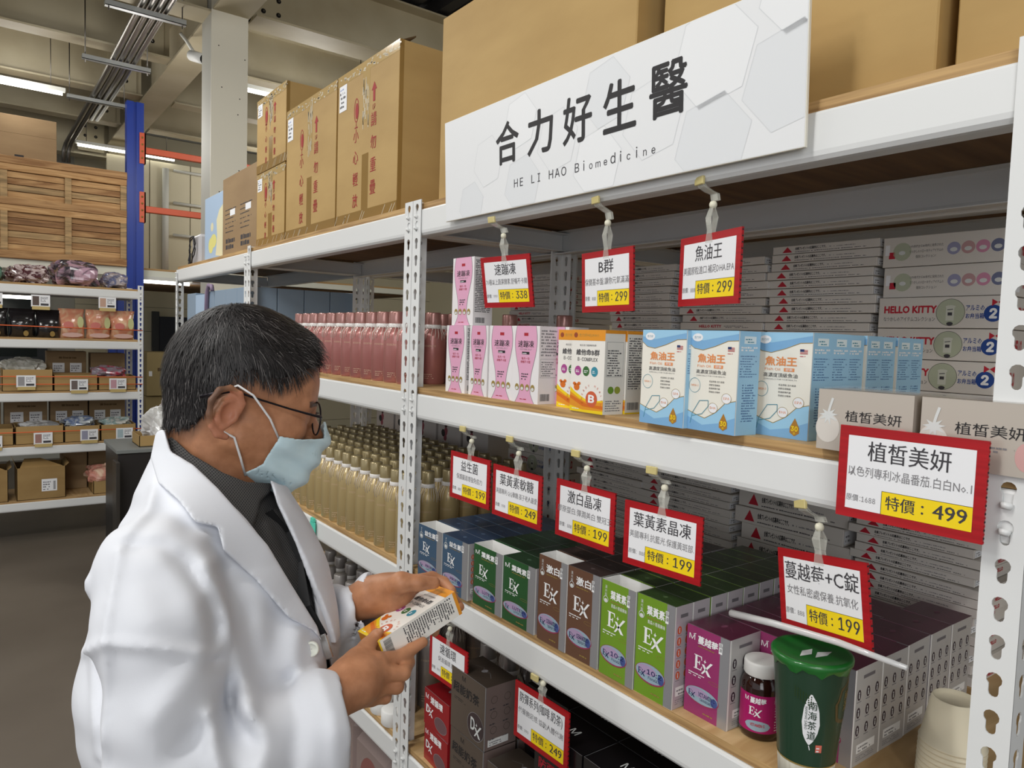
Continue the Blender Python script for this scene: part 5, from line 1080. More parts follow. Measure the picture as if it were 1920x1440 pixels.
def far_box(x0, x1, z, h, lb, y=YL+.33, dep=.15, lab=True, m=M_card2):
    w_ = x1-x0; b = MB(); b.rbox((0, 0, 0), (w_, dep, h), m, .003); o = b.obj('cardboard_box', loc=(x0, y, z)); F = Face((0, 0, 0), (1, 0, 0), (0, 0, 1), (0, -1, 0))
    if lab:
        p = MB()
        for a in (.14, .58): p.rect(F, w_*a, h*.42, w_*(a+.3), h*.68, M_paper, 1); p.fine(F, w_*(a+.03), h*.46, w_*(a+.27), h*.64, 3, M_greytext, 2, 3, cell=.01)
        p.fine(F, w_*.3, h*.8, w_*.8, h*.9, 1, M_carddark, 1, 8, cell=.015); p.obj('shipping_label', o)
    tag(o, lb, 'carton'); return o
far_box(.47, .73, ZL[2], .28, 'brown carton with two white labels behind the middle tray'); far_box(.76, 1.0, ZL[2], .27, 'brown carton leaning behind the tray beside the post', lab=False)
far_box(.2, .47, ZL[1], .30, 'left of three labelled brown cartons in a row'); far_box(.49, .74, ZL[1], .30, 'middle of three labelled brown cartons in a row'); far_box(.75, 1.0, ZL[1], .30, 'right of three labelled brown cartons in a row'); far_box(-.1, .18, ZL[1], .30, 'labelled brown carton at the left picture edge', lab=False)
far_box(.56, .73, ZL[0], .3, 'shaded brown carton beside the open carton on the bottom shelf', lab=False, y=YL+.3); far_box(.74, .97, ZL[0], .32, 'shaded brown carton behind the pink bag', lab=False, y=YL+.34)
def open_carton(x0, x1, z, h, lb, labelled):
    w_ = x1-x0; d = .3; b = MB(); t = .004; m = M_card3
    for q in (((0, 0, 0), (w_, t, h)), ((0, d-t, 0), (w_, d, h)), ((0, 0, 0), (t, d, h)), ((w_-t, 0, 0), (w_, d, h)), ((0, 0, 0), (w_, d, t))): b.box(*q, m)
    e = b.obj('open_carton', loc=(x0, YL+.01, z))
    f = MB(); f.prism([(0, 0, h), (-.0, d, h), (-.03, d, h+.07), (-.03, 0, h+.09)], (0, 0, .004), m); f.prism([(w_, 0, h), (w_, d, h), (w_+.02, d, h+.02), (w_+.02, 0, h+.02)], (0, 0, .004), m)
    f.prism([(.02, 0, h), (w_-.02, 0, h), (w_*.5, .1, h+.05), (.05, .1, h+.05)], (0, 0, .004), m); f.obj('flap', e)
    if labelled:
        F = Face((0, 0, 0), (1, 0, 0), (0, 0, 1), (0, -1, 0)); p = MB(); p.rect(F, w_*.5, h*.24, w_*.82, h*.62, M_paper, 1); p.fine(F, w_*.53, h*.28, w_*.7, h*.58, 4, M_greytext, 2, 3, cell=.01); p.barcode(F, w_*.74, h*.28, w_*.79, h*.55, M_dark); p.obj('shipping_label', e)
    tag(e, lb, 'carton')
open_carton(.26, .56, ZL[0], .235, 'open cardboard carton with raised flaps and a white label on the bottom shelf', True)
open_carton(-.075, .21, ZL[0], .23, 'open cardboard carton cut by the left picture edge on the bottom shelf', False)
# bags: crumpled closed surfaces
def crumple(name, loc, size, m, lb, cat='bag', seed=1, pinch=.3, amp=.12, sub=None, prints=None):
    q = np.random.default_rng(seed); nu, nv = 26, 16; ph = q.random(12)*6.28; fr_ = q.integers(2, 9, 12); gs = q.integers(1, 7, 12)
    vs = []
    for j in range(nv+1):
        v = math.pi*j/nv
        for i in range(nu):
            u = 2*math.pi*i/nu; se = lambda t, e_: math.copysign(abs(t)**e_, t)
            x, y, z = se(math.cos(u), .6)*se(math.sin(v), .6), se(math.sin(u), .6)*se(math.sin(v), .6), se(math.cos(v), .75)
            f = 1+amp*sum(math.sin(fr_[k]*u+gs[k]*v+ph[k])/(2+k*.5) for k in range(9))
            y *= 1-pinch*max(z, 0)
            vs.append((x*f*size[0]/2, y*f*size[1]/2, max((z*f+1)*size[2]/2, 0)))
    b = MB(); fs = [(j*nu+i, (j+1)*nu+i, (j+1)*nu+(i+1) % nu, j*nu+(i+1) % nu) for j in range(nv) for i in range(nu)]; b.add(vs, fs, m, False)
    o = b.obj(name, loc=loc); tag(o, lb, cat)
    return o
def bagmat(name, c1, c2, sc=14, c3=None):
    m = noisy(name, c1, c2, (sc, sc, sc), 3, .18, .5, 50, coat=.8, lo=.42, hi=.58, dist=1.5); return m
crumple('plastic_bag', (.11, YL+.2, ZL[4]), (.17, .25, .12), bagmat('green_bag', (34, 70, 56), (90, 120, 104)), 'dark green plastic bag at the left end of the far rack top shelf', seed=2)
crumple('plastic_bag', (.35, YL+.18, ZL[4]), (.24, .25, .13), bagmat('maroon_bag', (74, 34, 40), (190, 172, 170), 22), 'clear bag of maroon goods on the far rack top shelf', seed=3, amp=.2)
crumple('plastic_bag', (.64, YL+.2, ZL[4]), (.3, .3, .185), bagmat('pink_black_bag', (52, 48, 56), (184, 150, 166), 9), 'largest crumpled bag, pink and black, on the far rack top shelf', seed=4, amp=.2)
crumple('plastic_bag', (.9, YL+.18, ZL[4]), (.17, .25, .12), bagmat('blueish_bag', (96, 100, 130), (170, 160, 160), 14), 'bluish clear bag beside the blue upright', seed=5, amp=.18)
crumple('plastic_bag', (.86, YL+.16, ZL[2]+.085), (.22, .25, .085), bagmat('grey_pink_bag', (150, 140, 150), (176, 60, 80), 8), 'grey and red packets heaped in the tray by the post', seed=6, amp=.2)
crumple('plastic_bag', (.66, YL+.15, ZL[1]+.1), (.2, .2, .075), bagmat('blue_packets', (110, 126, 160), (190, 196, 200), 14), 'pale blue packets in the middle tray above the bottom shelf', seed=7, amp=.2)
crumple('plastic_bag', (.9, YL+.15, ZL[1]+.09), (.2, .2, .07), bagmat('aqua_packets', (150, 172, 170), (206, 206, 200), 14), 'pale aqua packets in the tray nearest the black cabinet', seed=8, amp=.2)
crumple('plastic_bag', (.4, YL+.15, ZL[1]+.1), (.22, .2, .05), bagmat('white_packets', (190, 190, 190), (150, 150, 150), 14), 'white packets in the tray above the open carton', seed=12, amp=.2)
crumple('plastic_bag', (.83, YL+.14, ZL[0]+.07), (.25, .25, .13), bagmat('salmon_bag', (206, 140, 124), (226, 196, 170), 7), 'pink pet treat bag in the small tray on the bottom shelf', seed=9, amp=.14)
crumple('plastic_bag', (.3, YL+.3, ZL[2]+.1), (.24, .14, .12), bagmat('white_film_bag', (190, 188, 176), (226, 224, 216), 12), 'white film bag behind the leftmost tray', seed=10, amp=.2)
# stand-up pouches
def pouch(x, w_, h, m, lb, grp, win=None):
    q = random.Random(int(x*1000)); n = 10; vs = []
    for j in range(n+1):
        t = j/n; th = .075*math.sin(math.pi*min(t*.9+.12, 1))**.7*(1-t**4)+.003; ww = w_*(1-.05*math.sin(math.pi*t))
        for i in range(12):
            u = 2*math.pi*i/12; vs.append((ww/2*math.copysign(abs(math.cos(u))**.5, math.cos(u))+.004*math.sin(7*t+i), th*math.sin(u)+.012*math.sin(3*t+x*9), h*t))
    b = MB(); fs = [(j*12+i, j*12+(i+1) % 12, (j+1)*12+(i+1) % 12, (j+1)*12+i) for j in range(n) for i in range(12)]+[tuple(range(11, -1, -1)), tuple(range(n*12, n*12+12))]
    b.add(vs, fs, m, True); o = b.obj('treat_pouch', loc=(x, YL+.12, ZL[3]))
    if win:
        p = MB(); F = Face((-w_/2, -.085, 0), (1, 0, 0), (0, 0, 1), (0, -1, 0))
        for a, b_, ra, rb_, c in win: p.ell(F, w_*a, h*b_, w_*ra, h*rb_, c, 1, 12)
        p.obj('pouch_print', o)
    tag(o, lb, 'pouch', grp)
M_pblack = mat('black_pouch', (34, 32, 34), .2, coat=.8); M_pgold = mat('pouch_gold', (140, 112, 50), .5); M_peach = bagmat('peach_pouch', (216, 146, 116), (226, 188, 152), 8); M_leafg = mat('pouch_pale_green', (196, 196, 140), .5)
for x, lb in ((.14, 'black treat pouch at the left picture edge'), (.305, 'black treat pouch, left of the pair next to the peach pouches'), (.465, 'black treat pouch touching the first peach pouch')): pouch(x, .16, .205, M_pblack, lb, None, [(.62, .14, .1, .1, M_pgold)])
for x, lb in ((.61, 'peach treat pouch next to the black pouches'), (.785, 'peach treat pouch in the middle of three'), (.945, 'peach treat pouch beside the rack post')): pouch(x, .17, .22, M_peach, lb, None, [(.8, .55, .12, .2, M_leafg), (.35, .45, .2, .12, mat('pouch_rose', (206, 120, 110), .5)), (.5, .12, .4, .08, mat('pouch_dusty', (206, 170, 160), .5))])
M_string = mat('orange_string', (232, 108, 60), .6)
for z, lb in ((1.56, 'orange string across the treat pouches'), (1.2, 'upper orange string across the third shelf trays'), (1.145, 'lower orange string across the third shelf trays'), (.80, 'orange string across the trays above the bottom shelf')):
    b = MB(); b.tube([(-.14, YL-.006, z+.005), (.4, YL-.006, z), (1.07, YL-.006, z-.006)], .0035, M_string, 6); tag(b.obj('orange_string'), lb, 'string')
# ---------------------------------------------------------------- pallet rack, crate
M_bluep = mat('blue_upright_paint', (24, 56, 150), .35, coat=.3); M_orange = mat('orange_beam_paint', (206, 92, 60), .4)
e = empty('pallet_rack', (0, 0, 0)); YP = 6.74
for x0, yy in ((1.046, YP), (1.046, YP+.95)):
    b = MB(); pr = [(0, 0), (.05, 0), (.05, .014), (.07, .014), (.07, 0), (.126, 0), (.126, .09), (.116, .09), (.116, .014), (.09, .022), (.034, .022), (.01, .014), (.01, .09), (0, .09)]
    b.prism([(x0+a, yy+c, 0) for a, c in pr], (0, 0, 3.42 if yy == YP else 2.0), M_bluep); b.obj('upright', e)
for z, in ((3.068,), (2.588,)):
    b = MB(); b.rbox((1.175, YP+.0, z-.052), (2.9, YP+.05, z), M_orange, .004); b.obj('beam', e)
    b = MB(); b.box((1.138, YP-.01, z-.14), (1.185, YP+.0, z+.11), M_orange); b.box((1.175, YP-.01, z-.14), (1.185, YP+.05, z+.11), M_orange)
    for i in range(4): b.tube([(1.158, YP-.008, z+.07-.055*i), (1.158, YP-.016, z+.07-.055*i)], .008, M_pgold, 8)
    b.obj('beam_connector', e)
for i in range(3): b = MB(); b.box((1.056, YP+.05, .6+i*.5), (1.086, YP+.96, .64+i*.5), M_bluep); b.obj('brace', e)
b = MB(); b.rbox((-1.6, YP, 1.995), (1.044, YP+.05, 2.07), M_mezz, .003); b.obj('beam', e); b = MB(); b.rbox((-1.6, YP+.9, 1.995), (1.044, YP+.95, 2.07), M_mezz, .003); b.obj('beam', e)
tag(e, 'blue upright and orange beams of the pallet rack behind the far rack', 'rack')
M_w = [noisy('crate_wood_%d' % i, c1, c2, (2.2, 2.2, 22), 6, .75, dist=2) for i, (c1, c2) in enumerate((((184, 144, 98), (142, 102, 64)), ((204, 164, 114), (168, 124, 78)), ((164, 122, 80), (118, 84, 54)), ((192, 158, 112), (138, 114, 80))))]
cr = empty('wooden_crate', (-.59, YP-.03, 2.0705)); q = random.Random(11); CW, CH = 1.632, .78
for r in range(15):
    z = .012+r*.0495
    if r in (0, 7, 8, 14): continue
    for c, (xa, xb) in enumerate(((.0, CW/2), (CW/2, CW))):
        b = MB(); t = q.random()*.006; b.box((xa, .035+t, z+q.random()*.003), (xb, .055+t, z+.046), M_w[q.randrange(4)]); b.obj('slat', cr)
for z0, h_, yy in ((0, .06, .0), (.352, .05, .012), (.402, .052, .0), (.655, .05, .006), (.705, .055, -.012)):
    b = MB(); b.rbox((0, yy, z0), (CW, .03, z0+h_), M_w[(int(z0*100)) % 2+0], .002); b.obj('rail', cr)
for x in (0, .395, .785, 1.2, CW-.045):
    for z0, z1_ in ((.06, .352), (.454, .655)):
        b = MB(); b.rbox((x, .012, z0), (x+.045, .036, z1_), M_w[3], .002); b.obj('upright_batten', cr)
b = MB(); b.box((0, .055, .005), (CW, .8, .755), M_w[2]); b.obj('crate_core', cr)
tag(cr, 'wooden slatted crate lying on the pallet rack above the far rack', 'crate')
e = carton('cardboard_box', (1.0, .55, .36), 'big brown carton standing on the wooden crate', (0, 0, 0), 0, m=M_card2, tape=False); e.location = (.076, 6.95, 2.832); e.rotation_euler = (0, 0, R(90))
F = Face((0, .5, 0), (0, -1, 0), (0, 0, 1), (-1, 0, 0)); p = MB(); p.rect(F, .72, 0, .78, .06, M_black, 1); p.rect(F, 0, .22, 1, .222, M_carddark, 1); p.obj('slot_print', e)
# ---------------------------------------------------------------- cabinet and cartons at the aisle end
e = empty('black_cabinet', (.72, 4.95, 0)); M_bk = mat('black_metal', (40, 38, 38), .35)
b = MB(); b.rbox((0, 0, 0), (.5, .5, .80), M_bk, .004); b.obj('body', e); b = MB(); b.rbox((-.01, -.01, .80), (.51, .51, .825), mat('grey_cabinet_top', (120, 124, 122), .4), .003); b.obj('top', e)
b = MB(); b.rbox((-.03, -.14, .03), (-.008, .0, .77), mat('dark_door_leaf', (52, 48, 44), .4), .003); b.obj('door', e); tag(e, 'black metal cabinet behind the man, its door ajar', 'cabinet')
tray(.85, 1.12, .8255, .07, 'wooden-coloured tray on the black cabinet', dep=.25, y=5.02)
crumple('plastic_bag', (1.0, 5.14, .845), (.2, .2, .2), bagmat('clear_white_bag', (200, 198, 196), (226, 226, 224), 9), 'clear bag of white cups on the black cabinet', seed=21, amp=.2)
crumple('plastic_bag', (1.12, 5.3, .845), (.2, .2, .28), bagmat('clear_grey_bag', (150, 142, 140), (196, 192, 190), 9), 'greyish clear bag on the black cabinet beside the man\'s neck', seed=22, amp=.2)
lbs = ['tall pile of olive brown cartons, bottom left', 'tall pile of olive brown cartons, bottom right', 'tall pile of olive brown cartons, middle left', 'tall pile of olive brown cartons, middle right', 'tall pile of olive brown cartons, upper left', 'tall pile of olive brown cartons, upper right']
M_olive = mat('olive_cardboard', (158, 140, 96), .75)
k = 0
for r in range(3):
    for c in range(2):
        b = MB(); b.rbox((0, 0, 0), (.27-.03*c, .4, .44), M_olive, .004); F = Face((0, 0, 0), (1, 0, 0), (0, 0, 1), (0, -1, 0)); o = b.obj('cardboard_box', loc=(1.42+.28*c, 8.0+.03*((r+c) % 2), .445*r))
        p = MB(); p.rect(F, .02, .2, .05, .25, M_paper, 1); p.fine(F, .1, .25, .22, .32, 1, M_inkred if (r, c) == (2, 1) else M_carddark, 1, 3, cell=.03); p.obj('shipping_label', o)
        tag(o, lbs[k]+' one', 'carton'); k += 1
# ---------------------------------------------------------------- the man in a white coat
LH = np.array([math.cos(YAW), -math.sin(YAW), 0.]); DH = np.array([math.sin(YAW), math.cos(YAW), 0.])
class Grid:
    def __init__(s, lo, hi, h, zsplit=None):
        lo = np.array(lo, float); n = np.ceil((np.array(hi)-lo)/h).astype(int)+1
        ax = [lo[i]+h*np.arange(n[i]) for i in range(3)]
        if zsplit: ax[2] = np.concatenate([np.arange(lo[2], zsplit, h*2.6), np.arange(zsplit, hi[2], h)])
        s.ax = ax
        s.P = np.stack(np.meshgrid(*ax, indexing='ij'), -1).astype(np.float32)
def cap_(P, a, b, ra, rb=None):
    rb = ra if rb is None else rb; a, b = np.array(a, np.float32), np.array(b, np.float32); ba = b-a
    t = np.clip(((P-a)@ba)/max(ba@ba, 1e-9), 0, 1); return np.linalg.norm(P-a-t[..., None]*ba, axis=-1)-(ra+(rb-ra)*t)
def ell_(P, c, r, M_=None):
    q = P-np.array(c, np.float32)
    if M_ is not None: q = q@np.array(M_, np.float32)
    r = np.array(r, np.float32); k0 = np.linalg.norm(q/r, axis=-1); k1 = np.linalg.norm(q/(r*r), axis=-1)+1e-6; return k0*(k0-1)/k1
def smin(a, b, k):
    h = np.clip(.5+.5*(b-a)/k, 0, 1); return b+(a-b)*h-k*h*(1-h)
def smax(a, b, k): return -smin(-a, -b, k)
def chain(P, pts, rad, k=.006):
    d = None
    for i in range(len(pts)-1):
        c = cap_(P, pts[i], pts[i+1], rad[i], rad[i+1]); d = c if d is None else smin(d, c, k)
    return d
def nets(G, F):                                        # naive surface nets
    s = F < 0; n = F.shape
    cnt = np.zeros([k-1 for k in n], np.int16); acc = np.zeros([k-1 for k in n]+[3], np.float32); num = np.zeros([k-1 for k in n], np.float32)
    for ax in range(3):
        sl0 = [slice(None)]*3; sl1 = [slice(None)]*3; sl0[ax] = slice(0, -1); sl1[ax] = slice(1, None)
        f0, f1 = F[tuple(sl0)], F[tuple(sl1)]; cr = s[tuple(sl0)] != s[tuple(sl1)]
        t = np.where(cr, f0/np.where(cr, f0-f1, 1), 0)
        o = [k for k in range(3) if k != ax]
        for a in (0, 1):
            for b in (0, 1):
                w_ = [slice(None)]*3; w_[o[0]] = slice(a, n[o[0]]-1+a); w_[o[1]] = slice(b, n[o[1]]-1+b); w_ = tuple(w_)
                c, tt = cr[w_], t[w_]; num += c; acc[..., ax] += np.where(c, tt, 0); acc[..., o[0]] += np.where(c, a, 0); acc[..., o[1]] += np.where(c, b, 0)
    act = num > 0; idx = -np.ones(act.shape, np.int64); ii = np.argwhere(act); idx[act] = np.arange(len(ii))
    u_ = ii+acc[act]/num[act][:, None]; V = np.stack([np.interp(u_[:, k], np.arange(len(G.ax[k])), G.ax[k]) for k in range(3)], 1); Fs = []
    for ax in range(3):
        sl0 = [slice(1, -1)]*3; sl1 = [slice(1, -1)]*3; sl0[ax] = slice(0, -1); sl1[ax] = slice(1, None)
        a_, b_ = s[tuple(sl0)], s[tuple(sl1)]; o = [(ax+1) % 3, (ax+2) % 3]
        for e, fl in ((a_ & ~b_, False), (~a_ & b_, True)):
            w_ = np.argwhere(e); base = w_.copy()
            for k in o: base[:, k] += 1
            q = []
            for da, db in ((-1, -1), (0, -1), (0, 0), (-1, 0)):
                c = base.copy(); c[:, o[0]] += da; c[:, o[1]] += db; q.append(idx[c[:, 0], c[:, 1], c[:, 2]])
            q = np.stack(q, 1); Fs.append(q[:, ::-1] if fl else q)
    return V, np.concatenate(Fs)
def np_obj(name, V, Fq, mats, parent=None, smooth=True, midx=None, relax=0):
    V = np.array(V, float)
    if relax:
        E = np.concatenate([Fq[:, [i, (i+1) % 4]] for i in range(4)])
        for _ in range(relax):
            a = np.zeros_like(V); c = np.zeros(len(V))
            for i, j in ((0, 1), (1, 0)): np.add.at(a, E[:, i], V[E[:, j]]); np.add.at(c, E[:, i], 1)
            V = V*.5+.5*a/np.maximum(c, 1)[:, None]
    me = bpy.data.meshes.new(name); nf = len(Fq)
    me.vertices.add(len(V)); me.vertices.foreach_set('co', V.astype(np.float32).ravel()); me.loops.add(nf*4); me.loops.foreach_set('vertex_index', Fq.astype(np.int32).ravel())
    me.polygons.add(nf); me.polygons.foreach_set('loop_start', np.arange(0, nf*4, 4, dtype=np.int32))
    for m in mats: me.materials.append(m)
    me.polygons.foreach_set('use_smooth', [smooth]*nf)
    if midx is not None: me.polygons.foreach_set('material_index', midx.astype(np.int32))
    me.update(calc_edges=True); me.validate()
    o = bpy.data.objects.new(name, me); COL.objects.link(o)
    if parent: o.parent = parent
    return o
def sd_poly(A, B, pts):                                # signed distance in the plane (lateral, height) to a closed outline
    d = np.full(A.shape, 1e9, np.float32); ins = np.zeros(A.shape, bool); n = len(pts)
    for i in range(n):
        (x0, y0), (x1, y1) = pts[i], pts[(i+1) % n]; ex, ey = x1-x0, y1-y0; wx, wy = A-x0, B-y0
        t = np.clip((wx*ex+wy*ey)/max(ex*ex+ey*ey, 1e-12), 0, 1); d = np.minimum(d, (wx-t*ex)**2+(wy-t*ey)**2)
        c = ((y0 <= B) & (y1 > B)) | ((y1 <= B) & (y0 > B)); xi = x0+(B-y0)*ex/(ey if abs(ey) > 1e-9 else 1e-9); ins ^= c & (A < xi)
    d = np.sqrt(d); return np.where(ins, -d, d)
LC = np.array([math.cos(.318), -math.sin(.318), 0.]); DC = np.array([math.sin(.318)*.957, math.cos(.318)*.957, -.29]); ZC = np.cross(LC, DC)  # direction in which the coat's front was cut
def LZ(pts): return [(float(np.array(p)@LC), float(np.array(p)@ZC)) for p in pts]
# --- head frame
HC = np.array((0.3115, 1.0494, 1.4874)); yawh, pit = R(27), R(14)
Fh = math.cos(yawh)*LH+math.sin(yawh)*DH; Rh = math.sin(yawh)*LH-math.cos(yawh)*DH
Uh = np.array([0, 0, 1.]); F2 = math.cos(pit)*Fh-math.sin(pit)*Uh; U2 = math.cos(pit)*Uh+math.sin(pit)*Fh
MH = np.stack([Rh, F2, U2], 1)                         # local -> world columns
def hw(p): return HC+MH@np.array(p, float)
man = empty('person', (float(HC[0])-.02, float(HC[1])-.03, 0))
tag(man, 'man in a white coat, glasses and pale blue mask reading a small box', 'person')
def child(o):
    o.parent = man; o.matrix_parent_inverse = Matrix.Translation(-man.location); return o
def face_sdf(q, ears=True):
    d = ell_(q, (0, -.006, .032), (.0765, .098, .086))
    d = smin(d, ell_(q, (0, .035, .02), (.068, .062, .07)), .02)
    d = smin(d, ell_(q, (0, .036, -.04), (.060, .058, .072)), .03)
    for s in (-1, 1):
        d = smin(d, cap_(q, (s*.056, .0, -.055), (s*.012, .078, -.098), .017, .016), .03)
        d = smin(d, ell_(q, (s*.042, .062, -.028), (.022, .022, .02)), .02)
        d = smin(d, cap_(q, (s*.008, .09, .010), (s*.048, .078, .010), .0085, .007), .012)
    d = smin(d, ell_(q, (0, .082, -.1), (.02, .016, .018)), .015)
    for s in (-1, 1):
        d = smax(d, -ell_(q, (s*.032, .104, -.010), (.018, .016, .012)), .012)
        d = smin(d, ell_(q, (s*.031, .079, -.011), (.0125, .0125, .012)), .003)
    d = smin(d, cap_(q, (0, .092, .0), (0, .114, -.034), .0075, .0105), .012)
    d = smin(d, cap_(q, (-.013, .1, -.04), (.013, .1, -.04), .008), .01)
    d = smin(d, cap_(q, (-.018, .096, -.066), (.018, .096, -.066), .0075), .01)
    if ears:
        for s in (-1, 1):
            E = lambda y, z, x=.0: (s*(.079+x), -.022+y, -.022+z)
            hel = [E(.012, .004, -.001), E(.013, .016, .003), E(.006, .028, .006), E(-.008, .033, .009), E(-.021, .027, .013), E(-.027, .012, .015), E(-.025, -.006, .013), E(-.018, -.02, .009), E(-.008, -.029, .005), E(.003, -.031, .001)]
            e = chain(q, hel, [.0034, .0036, .0038, .004, .0042, .0042, .004, .0042, .0055, .005], .003)
            ant = [E(-.002, .018, .005), E(-.012, .012, .009), E(-.016, .0, .009), E(-.012, -.012, .007), E(-.003, -.019, .004)]
            e = smin(e, chain(q, ant, [.003, .0034, .0034, .0034, .003], .003), .003)
            e = smin(e, ell_(q, E(-.008, .003, .002), (.0055, .02, .027)), .004)
            e = smax(e, -ell_(q, E(-.001, .0, .0095), (.0085, .0095, .014)), .002)
            e = smin(e, ell_(q, E(.009, -.004, .002), (.004, .0035, .006)), .003)
            d = smin(d, e, .004)
    return d
NB = (0.2707, 1.0703, 1.3624)
NT = tuple(hw((0, -.03, -.03)))
def neck(P): 
    d = cap_(P, NT, NB, .054, .060); d = smin(d, cap_(P, tuple(hw((0, -.06, -.0))), NB, .04, .05), .02)
    return smin(d, cap_(P, tuple(hw((0, .02, -.07))), (0.2938, 1.0531, 1.3634), .03, .045), .03)
# --- skin: head and neck
G = Grid(HC-[.15, .15, .22], HC+[.15, .16, .15], .0024); q = (G.P-HC.astype(np.float32))@MH.astype(np.float32)
d = smin(face_sdf(q), neck(G.P), .022)
Vh, Fh_ = nets(G, d); del d
parts = [(Vh, Fh_)]
# --- hands
def merge(parts):
    V, Fq, o = [], [], 0
    for v, f in parts: V.append(v); Fq.append(f+o); o += len(v)
    return np.concatenate(V), np.concatenate(Fq)
def hand(lo, hi, build):
    G = Grid(lo, hi, .0019); return nets(G, build(G.P))
def rhand(P):
    wr = (0.3611, 0.8281, 1.1315)
    d = smin(cap_(P, (0.3349, 0.8276, 1.1132), wr, .027, .0255), cap_(P, wr, (0.3910, 0.8311, 1.1360), .0265, .028), .02)
    # back of the hand, built from the four metacarpals
    mc = [((0.3840, 0.8372, 1.1480), (0.4248, 0.8444, 1.1506)), ((0.3798, 0.8276, 1.1439), (0.4254, 0.8342, 1.1386)), ((0.3797, 0.8268, 1.1325), (0.4228, 0.8373, 1.1193)), ((0.3837, 0.8352, 1.1181), (0.4187, 0.8453, 1.1026))]
    for i, (a, b) in enumerate(mc): d = smin(d, cap_(P, a, b, .0165, .0125 if i < 3 else .0115), .014)
    d = smin(d, ell_(P, (0.3953, 0.8405, 1.1367), (.03, .03, .028)), .012)
    fing = [([(0.4248, 0.8444, 1.1506), (0.4618, 0.8501, 1.1452), (0.4845, 0.8559, 1.1489), (0.5009, 0.8540, 1.1556)], [.0115, .0092, .0083, .0072]),
            ([(0.4254, 0.8342, 1.1386), (0.4581, 0.8305, 1.1317), (0.4784, 0.8529, 1.1326), (0.4964, 0.8951, 1.1244)], [.0118, .0098, .0085, .0075]),
            ([(0.4228, 0.8373, 1.1193), (0.4511, 0.8343, 1.1130), (0.4723, 0.8623, 1.1139), (0.4865, 0.9017, 1.1133)], [.0112, .0092, .0082, .0072]),
            ([(0.4187, 0.8453, 1.1026), (0.4398, 0.8453, 1.0968), (0.4592, 0.8708, 1.0957), (0.4718, 0.9053, 1.0984)], [.0102, .0082, .0074, .0065])]
    for p, r in fing: d = smin(d, chain(P, p, r, .003), .0045)
    th = [(0.3824, 0.8385, 1.1479), (0.4019, 0.8557, 1.1548), (0.4228, 0.8681, 1.1618), (0.4419, 0.8770, 1.1712)]
    d = smin(d, chain(P, th, [.017, .0135, .0105, .0088], .006), .01)
    for c, nrm in (((0.4428, 0.8694, 1.1782), .006),): d = smin(d, ell_(P, c, (.005, .005, .005)), .004)
    return d
def lhand(P):
    wr = (0.4741, 0.9610, 1.1927)
    d = smin(cap_(P, (0.4349, 1.0189, 1.1558), wr, .029, .0255), cap_(P, wr, (0.4959, 0.9389, 1.2003), .0255, .026), .02)
    d = smin(d, ell_(P, (0.5047, 0.9503, 1.1902), (.032, .032, .03)), .015)
    for a, b in (((0.4866, 0.9466, 1.2093), (0.5359, 0.9469, 1.2052)), ((0.4956, 0.9637, 1.1928), (0.5475, 0.9616, 1.1837)), ((0.4967, 0.9740, 1.1761), (0.5435, 0.9753, 1.1607)), ((0.4947, 0.9748, 1.1664), (0.5334, 0.9818, 1.1462))): d = smin(d, cap_(P, a, b, .015, .0125), .014)
    fing = [([(0.5359, 0.9470, 1.2068), (0.5689, 0.9474, 1.2084), (0.5807, 0.9319, 1.2033), (0.5798, 0.9071, 1.1976)], [.0115, .0095, .0085, .0072]),
            ([(0.5475, 0.9616, 1.1837), (0.5855, 0.9578, 1.1794), (0.5963, 0.9307, 1.1772), (0.5920, 0.9023, 1.1720)], [.0115, .0095, .0085, .0072]),
            ([(0.5435, 0.9753, 1.1607), (0.5718, 0.9661, 1.1538), (0.5774, 0.9423, 1.1434), (0.5560, 0.9140, 1.1368)], [.011, .009, .008, .007]),
            ([(0.5334, 0.9818, 1.1462), (0.5524, 0.9729, 1.1341), (0.5490, 0.9494, 1.1218), (0.5284, 0.9209, 1.1201)], [.0102, .008, .0075, .0065])]
    for p, r in fing: d = smin(d, chain(P, p, r, .003), .0045)
    th = [(0.4832, 0.9367, 1.2105), (0.4950, 0.9102, 1.2249), (0.5171, 0.8997, 1.2233), (0.5418, 0.8960, 1.2200)]
    return smin(d, chain(P, th, [.018, .0145, .0112, .009], .006), .01)
lo = np.min([(0.2993, 0.8256, 1.2277), (0.4401, 0.7120, 1.1262), (0.3871, 1.0173, 0.9953), (0.5542, 0.9041, 1.1529)], 0)-.01; hi = np.max([(0.2993, 0.8256, 1.2277), (0.4452, 0.7082, 1.1264), (0.3815, 1.0087, 1.1541), (0.5606, 0.8993, 1.1532)], 0)+.01
parts.append(hand(lo, hi, rhand))
lo = np.min([(0.4040, 0.9494, 1.2541), (0.5589, 0.8233, 1.1257), (0.4634, 1.0890, 1.2062), (0.6411, 0.9443, 1.0589)], 0)-.01; hi = np.max([(0.4040, 0.9494, 1.2541), (0.5589, 0.8233, 1.1257), (0.4634, 1.0890, 1.2062), (0.6427, 0.9550, 1.2136)], 0)+.01
parts.append(hand(lo, hi, lhand))
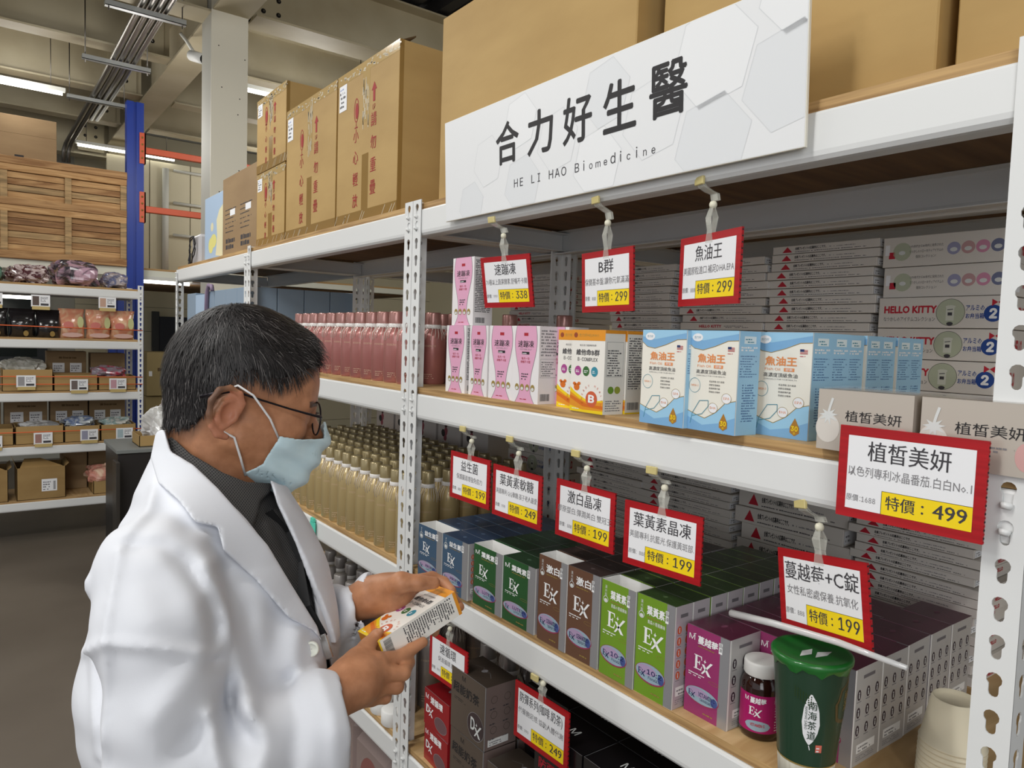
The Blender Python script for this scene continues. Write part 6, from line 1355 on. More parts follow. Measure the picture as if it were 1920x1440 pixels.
# skin colouring: the clipped sides carry the dark colour of the stubble itself
M_skin = mat('skin', (186, 138, 108), .5, sss=.08)
N, L = nodes(M_skin); bs = N['Principled BSDF']; at = N.new('ShaderNodeAttribute'); at.attribute_name = 'tone'
nz = N.new('ShaderNodeTexNoise'); nz.inputs['Scale'].default_value = 60; nz.inputs['Detail'].default_value = 4; tc = N.new('ShaderNodeTexCoord'); L.new(tc.outputs['Object'], nz.inputs['Vector'])
cr = N.new('ShaderNodeValToRGB'); cr.color_ramp.elements[0].color = (*s2l((168, 114, 80)), 1); cr.color_ramp.elements[1].color = (*s2l((190, 134, 98)), 1); cr.color_ramp.elements[0].position = .3; cr.color_ramp.elements[1].position = .7
L.new(nz.outputs['Fac'], cr.inputs[0]); mx = N.new('ShaderNodeMix'); mx.data_type = 'RGBA'; L.new(cr.outputs[0], mx.inputs[6]); L.new(at.outputs['Color'], mx.inputs[7])
sp = N.new('ShaderNodeAttribute'); sp.attribute_name = 'mask'; L.new(sp.outputs['Fac'], mx.inputs[0]); L.new(mx.outputs[2], bs.inputs['Base Color'])
bp = N.new('ShaderNodeBump'); bp.inputs['Strength'].default_value = .12; bp.inputs['Distance'].default_value = .001; n2 = N.new('ShaderNodeTexNoise'); n2.inputs['Scale'].default_value = 500; L.new(tc.outputs['Object'], n2.inputs['Vector']); L.new(n2.outputs['Fac'], bp.inputs['Height']); L.new(bp.outputs[0], bs.inputs['Normal'])
def paint(o):
    me = o.data; n = len(me.vertices); co = np.empty(n*3, np.float32); me.vertices.foreach_get('co', co); co = co.reshape(-1, 3); q = (co-HC)@MH
    x, y, z = q.T; col = np.zeros((n, 4), np.float32); col[:, 3] = 1; m_ = np.zeros(n, np.float32)
    inhead = (np.linalg.norm(q, axis=1) < .16)
    fade = hairline(q); k = inhead & (fade < 1.15); w_ = np.clip(1.15-fade, 0, 1)**.8*.72; m_[k] = w_[k]; col[k, :3] = s2l((48, 42, 40))
    brow = inhead & (np.abs(x) > .012) & (np.abs(x) < .056) & (np.abs(z-(.0145-.12*np.abs(np.abs(x)-.03)-.0)) < .0038) & (y > .06); m_[brow] = .85; col[brow, :3] = s2l((52, 42, 38))
    ear = inhead & (x > .076) & (m_ < .2); m_[ear] = .35; col[ear, :3] = s2l((200, 124, 104))
    a = me.attributes.new('tone', 'FLOAT_COLOR', 'POINT'); a.data.foreach_set('color', col.ravel()); b = me.attributes.new('mask', 'FLOAT', 'POINT'); b.data.foreach_set('value', m_)
def hairline(q):                                       # <0 deep in the hair, >1 bare skin
    x, y, z = q[:, 0], q[:, 1], q[:, 2]
    front = (y-(.072-.16*np.maximum(np.abs(x)-.035, 0)/.05*.25))/.012+(.052-z)/.02*0
    fr_ = np.where(z > .045, (y-.079+.25*np.maximum(np.abs(x)-.03, 0))/.010, 9)
    # lower edge: from temple down before the ear, around it, to the nape
    low = np.interp(y, [-.12, -.09, -.055, -.04, -.03, .0, .012, .03, .045, .06, .08], [-.082, -.08, -.06, -.015, .022, .03, .024, .026, .034, .046, .055])
    lo_ = (low-z)/.045+.6
    inside = np.maximum(lo_, (y-np.interp(z, [-.01, .01, .03, .05, .07, .12], [.02, .036, .052, .072, .08, .06])+.25*np.maximum(np.abs(x)-.055, 0)*0)/.01+.2)
    return inside
V, Fq = merge(parts); body = np_obj('body', V, Fq, [M_skin], relax=1); paint(body); child(body)
# --- nails
b = MB()
M_nail = mat('nail', (206, 160, 138), .3)
# --- trunk and coat, in one field
def trunk(P, off=0.):
    D_ = P@DH.astype(np.float32)
    Q_ = P+((1.0-D_)*(1-1/1.28))[..., None]*DH.astype(np.float32)      # broader than deep
    T = lambda p: tuple(np.array(p)+(1.0-np.array(p)@DH)*(1-1/1.28)*DH)
    d = chain(Q_, [T((0.2750, 1.0241, 1.2922)), T((0.2672, 1.0243, 1.2184)), T((0.2646, 1.0061, 1.1203)), T((0.2732, 0.9765, 0.9815)), T((0.2736, 0.9623, 0.8016))], [.098, .130, .148, .150, .150], .03)
    d = smin(d, chain(P, [(0.3123, 1.0577, 1.2788), (0.3275, 1.0165, 1.2173), (0.3195, 0.9796, 1.1472), (0.3180, 0.9699, 1.0076), (0.3091, 0.9625, 0.8237)], [.060, .074, .080, .084, .08], .03), .04)
    for sh, r in (((0.1668, 0.9056, 1.3010), .052), ((0.3809, 1.1527, 1.2285), .058)): d = smin(d, cap_(P, (0.2652, 1.0475, 1.3370), sh, .058, r), .045)
    return d-off
def sleeveR(P):
    d = chain(P, [(0.1702, 0.9090, 1.2982), (0.1683, 0.8685, 1.2414), (0.1728, 0.8401, 1.1598), (0.1776, 0.8305, 1.0825)], [.060, .064, .06, .062], .02)
    return smin(d, chain(P, [(0.1776, 0.8305, 1.0825), (0.2561, 0.8220, 1.0864), (0.3264, 0.8141, 1.0991), (0.3517, 0.8081, 1.1049)], [.064, .064, .060, .058], .02), .03)
def sleeveL(P):
    d = chain(P, [(0.3843, 1.1495, 1.2201), (0.4102, 1.1819, 1.0797), (0.4313, 1.1383, 1.0450)], [.06, .056, .054], .02)
    return smin(d, chain(P, [(0.4313, 1.1383, 1.0450), (0.4559, 1.0265, 1.1338), (0.4821, 0.9624, 1.1761), (0.4926, 0.9403, 1.1860)], [.054, .051, .047, .046], .02), .03)
def collarc(P, o=0.): return chain(P, [(0.2607, 1.0485, 1.3071), (0.2667, 1.0542, 1.3582), (0.2722, 1.0603, 1.4097)], [.096+o, .080+o, .0715+o], .02)
def coatbase(P): return smin(smin(trunk(P), collarc(P), .03), sleeveR(P), .022)
def trunkcol(P): return smin(trunk(P), collarc(P), .03)
ST = [([(0.1322, 0.8840, 1.3344), (0.1255, 0.8817, 1.2401), (0.1215, 0.8681, 1.1862), (0.1187, 0.8635, 1.0991)], .0035, .004, 1), ([(0.1013, 0.9714, 1.1911), (0.1250, 0.8819, 1.2372), (0.1588, 0.8195, 1.2443), (0.2068, 0.7950, 1.2303)], .0035, .0045, 1),
      ([(0.1140, 0.9564, 1.2836), (0.1113, 0.9529, 1.2117), (0.1172, 0.9311, 1.1485), (0.1215, 0.9235, 1.0932)], .003, .004, 1), ([(0.1959, 1.0271, 1.3736), (0.1799, 0.9745, 1.3479), (0.1421, 0.9140, 1.3327), (0.1329, 0.8958, 1.3313)], .0028, .005, 1),
      ([(0.1322, 0.8843, 1.3379), (0.1641, 0.8482, 1.3435), (0.1904, 0.8390, 1.3180), (0.2133, 0.8442, 1.2821), (0.2224, 0.8469, 1.2434), (0.2183, 0.8347, 1.2082)], .0045, .006, -1),
      ([(0.2397, 0.9250, 1.2876), (0.2584, 0.9075, 1.2421), (0.2678, 0.8958, 1.1830), (0.2712, 0.8648, 1.1373)], .006, .009, 1), ([(0.2529, 0.9144, 1.2782), (0.2720, 0.8963, 1.2295), (0.2799, 0.8858, 1.1703)], .004, .008, -1), ([(0.2321, 0.9332, 1.3203), (0.2416, 0.9215, 1.2613)], .004, .009, 1),
      ([(0.1581, 0.8147, 1.1752), (0.1812, 0.8001, 1.2101), (0.2112, 0.8166, 1.2290)], .004, .012, 1), ([(0.1759, 0.7984, 1.1364), (0.2091, 0.8128, 1.1584), (0.2267, 0.8259, 1.1755)], .005, .012, -1), ([(0.2105, 0.8119, 1.1614), (0.2103, 0.7975, 1.1348), (0.2175, 0.7897, 1.1032)], .008, .008, 1), ([(0.2275, 0.8117, 1.1615), (0.2329, 0.7934, 1.1388), (0.2460, 0.7826, 1.1264)], .007, .008, -1),
      ([(0.2507, 0.8067, 1.1596), (0.2601, 0.7977, 1.1347), (0.2577, 0.7962, 1.0924)], .006, .01, 1), ([(0.2941, 0.7997, 1.1669), (0.3011, 0.7917, 1.1314), (0.2937, 0.7935, 1.0818)], .005, .01, -1), ([(0.3291, 0.7987, 1.1690), (0.3378, 0.7894, 1.1346), (0.3412, 0.7816, 1.0653)], .004, .008, 1),
      ([(0.1618, 0.8360, 1.3247), (0.1869, 0.8277, 1.2992), (0.2021, 0.8259, 1.2609)], .0035, .012, 1), ([(0.3028, 0.8733, 1.2307), (0.2943, 0.8755, 1.1775), (0.2913, 0.8750, 1.1411)], .004, .012, -1), ([(0.1433, 0.8491, 1.3153), (0.1500, 0.8281, 1.2710)], .003, .014, 1), ([(0.2036, 0.9948, 1.3546), (0.1872, 0.9683, 1.3383), (0.1576, 0.9274, 1.3322)], .003, .01, -1),
      ([(0.3310, 0.8750, 1.2036), (0.3262, 0.8755, 1.1629), (0.3231, 0.8514, 1.1457)], .003, .009, 1), ([(0.1700, 1.0454, 1.3586), (0.1366, 1.0046, 1.3164), (0.1200, 0.9879, 1.2635)], .002, .01, 1), ([(0.2101, 0.9892, 1.3446), (0.2295, 0.9354, 1.3235), (0.2503, 0.9170, 1.2880)], .003, .007, -1),
      ([(0.4338, 0.9983, 1.2035), (0.4421, 0.9775, 1.1760), (0.4353, 0.9789, 1.1286)], .003, .008, 1), ([(0.4471, 0.9648, 1.2230), (0.4462, 0.9499, 1.1841), (0.4450, 0.9595, 1.1334)], .003, .007, -1)]
o_ = np.array((0.2668, 1.0308, 1.2992))
G = Grid(o_+[-.36, -.33, -.72], o_+[.33, .33, .185], .0046, zsplit=1.06)
P_ = G.P; Lg = P_@LC.astype(np.float32); Zg = P_@ZC.astype(np.float32); Dg = P_@DC.astype(np.float32)
base_t = trunk(P_)
coat = smin(base_t, collarc(P_), .03)
# cloth folds: ridges and furrows that follow drawn lines on the near side
def folds(f, sel, amp=1.0):
  for pts, hgt, wd, sg in sel:
    q2 = LZ(pts); dm = np.full(Lg.shape, 1e9, np.float32)
    for (x0, y0), (x1, y1) in zip(q2, q2[1:]):
        ex, ey = x1-x0, y1-y0; t = np.clip(((Lg-x0)*ex+(Zg-y0)*ey)/(ex*ex+ey*ey), 0, 1); dm = np.minimum(dm, (Lg-x0-t*ex)**2+(Zg-y0-t*ey)**2)
    dd = float(np.mean([np.array(p)@DC for p in pts])); near = np.clip(1-np.abs(Dg-dd)/.16, 0, 1)
    f = f-amp*sg*hgt*np.exp(-dm/(wd*1.3)**2)*np.minimum(near*2, 1)
  return f
drift = .0024*np.sin(Lg*55+Zg*38+np.sin(Zg*24)*1.6)*np.sin(Zg*31-Lg*17)
# openings: front, neck, cuffs
OP = LZ([(0.2089, 1.0827, 1.4735), (0.2077, 1.0764, 1.4403), (0.2090, 1.0226, 1.4185), (0.2283, 0.9861, 1.4038), (0.2503, 0.9512, 1.3782), (0.2826, 0.9196, 1.3324), (0.3022, 0.9146, 1.3067), (0.3278, 0.9068, 1.2578), (0.3638, 0.8987, 1.1933), (0.3700, 0.8950, 1.1737), (0.3772, 0.8906, 1.1285), (0.3838, 0.8593, 1.0257), (0.3829, 0.8450, 0.8303), (0.4118, 0.8828, 0.7912), (0.4051, 0.9037, 0.9965), (0.3852, 0.9016, 1.1472), (0.3712, 0.9021, 1.1869), (0.3662, 0.9253, 1.2360), (0.3529, 0.9456, 1.2915), (0.3328, 0.9635, 1.3452), (0.3558, 1.0685, 1.3549), (0.3469, 1.0567, 1.4407), (0.3228, 1.0558, 1.5189)])
keep = smax(coat, -sd_poly(Lg, Zg, OP), .003)
rim = Zg-np.interp(Lg, [float(np.array(p)@LC) for p in ((0.1800, 1.1075, 1.4498), (0.2093, 1.0846, 1.4378), (0.2678, 1.0375, 1.3962), (0.3551, 1.0313, 1.3538), (0.4047, 0.9943, 1.3558))], [float(np.array(p)@ZC) for p in ((0.1800, 1.1075, 1.4498), (0.2093, 1.0846, 1.4378), (0.2678, 1.0375, 1.3962), (0.3551, 1.0313, 1.3538), (0.4047, 0.9943, 1.3558))])
keep = smax(keep, rim.astype(np.float32), .003)
keep = smax(keep, -chain(P_, [(0.2650, 1.0467, 1.3259), (0.2674, 1.0543, 1.3656), (0.2734, 1.0597, 1.4135), (0.2763, 1.0610, 1.4585)], [.066, .0705, .063, .068], .02), .003)
sl = sleeveR(P_); slc = cap_(P_, (0.3400, 0.8129, 1.1022), (0.3864, 0.8013, 1.1113), .046, .050)
cw = np.array((0.3608, 0.8052, 1.1076)); cn = cw-np.array((0.3264, 0.8141, 1.0991)); cn[2] *= .2; cn /= np.linalg.norm(cn)
sl = smax(smax(sl, -slc, .003), ((P_-cw.astype(np.float32))@cn.astype(np.float32)), .003)
keep = smin(keep, sl, .016); keep = smax(keep, -np.maximum(slc, -((P_-cw.astype(np.float32))@cn.astype(np.float32)+.06)), .003)
sl = sleeveL(P_); slc = cap_(P_, (0.4584, 1.0127, 1.1422), (0.4943, 0.9274, 1.1977), .033, .038)
lw = np.array((0.4784, 0.9689, 1.1748)); ln = LH+np.array([0, 0, .12]); ln /= np.linalg.norm(ln)
sl = smax(smax(sl, -slc, .003), ((P_-lw.astype(np.float32))@ln.astype(np.float32)), .003); keep = smin(keep, sl, .012)
keep = folds(keep, ST, 1.7)+drift
M_coat = noisy('white_coat_cotton', (220, 222, 228), (215, 217, 223), (4, 4, 4), 2, .75, .06, 900)
V, Fq = nets(G, keep); co_ = child(np_obj('coat', V, Fq, [M_coat], relax=2)); del keep, sl, slc, drift, rim
# the skirt of the coat, below the picture, is closed by the hem of the same shell
# shirt and body under the coat
shirt = smin(base_t+.013, cap_(P_, (0.2648, 1.0454, 1.3073), (0.2686, 1.0536, 1.3694), .076, .0655), .03)
shirt = np.maximum(shirt, Zg-float(np.array((0.2697, 1.0575, 1.3496))@ZC))
M_shirt = mat('charcoal_checked_shirt', (46, 45, 46), .8); N, L = nodes(M_shirt); tc = N.new('ShaderNodeTexCoord'); ck = N.new('ShaderNodeTexBrick'); ck.offset = 0
ck.inputs['Scale'].default_value = 260; ck.inputs['Mortar Size'].default_value = .13; ck.inputs['Brick Width'].default_value = .7; ck.inputs['Row Height'].default_value = .7
ck.inputs['Color1'].default_value = (*s2l((30, 30, 32)), 1); ck.inputs['Color2'].default_value = (*s2l((36, 36, 38)), 1); ck.inputs['Mortar'].default_value = (*s2l((74, 72, 70)), 1)
mp = N.new('ShaderNodeMapping'); mp.inputs['Rotation'].default_value = (R(90), 0, R(35)); L.new(tc.outputs['Object'], mp.inputs[0]); L.new(mp.outputs[0], ck.inputs['Vector']); L.new(ck.outputs['Color'], N['Principled BSDF'].inputs['Base Color'])
cre = smin(shirt, shirt+.0, .001)
for pts in ([(0.3210, 0.9310, 1.3439), (0.3499, 0.9285, 1.2687), (0.3757, 0.9148, 1.1800)], [(0.3096, 0.9381, 1.3260), (0.3259, 0.9224, 1.2814), (0.3543, 0.9092, 1.2228)], [(0.3380, 0.9429, 1.3394), (0.3622, 0.9321, 1.2730)]):
    q2 = LZ(pts); dm = np.full(Lg.shape, 1e9, np.float32)
    for (x0, y0), (x1, y1) in zip(q2, q2[1:]):
        ex, ey = x1-x0, y1-y0; t = np.clip(((Lg-x0)*ex+(Zg-y0)*ey)/(ex*ex+ey*ey), 0, 1); dm = np.minimum(dm, (Lg-x0-t*ex)**2+(Zg-y0-t*ey)**2)
    cre = cre-.005*np.exp(-dm/.007**2)
V, Fq = nets(G, cre); child(np_obj('shirt', V, Fq, [M_shirt], relax=1)); del cre, shirt
# lapel and collar of the coat: a second layer lying on the first
LAP = LZ([(0.2051, 1.0765, 1.4338), (0.2094, 1.0512, 1.4433), (0.2109, 1.0190, 1.4175), (0.2306, 0.9849, 1.4038), (0.2516, 0.9512, 1.3781), (0.2841, 0.9201, 1.3321), (0.3037, 0.9152, 1.3063), (0.3295, 0.9077, 1.2572), (0.3648, 0.8993, 1.1929), (0.3698, 0.8943, 1.1725), (0.3567, 0.8917, 1.1908), (0.3198, 0.8828, 1.2193), (0.2796, 0.8886, 1.2736), (0.2438, 0.8938, 1.3132), (0.2396, 0.9068, 1.3402), (0.2138, 0.9039, 1.3494), (0.2023, 0.9388, 1.3707), (0.1917, 0.9985, 1.3820), (0.1934, 1.0521, 1.4053)])
G2 = Grid(np.array((0.2535, 0.9792, 1.3132))+[-.17, -.15, -.155], np.array((0.2535, 0.9792, 1.3132))+[.17, .19, .155], .0027); P2 = G2.P; L2 = P2@LC.astype(np.float32); Z2 = P2@ZC.astype(np.float32); D2 = P2@DH.astype(np.float32)
cb = trunkcol(P2); rim2 = Z2-np.interp(L2, [float(np.array(p)@LC) for p in ((0.1800, 1.1076, 1.4513), (0.2093, 1.0847, 1.4393), (0.2678, 1.0376, 1.3976), (0.3551, 1.0315, 1.3553), (0.4047, 0.9944, 1.3574))], [float(np.array(p)@ZC) for p in ((0.1800, 1.1076, 1.4513), (0.2093, 1.0847, 1.4393), (0.2678, 1.0376, 1.3976), (0.3551, 1.0315, 1.3553), (0.4047, 0.9944, 1.3574))])
lp = smax(smax(np.abs(cb-.004)-.0052, sd_poly(L2, Z2, LAP), .002), rim2.astype(np.float32), .002); lp = np.maximum(lp, D2-1.06)
V, Fq = nets(G2, lp); child(np_obj('lapel', V, Fq, [M_coat], relax=3))
# far lapel: narrow turned edge on the other side of the opening
FL = LZ([(0.3545, 1.0695, 1.3548), (0.3710, 1.0828, 1.3632), (0.3881, 1.0673, 1.3291), (0.4136, 1.0448, 1.2842), (0.4285, 1.0170, 1.2316), (0.4336, 0.9967, 1.1797), (0.4261, 0.9730, 1.1248), (0.3770, 0.8948, 1.1517), (0.3702, 0.9014, 1.1873), (0.3662, 0.9253, 1.2360), (0.3519, 0.9449, 1.2919), (0.3318, 0.9628, 1.3454)])
lp = smax(np.abs(cb-.003)-.0045, sd_poly(L2, Z2, FL), .002); lp = np.maximum(np.maximum(lp, .96-D2), rim2)
V, Fq = nets(G2, lp)
if len(Fq): child(np_obj('lapel', V, Fq, [M_coat], relax=3))
# shirt collar
SC = LZ([(0.2094, 1.0850, 1.4437), (0.2272, 1.0728, 1.4591), (0.3386, 0.9850, 1.4050), (0.3336, 0.9863, 1.3717), (0.3293, 0.9883, 1.3568), (0.3096, 0.9652, 1.3525), (0.3008, 0.9460, 1.3431), (0.2888, 0.9288, 1.3274), (0.2647, 0.9470, 1.3298), (0.2226, 1.0174, 1.3443), (0.2046, 1.0593, 1.3888)])
rimz = lambda L_: np.interp(L_, [float(np.array(p)@LC) for p in ((0.2093, 1.0847, 1.4393), (0.2269, 1.0704, 1.4238), (0.2431, 1.0442, 1.4044), (0.2711, 0.9967, 1.3865), (0.2950, 0.9780, 1.3768), (0.3383, 0.9827, 1.3719))], [float(np.array(p)@ZC) for p in ((0.2093, 1.0847, 1.4393), (0.2269, 1.0704, 1.4238), (0.2431, 1.0442, 1.4044), (0.2711, 0.9967, 1.3865), (0.2950, 0.9780, 1.3768), (0.3383, 0.9827, 1.3719))]).astype(np.float32)
sc = smin(trunk(P2)+.011, chain(P2, [(0.2637, 1.0463, 1.3073), (0.2703, 1.0515, 1.3583), (0.2793, 1.0547, 1.4062)], [.080, .070, .063], .02), .03)
scs = smax(np.abs(sc-.003)-.0042, sd_poly(L2, Z2, SC), .002); scs = np.maximum(scs, Z2-rimz(L2)); V, Fq = nets(G2, scs); child(np_obj('shirt_collar', V, Fq, [M_shirt], relax=1)); del scs, sc, lp, cb
# lanyard and badge clip, button
def ray_surface(p, f, n=120):                          # walk from the near side to the surface f = 0 along the depth axis
    p00 = np.array(p, np.float32); p = p00-DH.astype(np.float32)*.25
    for _ in range(n):
        v = float(f(p[None])[0])
        if v < .0005 or v > 2: break
        p = p+DH.astype(np.float32)*min(max(v*.8, .0005), .03)
    if abs(float((p-p00)@DH)) > .4: p = p00
    return p
sf = lambda P: trunk(P)+.012
b = MB(); cl = []; pts = [ray_surface(p, sf) for p in ((0.2923, 0.9275, 1.3376), (0.3079, 0.9174, 1.3052), (0.3267, 0.9099, 1.2662), (0.3508, 0.9038, 1.2209), (0.3722, 0.8988, 1.1776))]
for i, p in enumerate(pts):
    t = (pts[min(i+1, 4)]-pts[max(i-1, 0)]); t /= np.linalg.norm(t); s_ = np.cross(t, DH); s_ /= np.linalg.norm(s_); w_ = .009
    cl += [tuple(p+s_*w_-DH*.006), tuple(p-s_*w_-DH*.006)]
b.add(cl, [(2*i, 2*i+1, 2*i+3, 2*i+2) for i in range(4)], mat('black_lanyard', (16, 16, 18), .6)); b.add([tuple(np.array(c)+DH*.002) for c in cl], [(2*i, 2*i+2, 2*i+3, 2*i+1) for i in range(4)], MATS['black_lanyard']); child(b.obj('lanyard'))
b = MB(); p0 = pts[-1]-DH*.012; b.rbox((-.005, -.002, -.03), (.005, .002, .004), mat('metal_clip', (190, 190, 188), .25, metal=.8), .001); o = b.obj('badge_clip'); o.location = tuple(p0+np.array([.004, 0, .002])); o.rotation_euler = (0, R(-20), -YAW); child(o)
pb = np.array((0.3543, 0.8831, 1.1737))-DH*.010; b = MB()
b.lathe([(.0005, .0), (.006, .0), (.0066, .0012), (.009, .0022), (.0098, .001), (.0098, -.0015)], mat('pearly_button', (214, 216, 204), .3), 24); o = b.obj('button'); o.location = tuple(pb)
o.rotation_euler = Vector(-DH+np.array([0, 0, .1])).to_track_quat('Z', 'Y').to_euler(); child(o)
# trousers and shoes, mostly below the picture
G3 = Grid(np.array((0.2668, 1.0308, 1.2992))+[-.36, -.4, -1.36], np.array((0.2668, 1.0308, 1.2992))+[.42, .4, -.42], .012); P3 = G3.P; hip = np.array((0.2655, 1.0001, 0.8880)); zf = 0.02
def leg(s):
    h0 = hip-DH*.1*s; k = np.array([h0[0], h0[1], .50])+LH*.02-DH*.02*s; a = np.array([h0[0], h0[1], .09])-DH*.03*s; return h0, k, a
d = cap_(P3, tuple(hip-DH*.08), tuple(hip+DH*.08), .135)
for s in (-1, 1): h0, k, a = leg(s); d = smin(d, chain(P3, [h0, k, a], [.098, .07, .058], .02), .03)
V, Fq = nets(G3, d); child(np_obj('trousers', V, Fq, [mat('black_trousers', (26, 26, 28), .75)], relax=1))
for s in (-1, 1):
    h0, k, a = leg(s); b = MB(); n = 14
    prof = [(-.09, .03, .045), (-.08, .04, .07), (-.03, .042, .085), (.04, .044, .07), (.1, .05, .05), (.15, .04, .035), (.17, .012, .02)]
    vs = []
    for (t, w_, h_) in prof:
        for i in range(n):
            u = 2*math.pi*i/n; q3 = a+LH*t+DH*w_*math.cos(u); vs.append((q3[0], q3[1], max(.0, h_/2+h_/2*math.sin(u)+ .0)))
    b.add(vs, [(j*n+i, j*n+(i+1) % n, (j+1)*n+(i+1) % n, (j+1)*n+i) for j in range(6) for i in range(n)]+[tuple(range(n-1, -1, -1)), tuple(range(6*n, 7*n))], mat('black_shoe', (22, 20, 20), .35), True); child(b.obj('shoe'))
# --- mask
G4 = Grid(HC-[.13, .13, .17], HC+[.14, .14, .05], .002); q4 = (G4.P-HC.astype(np.float32))@MH.astype(np.float32); fs = face_sdf(q4, ears=False)
fs = smin(fs, ell_(q4, (0, .092, -.055), (.034, .026, .04)), .03)
y4, z4_, x4 = q4[..., 1], q4[..., 2], q4[..., 0]
zt_ = np.interp(np.abs(x4), [0, .012, .03, .062], [-.010, -.018, -.032, -.038]); zb_ = np.interp(y4, [0, .03, .07, .1], [-.118, -.122, -.124, -.128])
yb_ = np.interp(z4_, [-.125, -.1, -.08, -.036], [.012, .020, .038, .050])
mk = np.abs(fs-.0045)-.0011
for zc_, am in ((-.062, .004), (-.078, .0035), (-.092, .004), (-.048, .0025)): mk = mk+0
pl = .0023*np.sin((z4_+.25*(y4-.08))*2*math.pi/.034); mk = np.abs(fs-.0055-pl*np.clip((y4-.02)/.04, 0, 1))-.0016
mk = np.maximum(mk, z4_-zt_); mk = np.maximum(mk, zb_-z4_); mk = np.maximum(mk, yb_-y4)
M_mask = noisy('pale_blue_mask', (208, 232, 239), (202, 228, 236), (60, 60, 60), 3, .8)
V, Fq = nets(G4, mk); child(np_obj('face_mask', V, Fq, [M_mask], relax=2)); del fs, mk
M_loop = mat('ear_loop', (236, 236, 236), .7)
b = MB()
for s in (1, -1):
    b.tube([hw((s*.064, .052, -.045)), hw((s*.0765, .03, -.018)), hw((s*.084, .0, .008)), hw((s*.086, -.022, .016)), hw((s*.083, -.035, .006))], .0016, M_loop, 6)
    b.tube([hw((s*.054, .022, -.102)), hw((s*.068, .008, -.078)), hw((s*.078, -.008, -.052)), hw((s*.084, -.03, -.045)), hw((s*.082, -.04, -.03))], .0016, M_loop, 6)
child(b.obj('ear_loops'))
# --- glasses
M_frame = mat('dark_metal_frame', (40, 36, 40), .25, metal=.7); M_lens = mat('lens_glass', (235, 240, 240), .02, alpha=.16, coat=1)
b = MB(); lens = MB()
for s in (1, -1):
    c = np.array((s*.034, .100, -.007)); ring = []
    for i in range(33):
        t = 2*math.pi*i/32; ring.append(hw((c[0]+.0265*math.cos(t), c[1]-.004*math.sin(t), c[2]+.023*math.sin(t))))
    b.tube(ring, .0013, M_frame, 8, cap=False)
    lens.add([tuple(p) for p in ring[:-1]], [tuple(range(32))], M_lens)
    b.tube([hw((s*.0605, .100, -.003)), hw((s*.0675, .097, -.001)), hw((s*.0725, .088, -.001)), hw((s*.0785, .05, .001)), hw((s*.0815, .0, .005)), hw((s*.083, -.022, .008)), hw((s*.084, -.045, .0)), hw((s*.0815, -.062, -.009))], [.0016, .0022, .0018, .0014, .0014, .0016, .0026, .0024], M_frame, 8)
b.tube([hw((-.008, .101, -.004)), hw((-.004, .108, .0)), hw((.004, .108, .0)), hw((.008, .101, -.004))], .0012, M_frame, 6)
gl = child(b.obj('glasses')); child(lens.obj('lenses'))
# --- hair: a cap under thousands of short strands
G5 = Grid(HC-[.14, .14, .12], HC+[.14, .14, .15], .003); q5 = (G5.P-HC.astype(np.float32))@MH.astype(np.float32)
hs = ell_(q5, (0, -.008, .034), (.079, .099, .094)); hs = smin(hs, ell_(q5, (0, .05, .077), (.055, .045, .032)), .03); fn = smin(face_sdf(q5, ears=False), neck(G5.P), .022); hs = smin(hs, fn-.0035, .01)
sh = q5.shape; hl = hairline(q5.reshape(-1, 3)).reshape(sh[:3]); hs = np.maximum(hs, (hl-.35)*.012)
hs = np.maximum(hs, -(fn+.004)); del fn
M_haircap = mat('hair_base', (34, 31, 31), .6)
V, Fq = nets(G5, hs); hc = child(np_obj('hair_base', V, Fq, [M_haircap], relax=2))
qv = (V-HC)@MH
M_hair = [mat('hair_black', (26, 23, 23), .5), mat('hair_dark_grey', (48, 44, 44), .5), mat('hair_grey', (98, 94, 92), .55)]
rng = np.random.default_rng(5)
tri = V[Fq]; ar = np.linalg.norm(np.cross(tri[:, 1]-tri[:, 0], tri[:, 3]-tri[:, 0]), axis=1); cen = tri.mean(1); qc = (cen-HC)@MH
nrm = np.cross(tri[:, 1]-tri[:, 0], tri[:, 3]-tri[:, 0]); nrm /= np.linalg.norm(nrm, axis=1)[:, None]+1e-9
out = cen-(HC+MH@np.array([0, -.01, .02])); flip = (nrm*out).sum(1) < 0; nrm[flip] *= -1
rad = np.linalg.norm(qc-np.array([0, -.008, .03]), axis=1); okm = ((nrm*out).sum(1) > .0) & (rad > .07)
pr = ar*okm; pr /= pr.sum(); NS = 15000; pick = rng.choice(len(Fq), NS, p=pr)
b = MB(); vs_all = []; crown = np.array([.008, -.055, .11])
VV, FF, MI = [], [], []
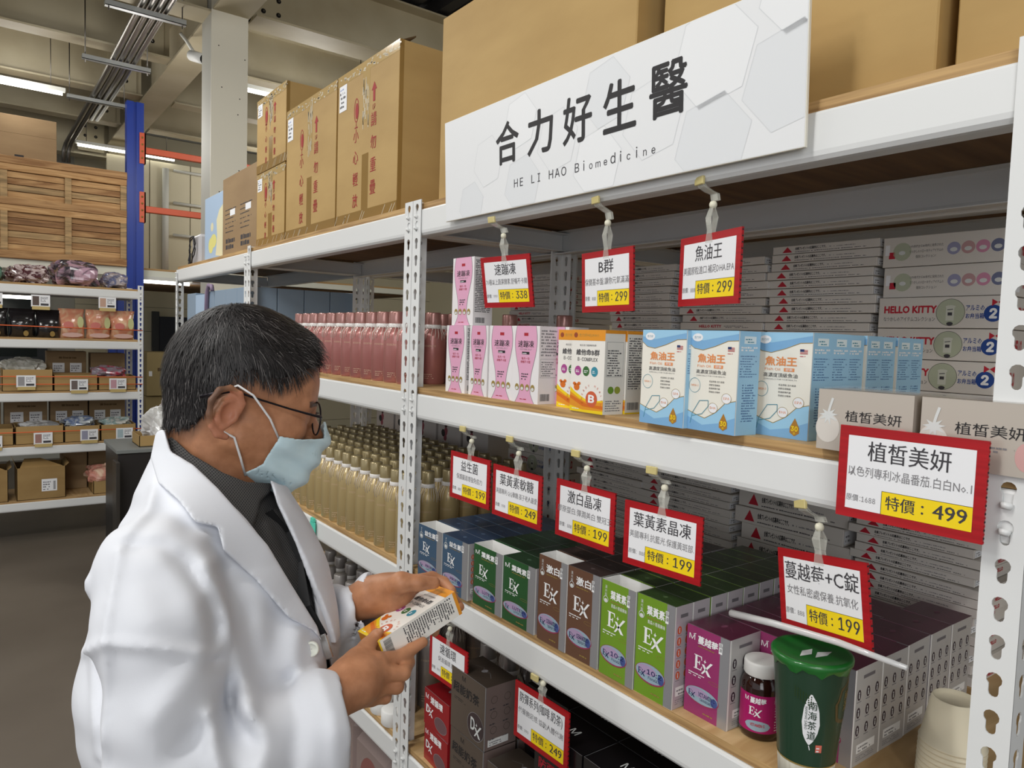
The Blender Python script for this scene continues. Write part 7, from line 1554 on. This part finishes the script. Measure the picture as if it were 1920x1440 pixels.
for n_, k in enumerate(pick):
    uv = rng.random(2); c = tri[k]; p = (c[0]*(1-uv[0])+c[1]*uv[0])*(1-uv[1])+(c[3]*(1-uv[0])+c[2]*uv[0])*uv[1]
    n = MH.T@nrm[k]; ql = (p-HC)@MH; v = ql-crown
    wt = min(max((ql[1]+.06)/.06, 0), 1)*min(max((ql[2]-.045)/.03, 0), 1)      # top: swept forward and up into a quiff; sides and back: combed down
    fa = np.array([v[0]*.5+.006*math.sin(ql[0]*90), .09, .02 if ql[1] > .03 else .0]); fb = np.array([v[0]*.6, .012+(v[1]*.6 if ql[1] < 0 else .03), -.07 if ql[2] > .09 else -.09])
    fl = fa*wt+fb*(1-wt); ln_ = (.030 if ql[2] > .085 else .016)*wt+(.022 if ql[2] > .03 else .012)*(1-wt)
    if ql[2] < .0: ln_ = .008
    fl = fl+rng.normal(size=3)*.022; fl -= n*(fl@n); fl /= np.linalg.norm(fl)+1e-9; ln_ *= .7+.6*rng.random()
    lift = .22 if ln_ > .02 else .3
    side = np.cross(fl, n); w_ = .00042+.0002*rng.random(); pts = []
    for j, t in enumerate((0, .35, .7, 1.0)):
        pt = ql+fl*ln_*t+n*(.0006+ln_*lift*(t-.75*t*t))+np.array([0, 0, -.25*ln_*t*t]); ww = w_*(1, .9, .65, .12)[j]
        pts.append(pt+side*ww); pts.append(pt-side*ww)
    o = len(VV)*8; VV.append(HC+np.array(pts)@MH.T)
    for j in range(3): FF.append((o+2*j, o+2*j+1, o+2*j+3, o+2*j+2))
    gray = .06+.2*(ql[1] > .05)*(ql[2] > .03)+.06*(ql[2] < .04); r_ = rng.random(); MI += [2 if r_ < gray else (1 if r_ < gray+.32 else 0)]*3
VV = np.concatenate(VV); o = np_obj('hair_strands', VV, np.array(FF), M_hair, smooth=True, midx=np.array(MI)); o['kind'] = 'stuff'; child(o)
# --- the box in his hands
size = (.062, .036, .132); vf, vs1, vs2 = vitb(size)
o = bpy.data.objects.new('vitamin_box', None); bpy.data.objects.remove(o)
hb = MB(); w_, d_, h_ = size
hb.box((-w_/2, -d_/2, -h_/2), (w_/2, d_/2, h_/2), M_cov, skip=('+z', '-z')); hb.box((-w_/2, -d_/2, -h_/2), (w_/2, d_/2, h_/2), M_org, skip=('-x', '+x', '-y', '+y'))
ho = hb.obj('vitamin_box')
# prints are laid out for a front facing -x; turn them to this box's -y front
for nm, me in (('front_print', vf), ('side_print', vs1)):
    k = bpy.data.objects.new(nm, me); COL.objects.link(k); k.parent = ho; k.rotation_euler = (0, 0, R(90)); k.location = (0, -d_/2, -h_/2)
RB = Matrix(((.0141, .337, .9414), (-.994, -.0977, .0498), (.1088, -.9364, .3336))).to_4x4(); RB.translation = (.5037, .8945, 1.1696); ho.matrix_world = RB
tag(ho, 'orange and white vitamin box held in both hands by the man', 'box')
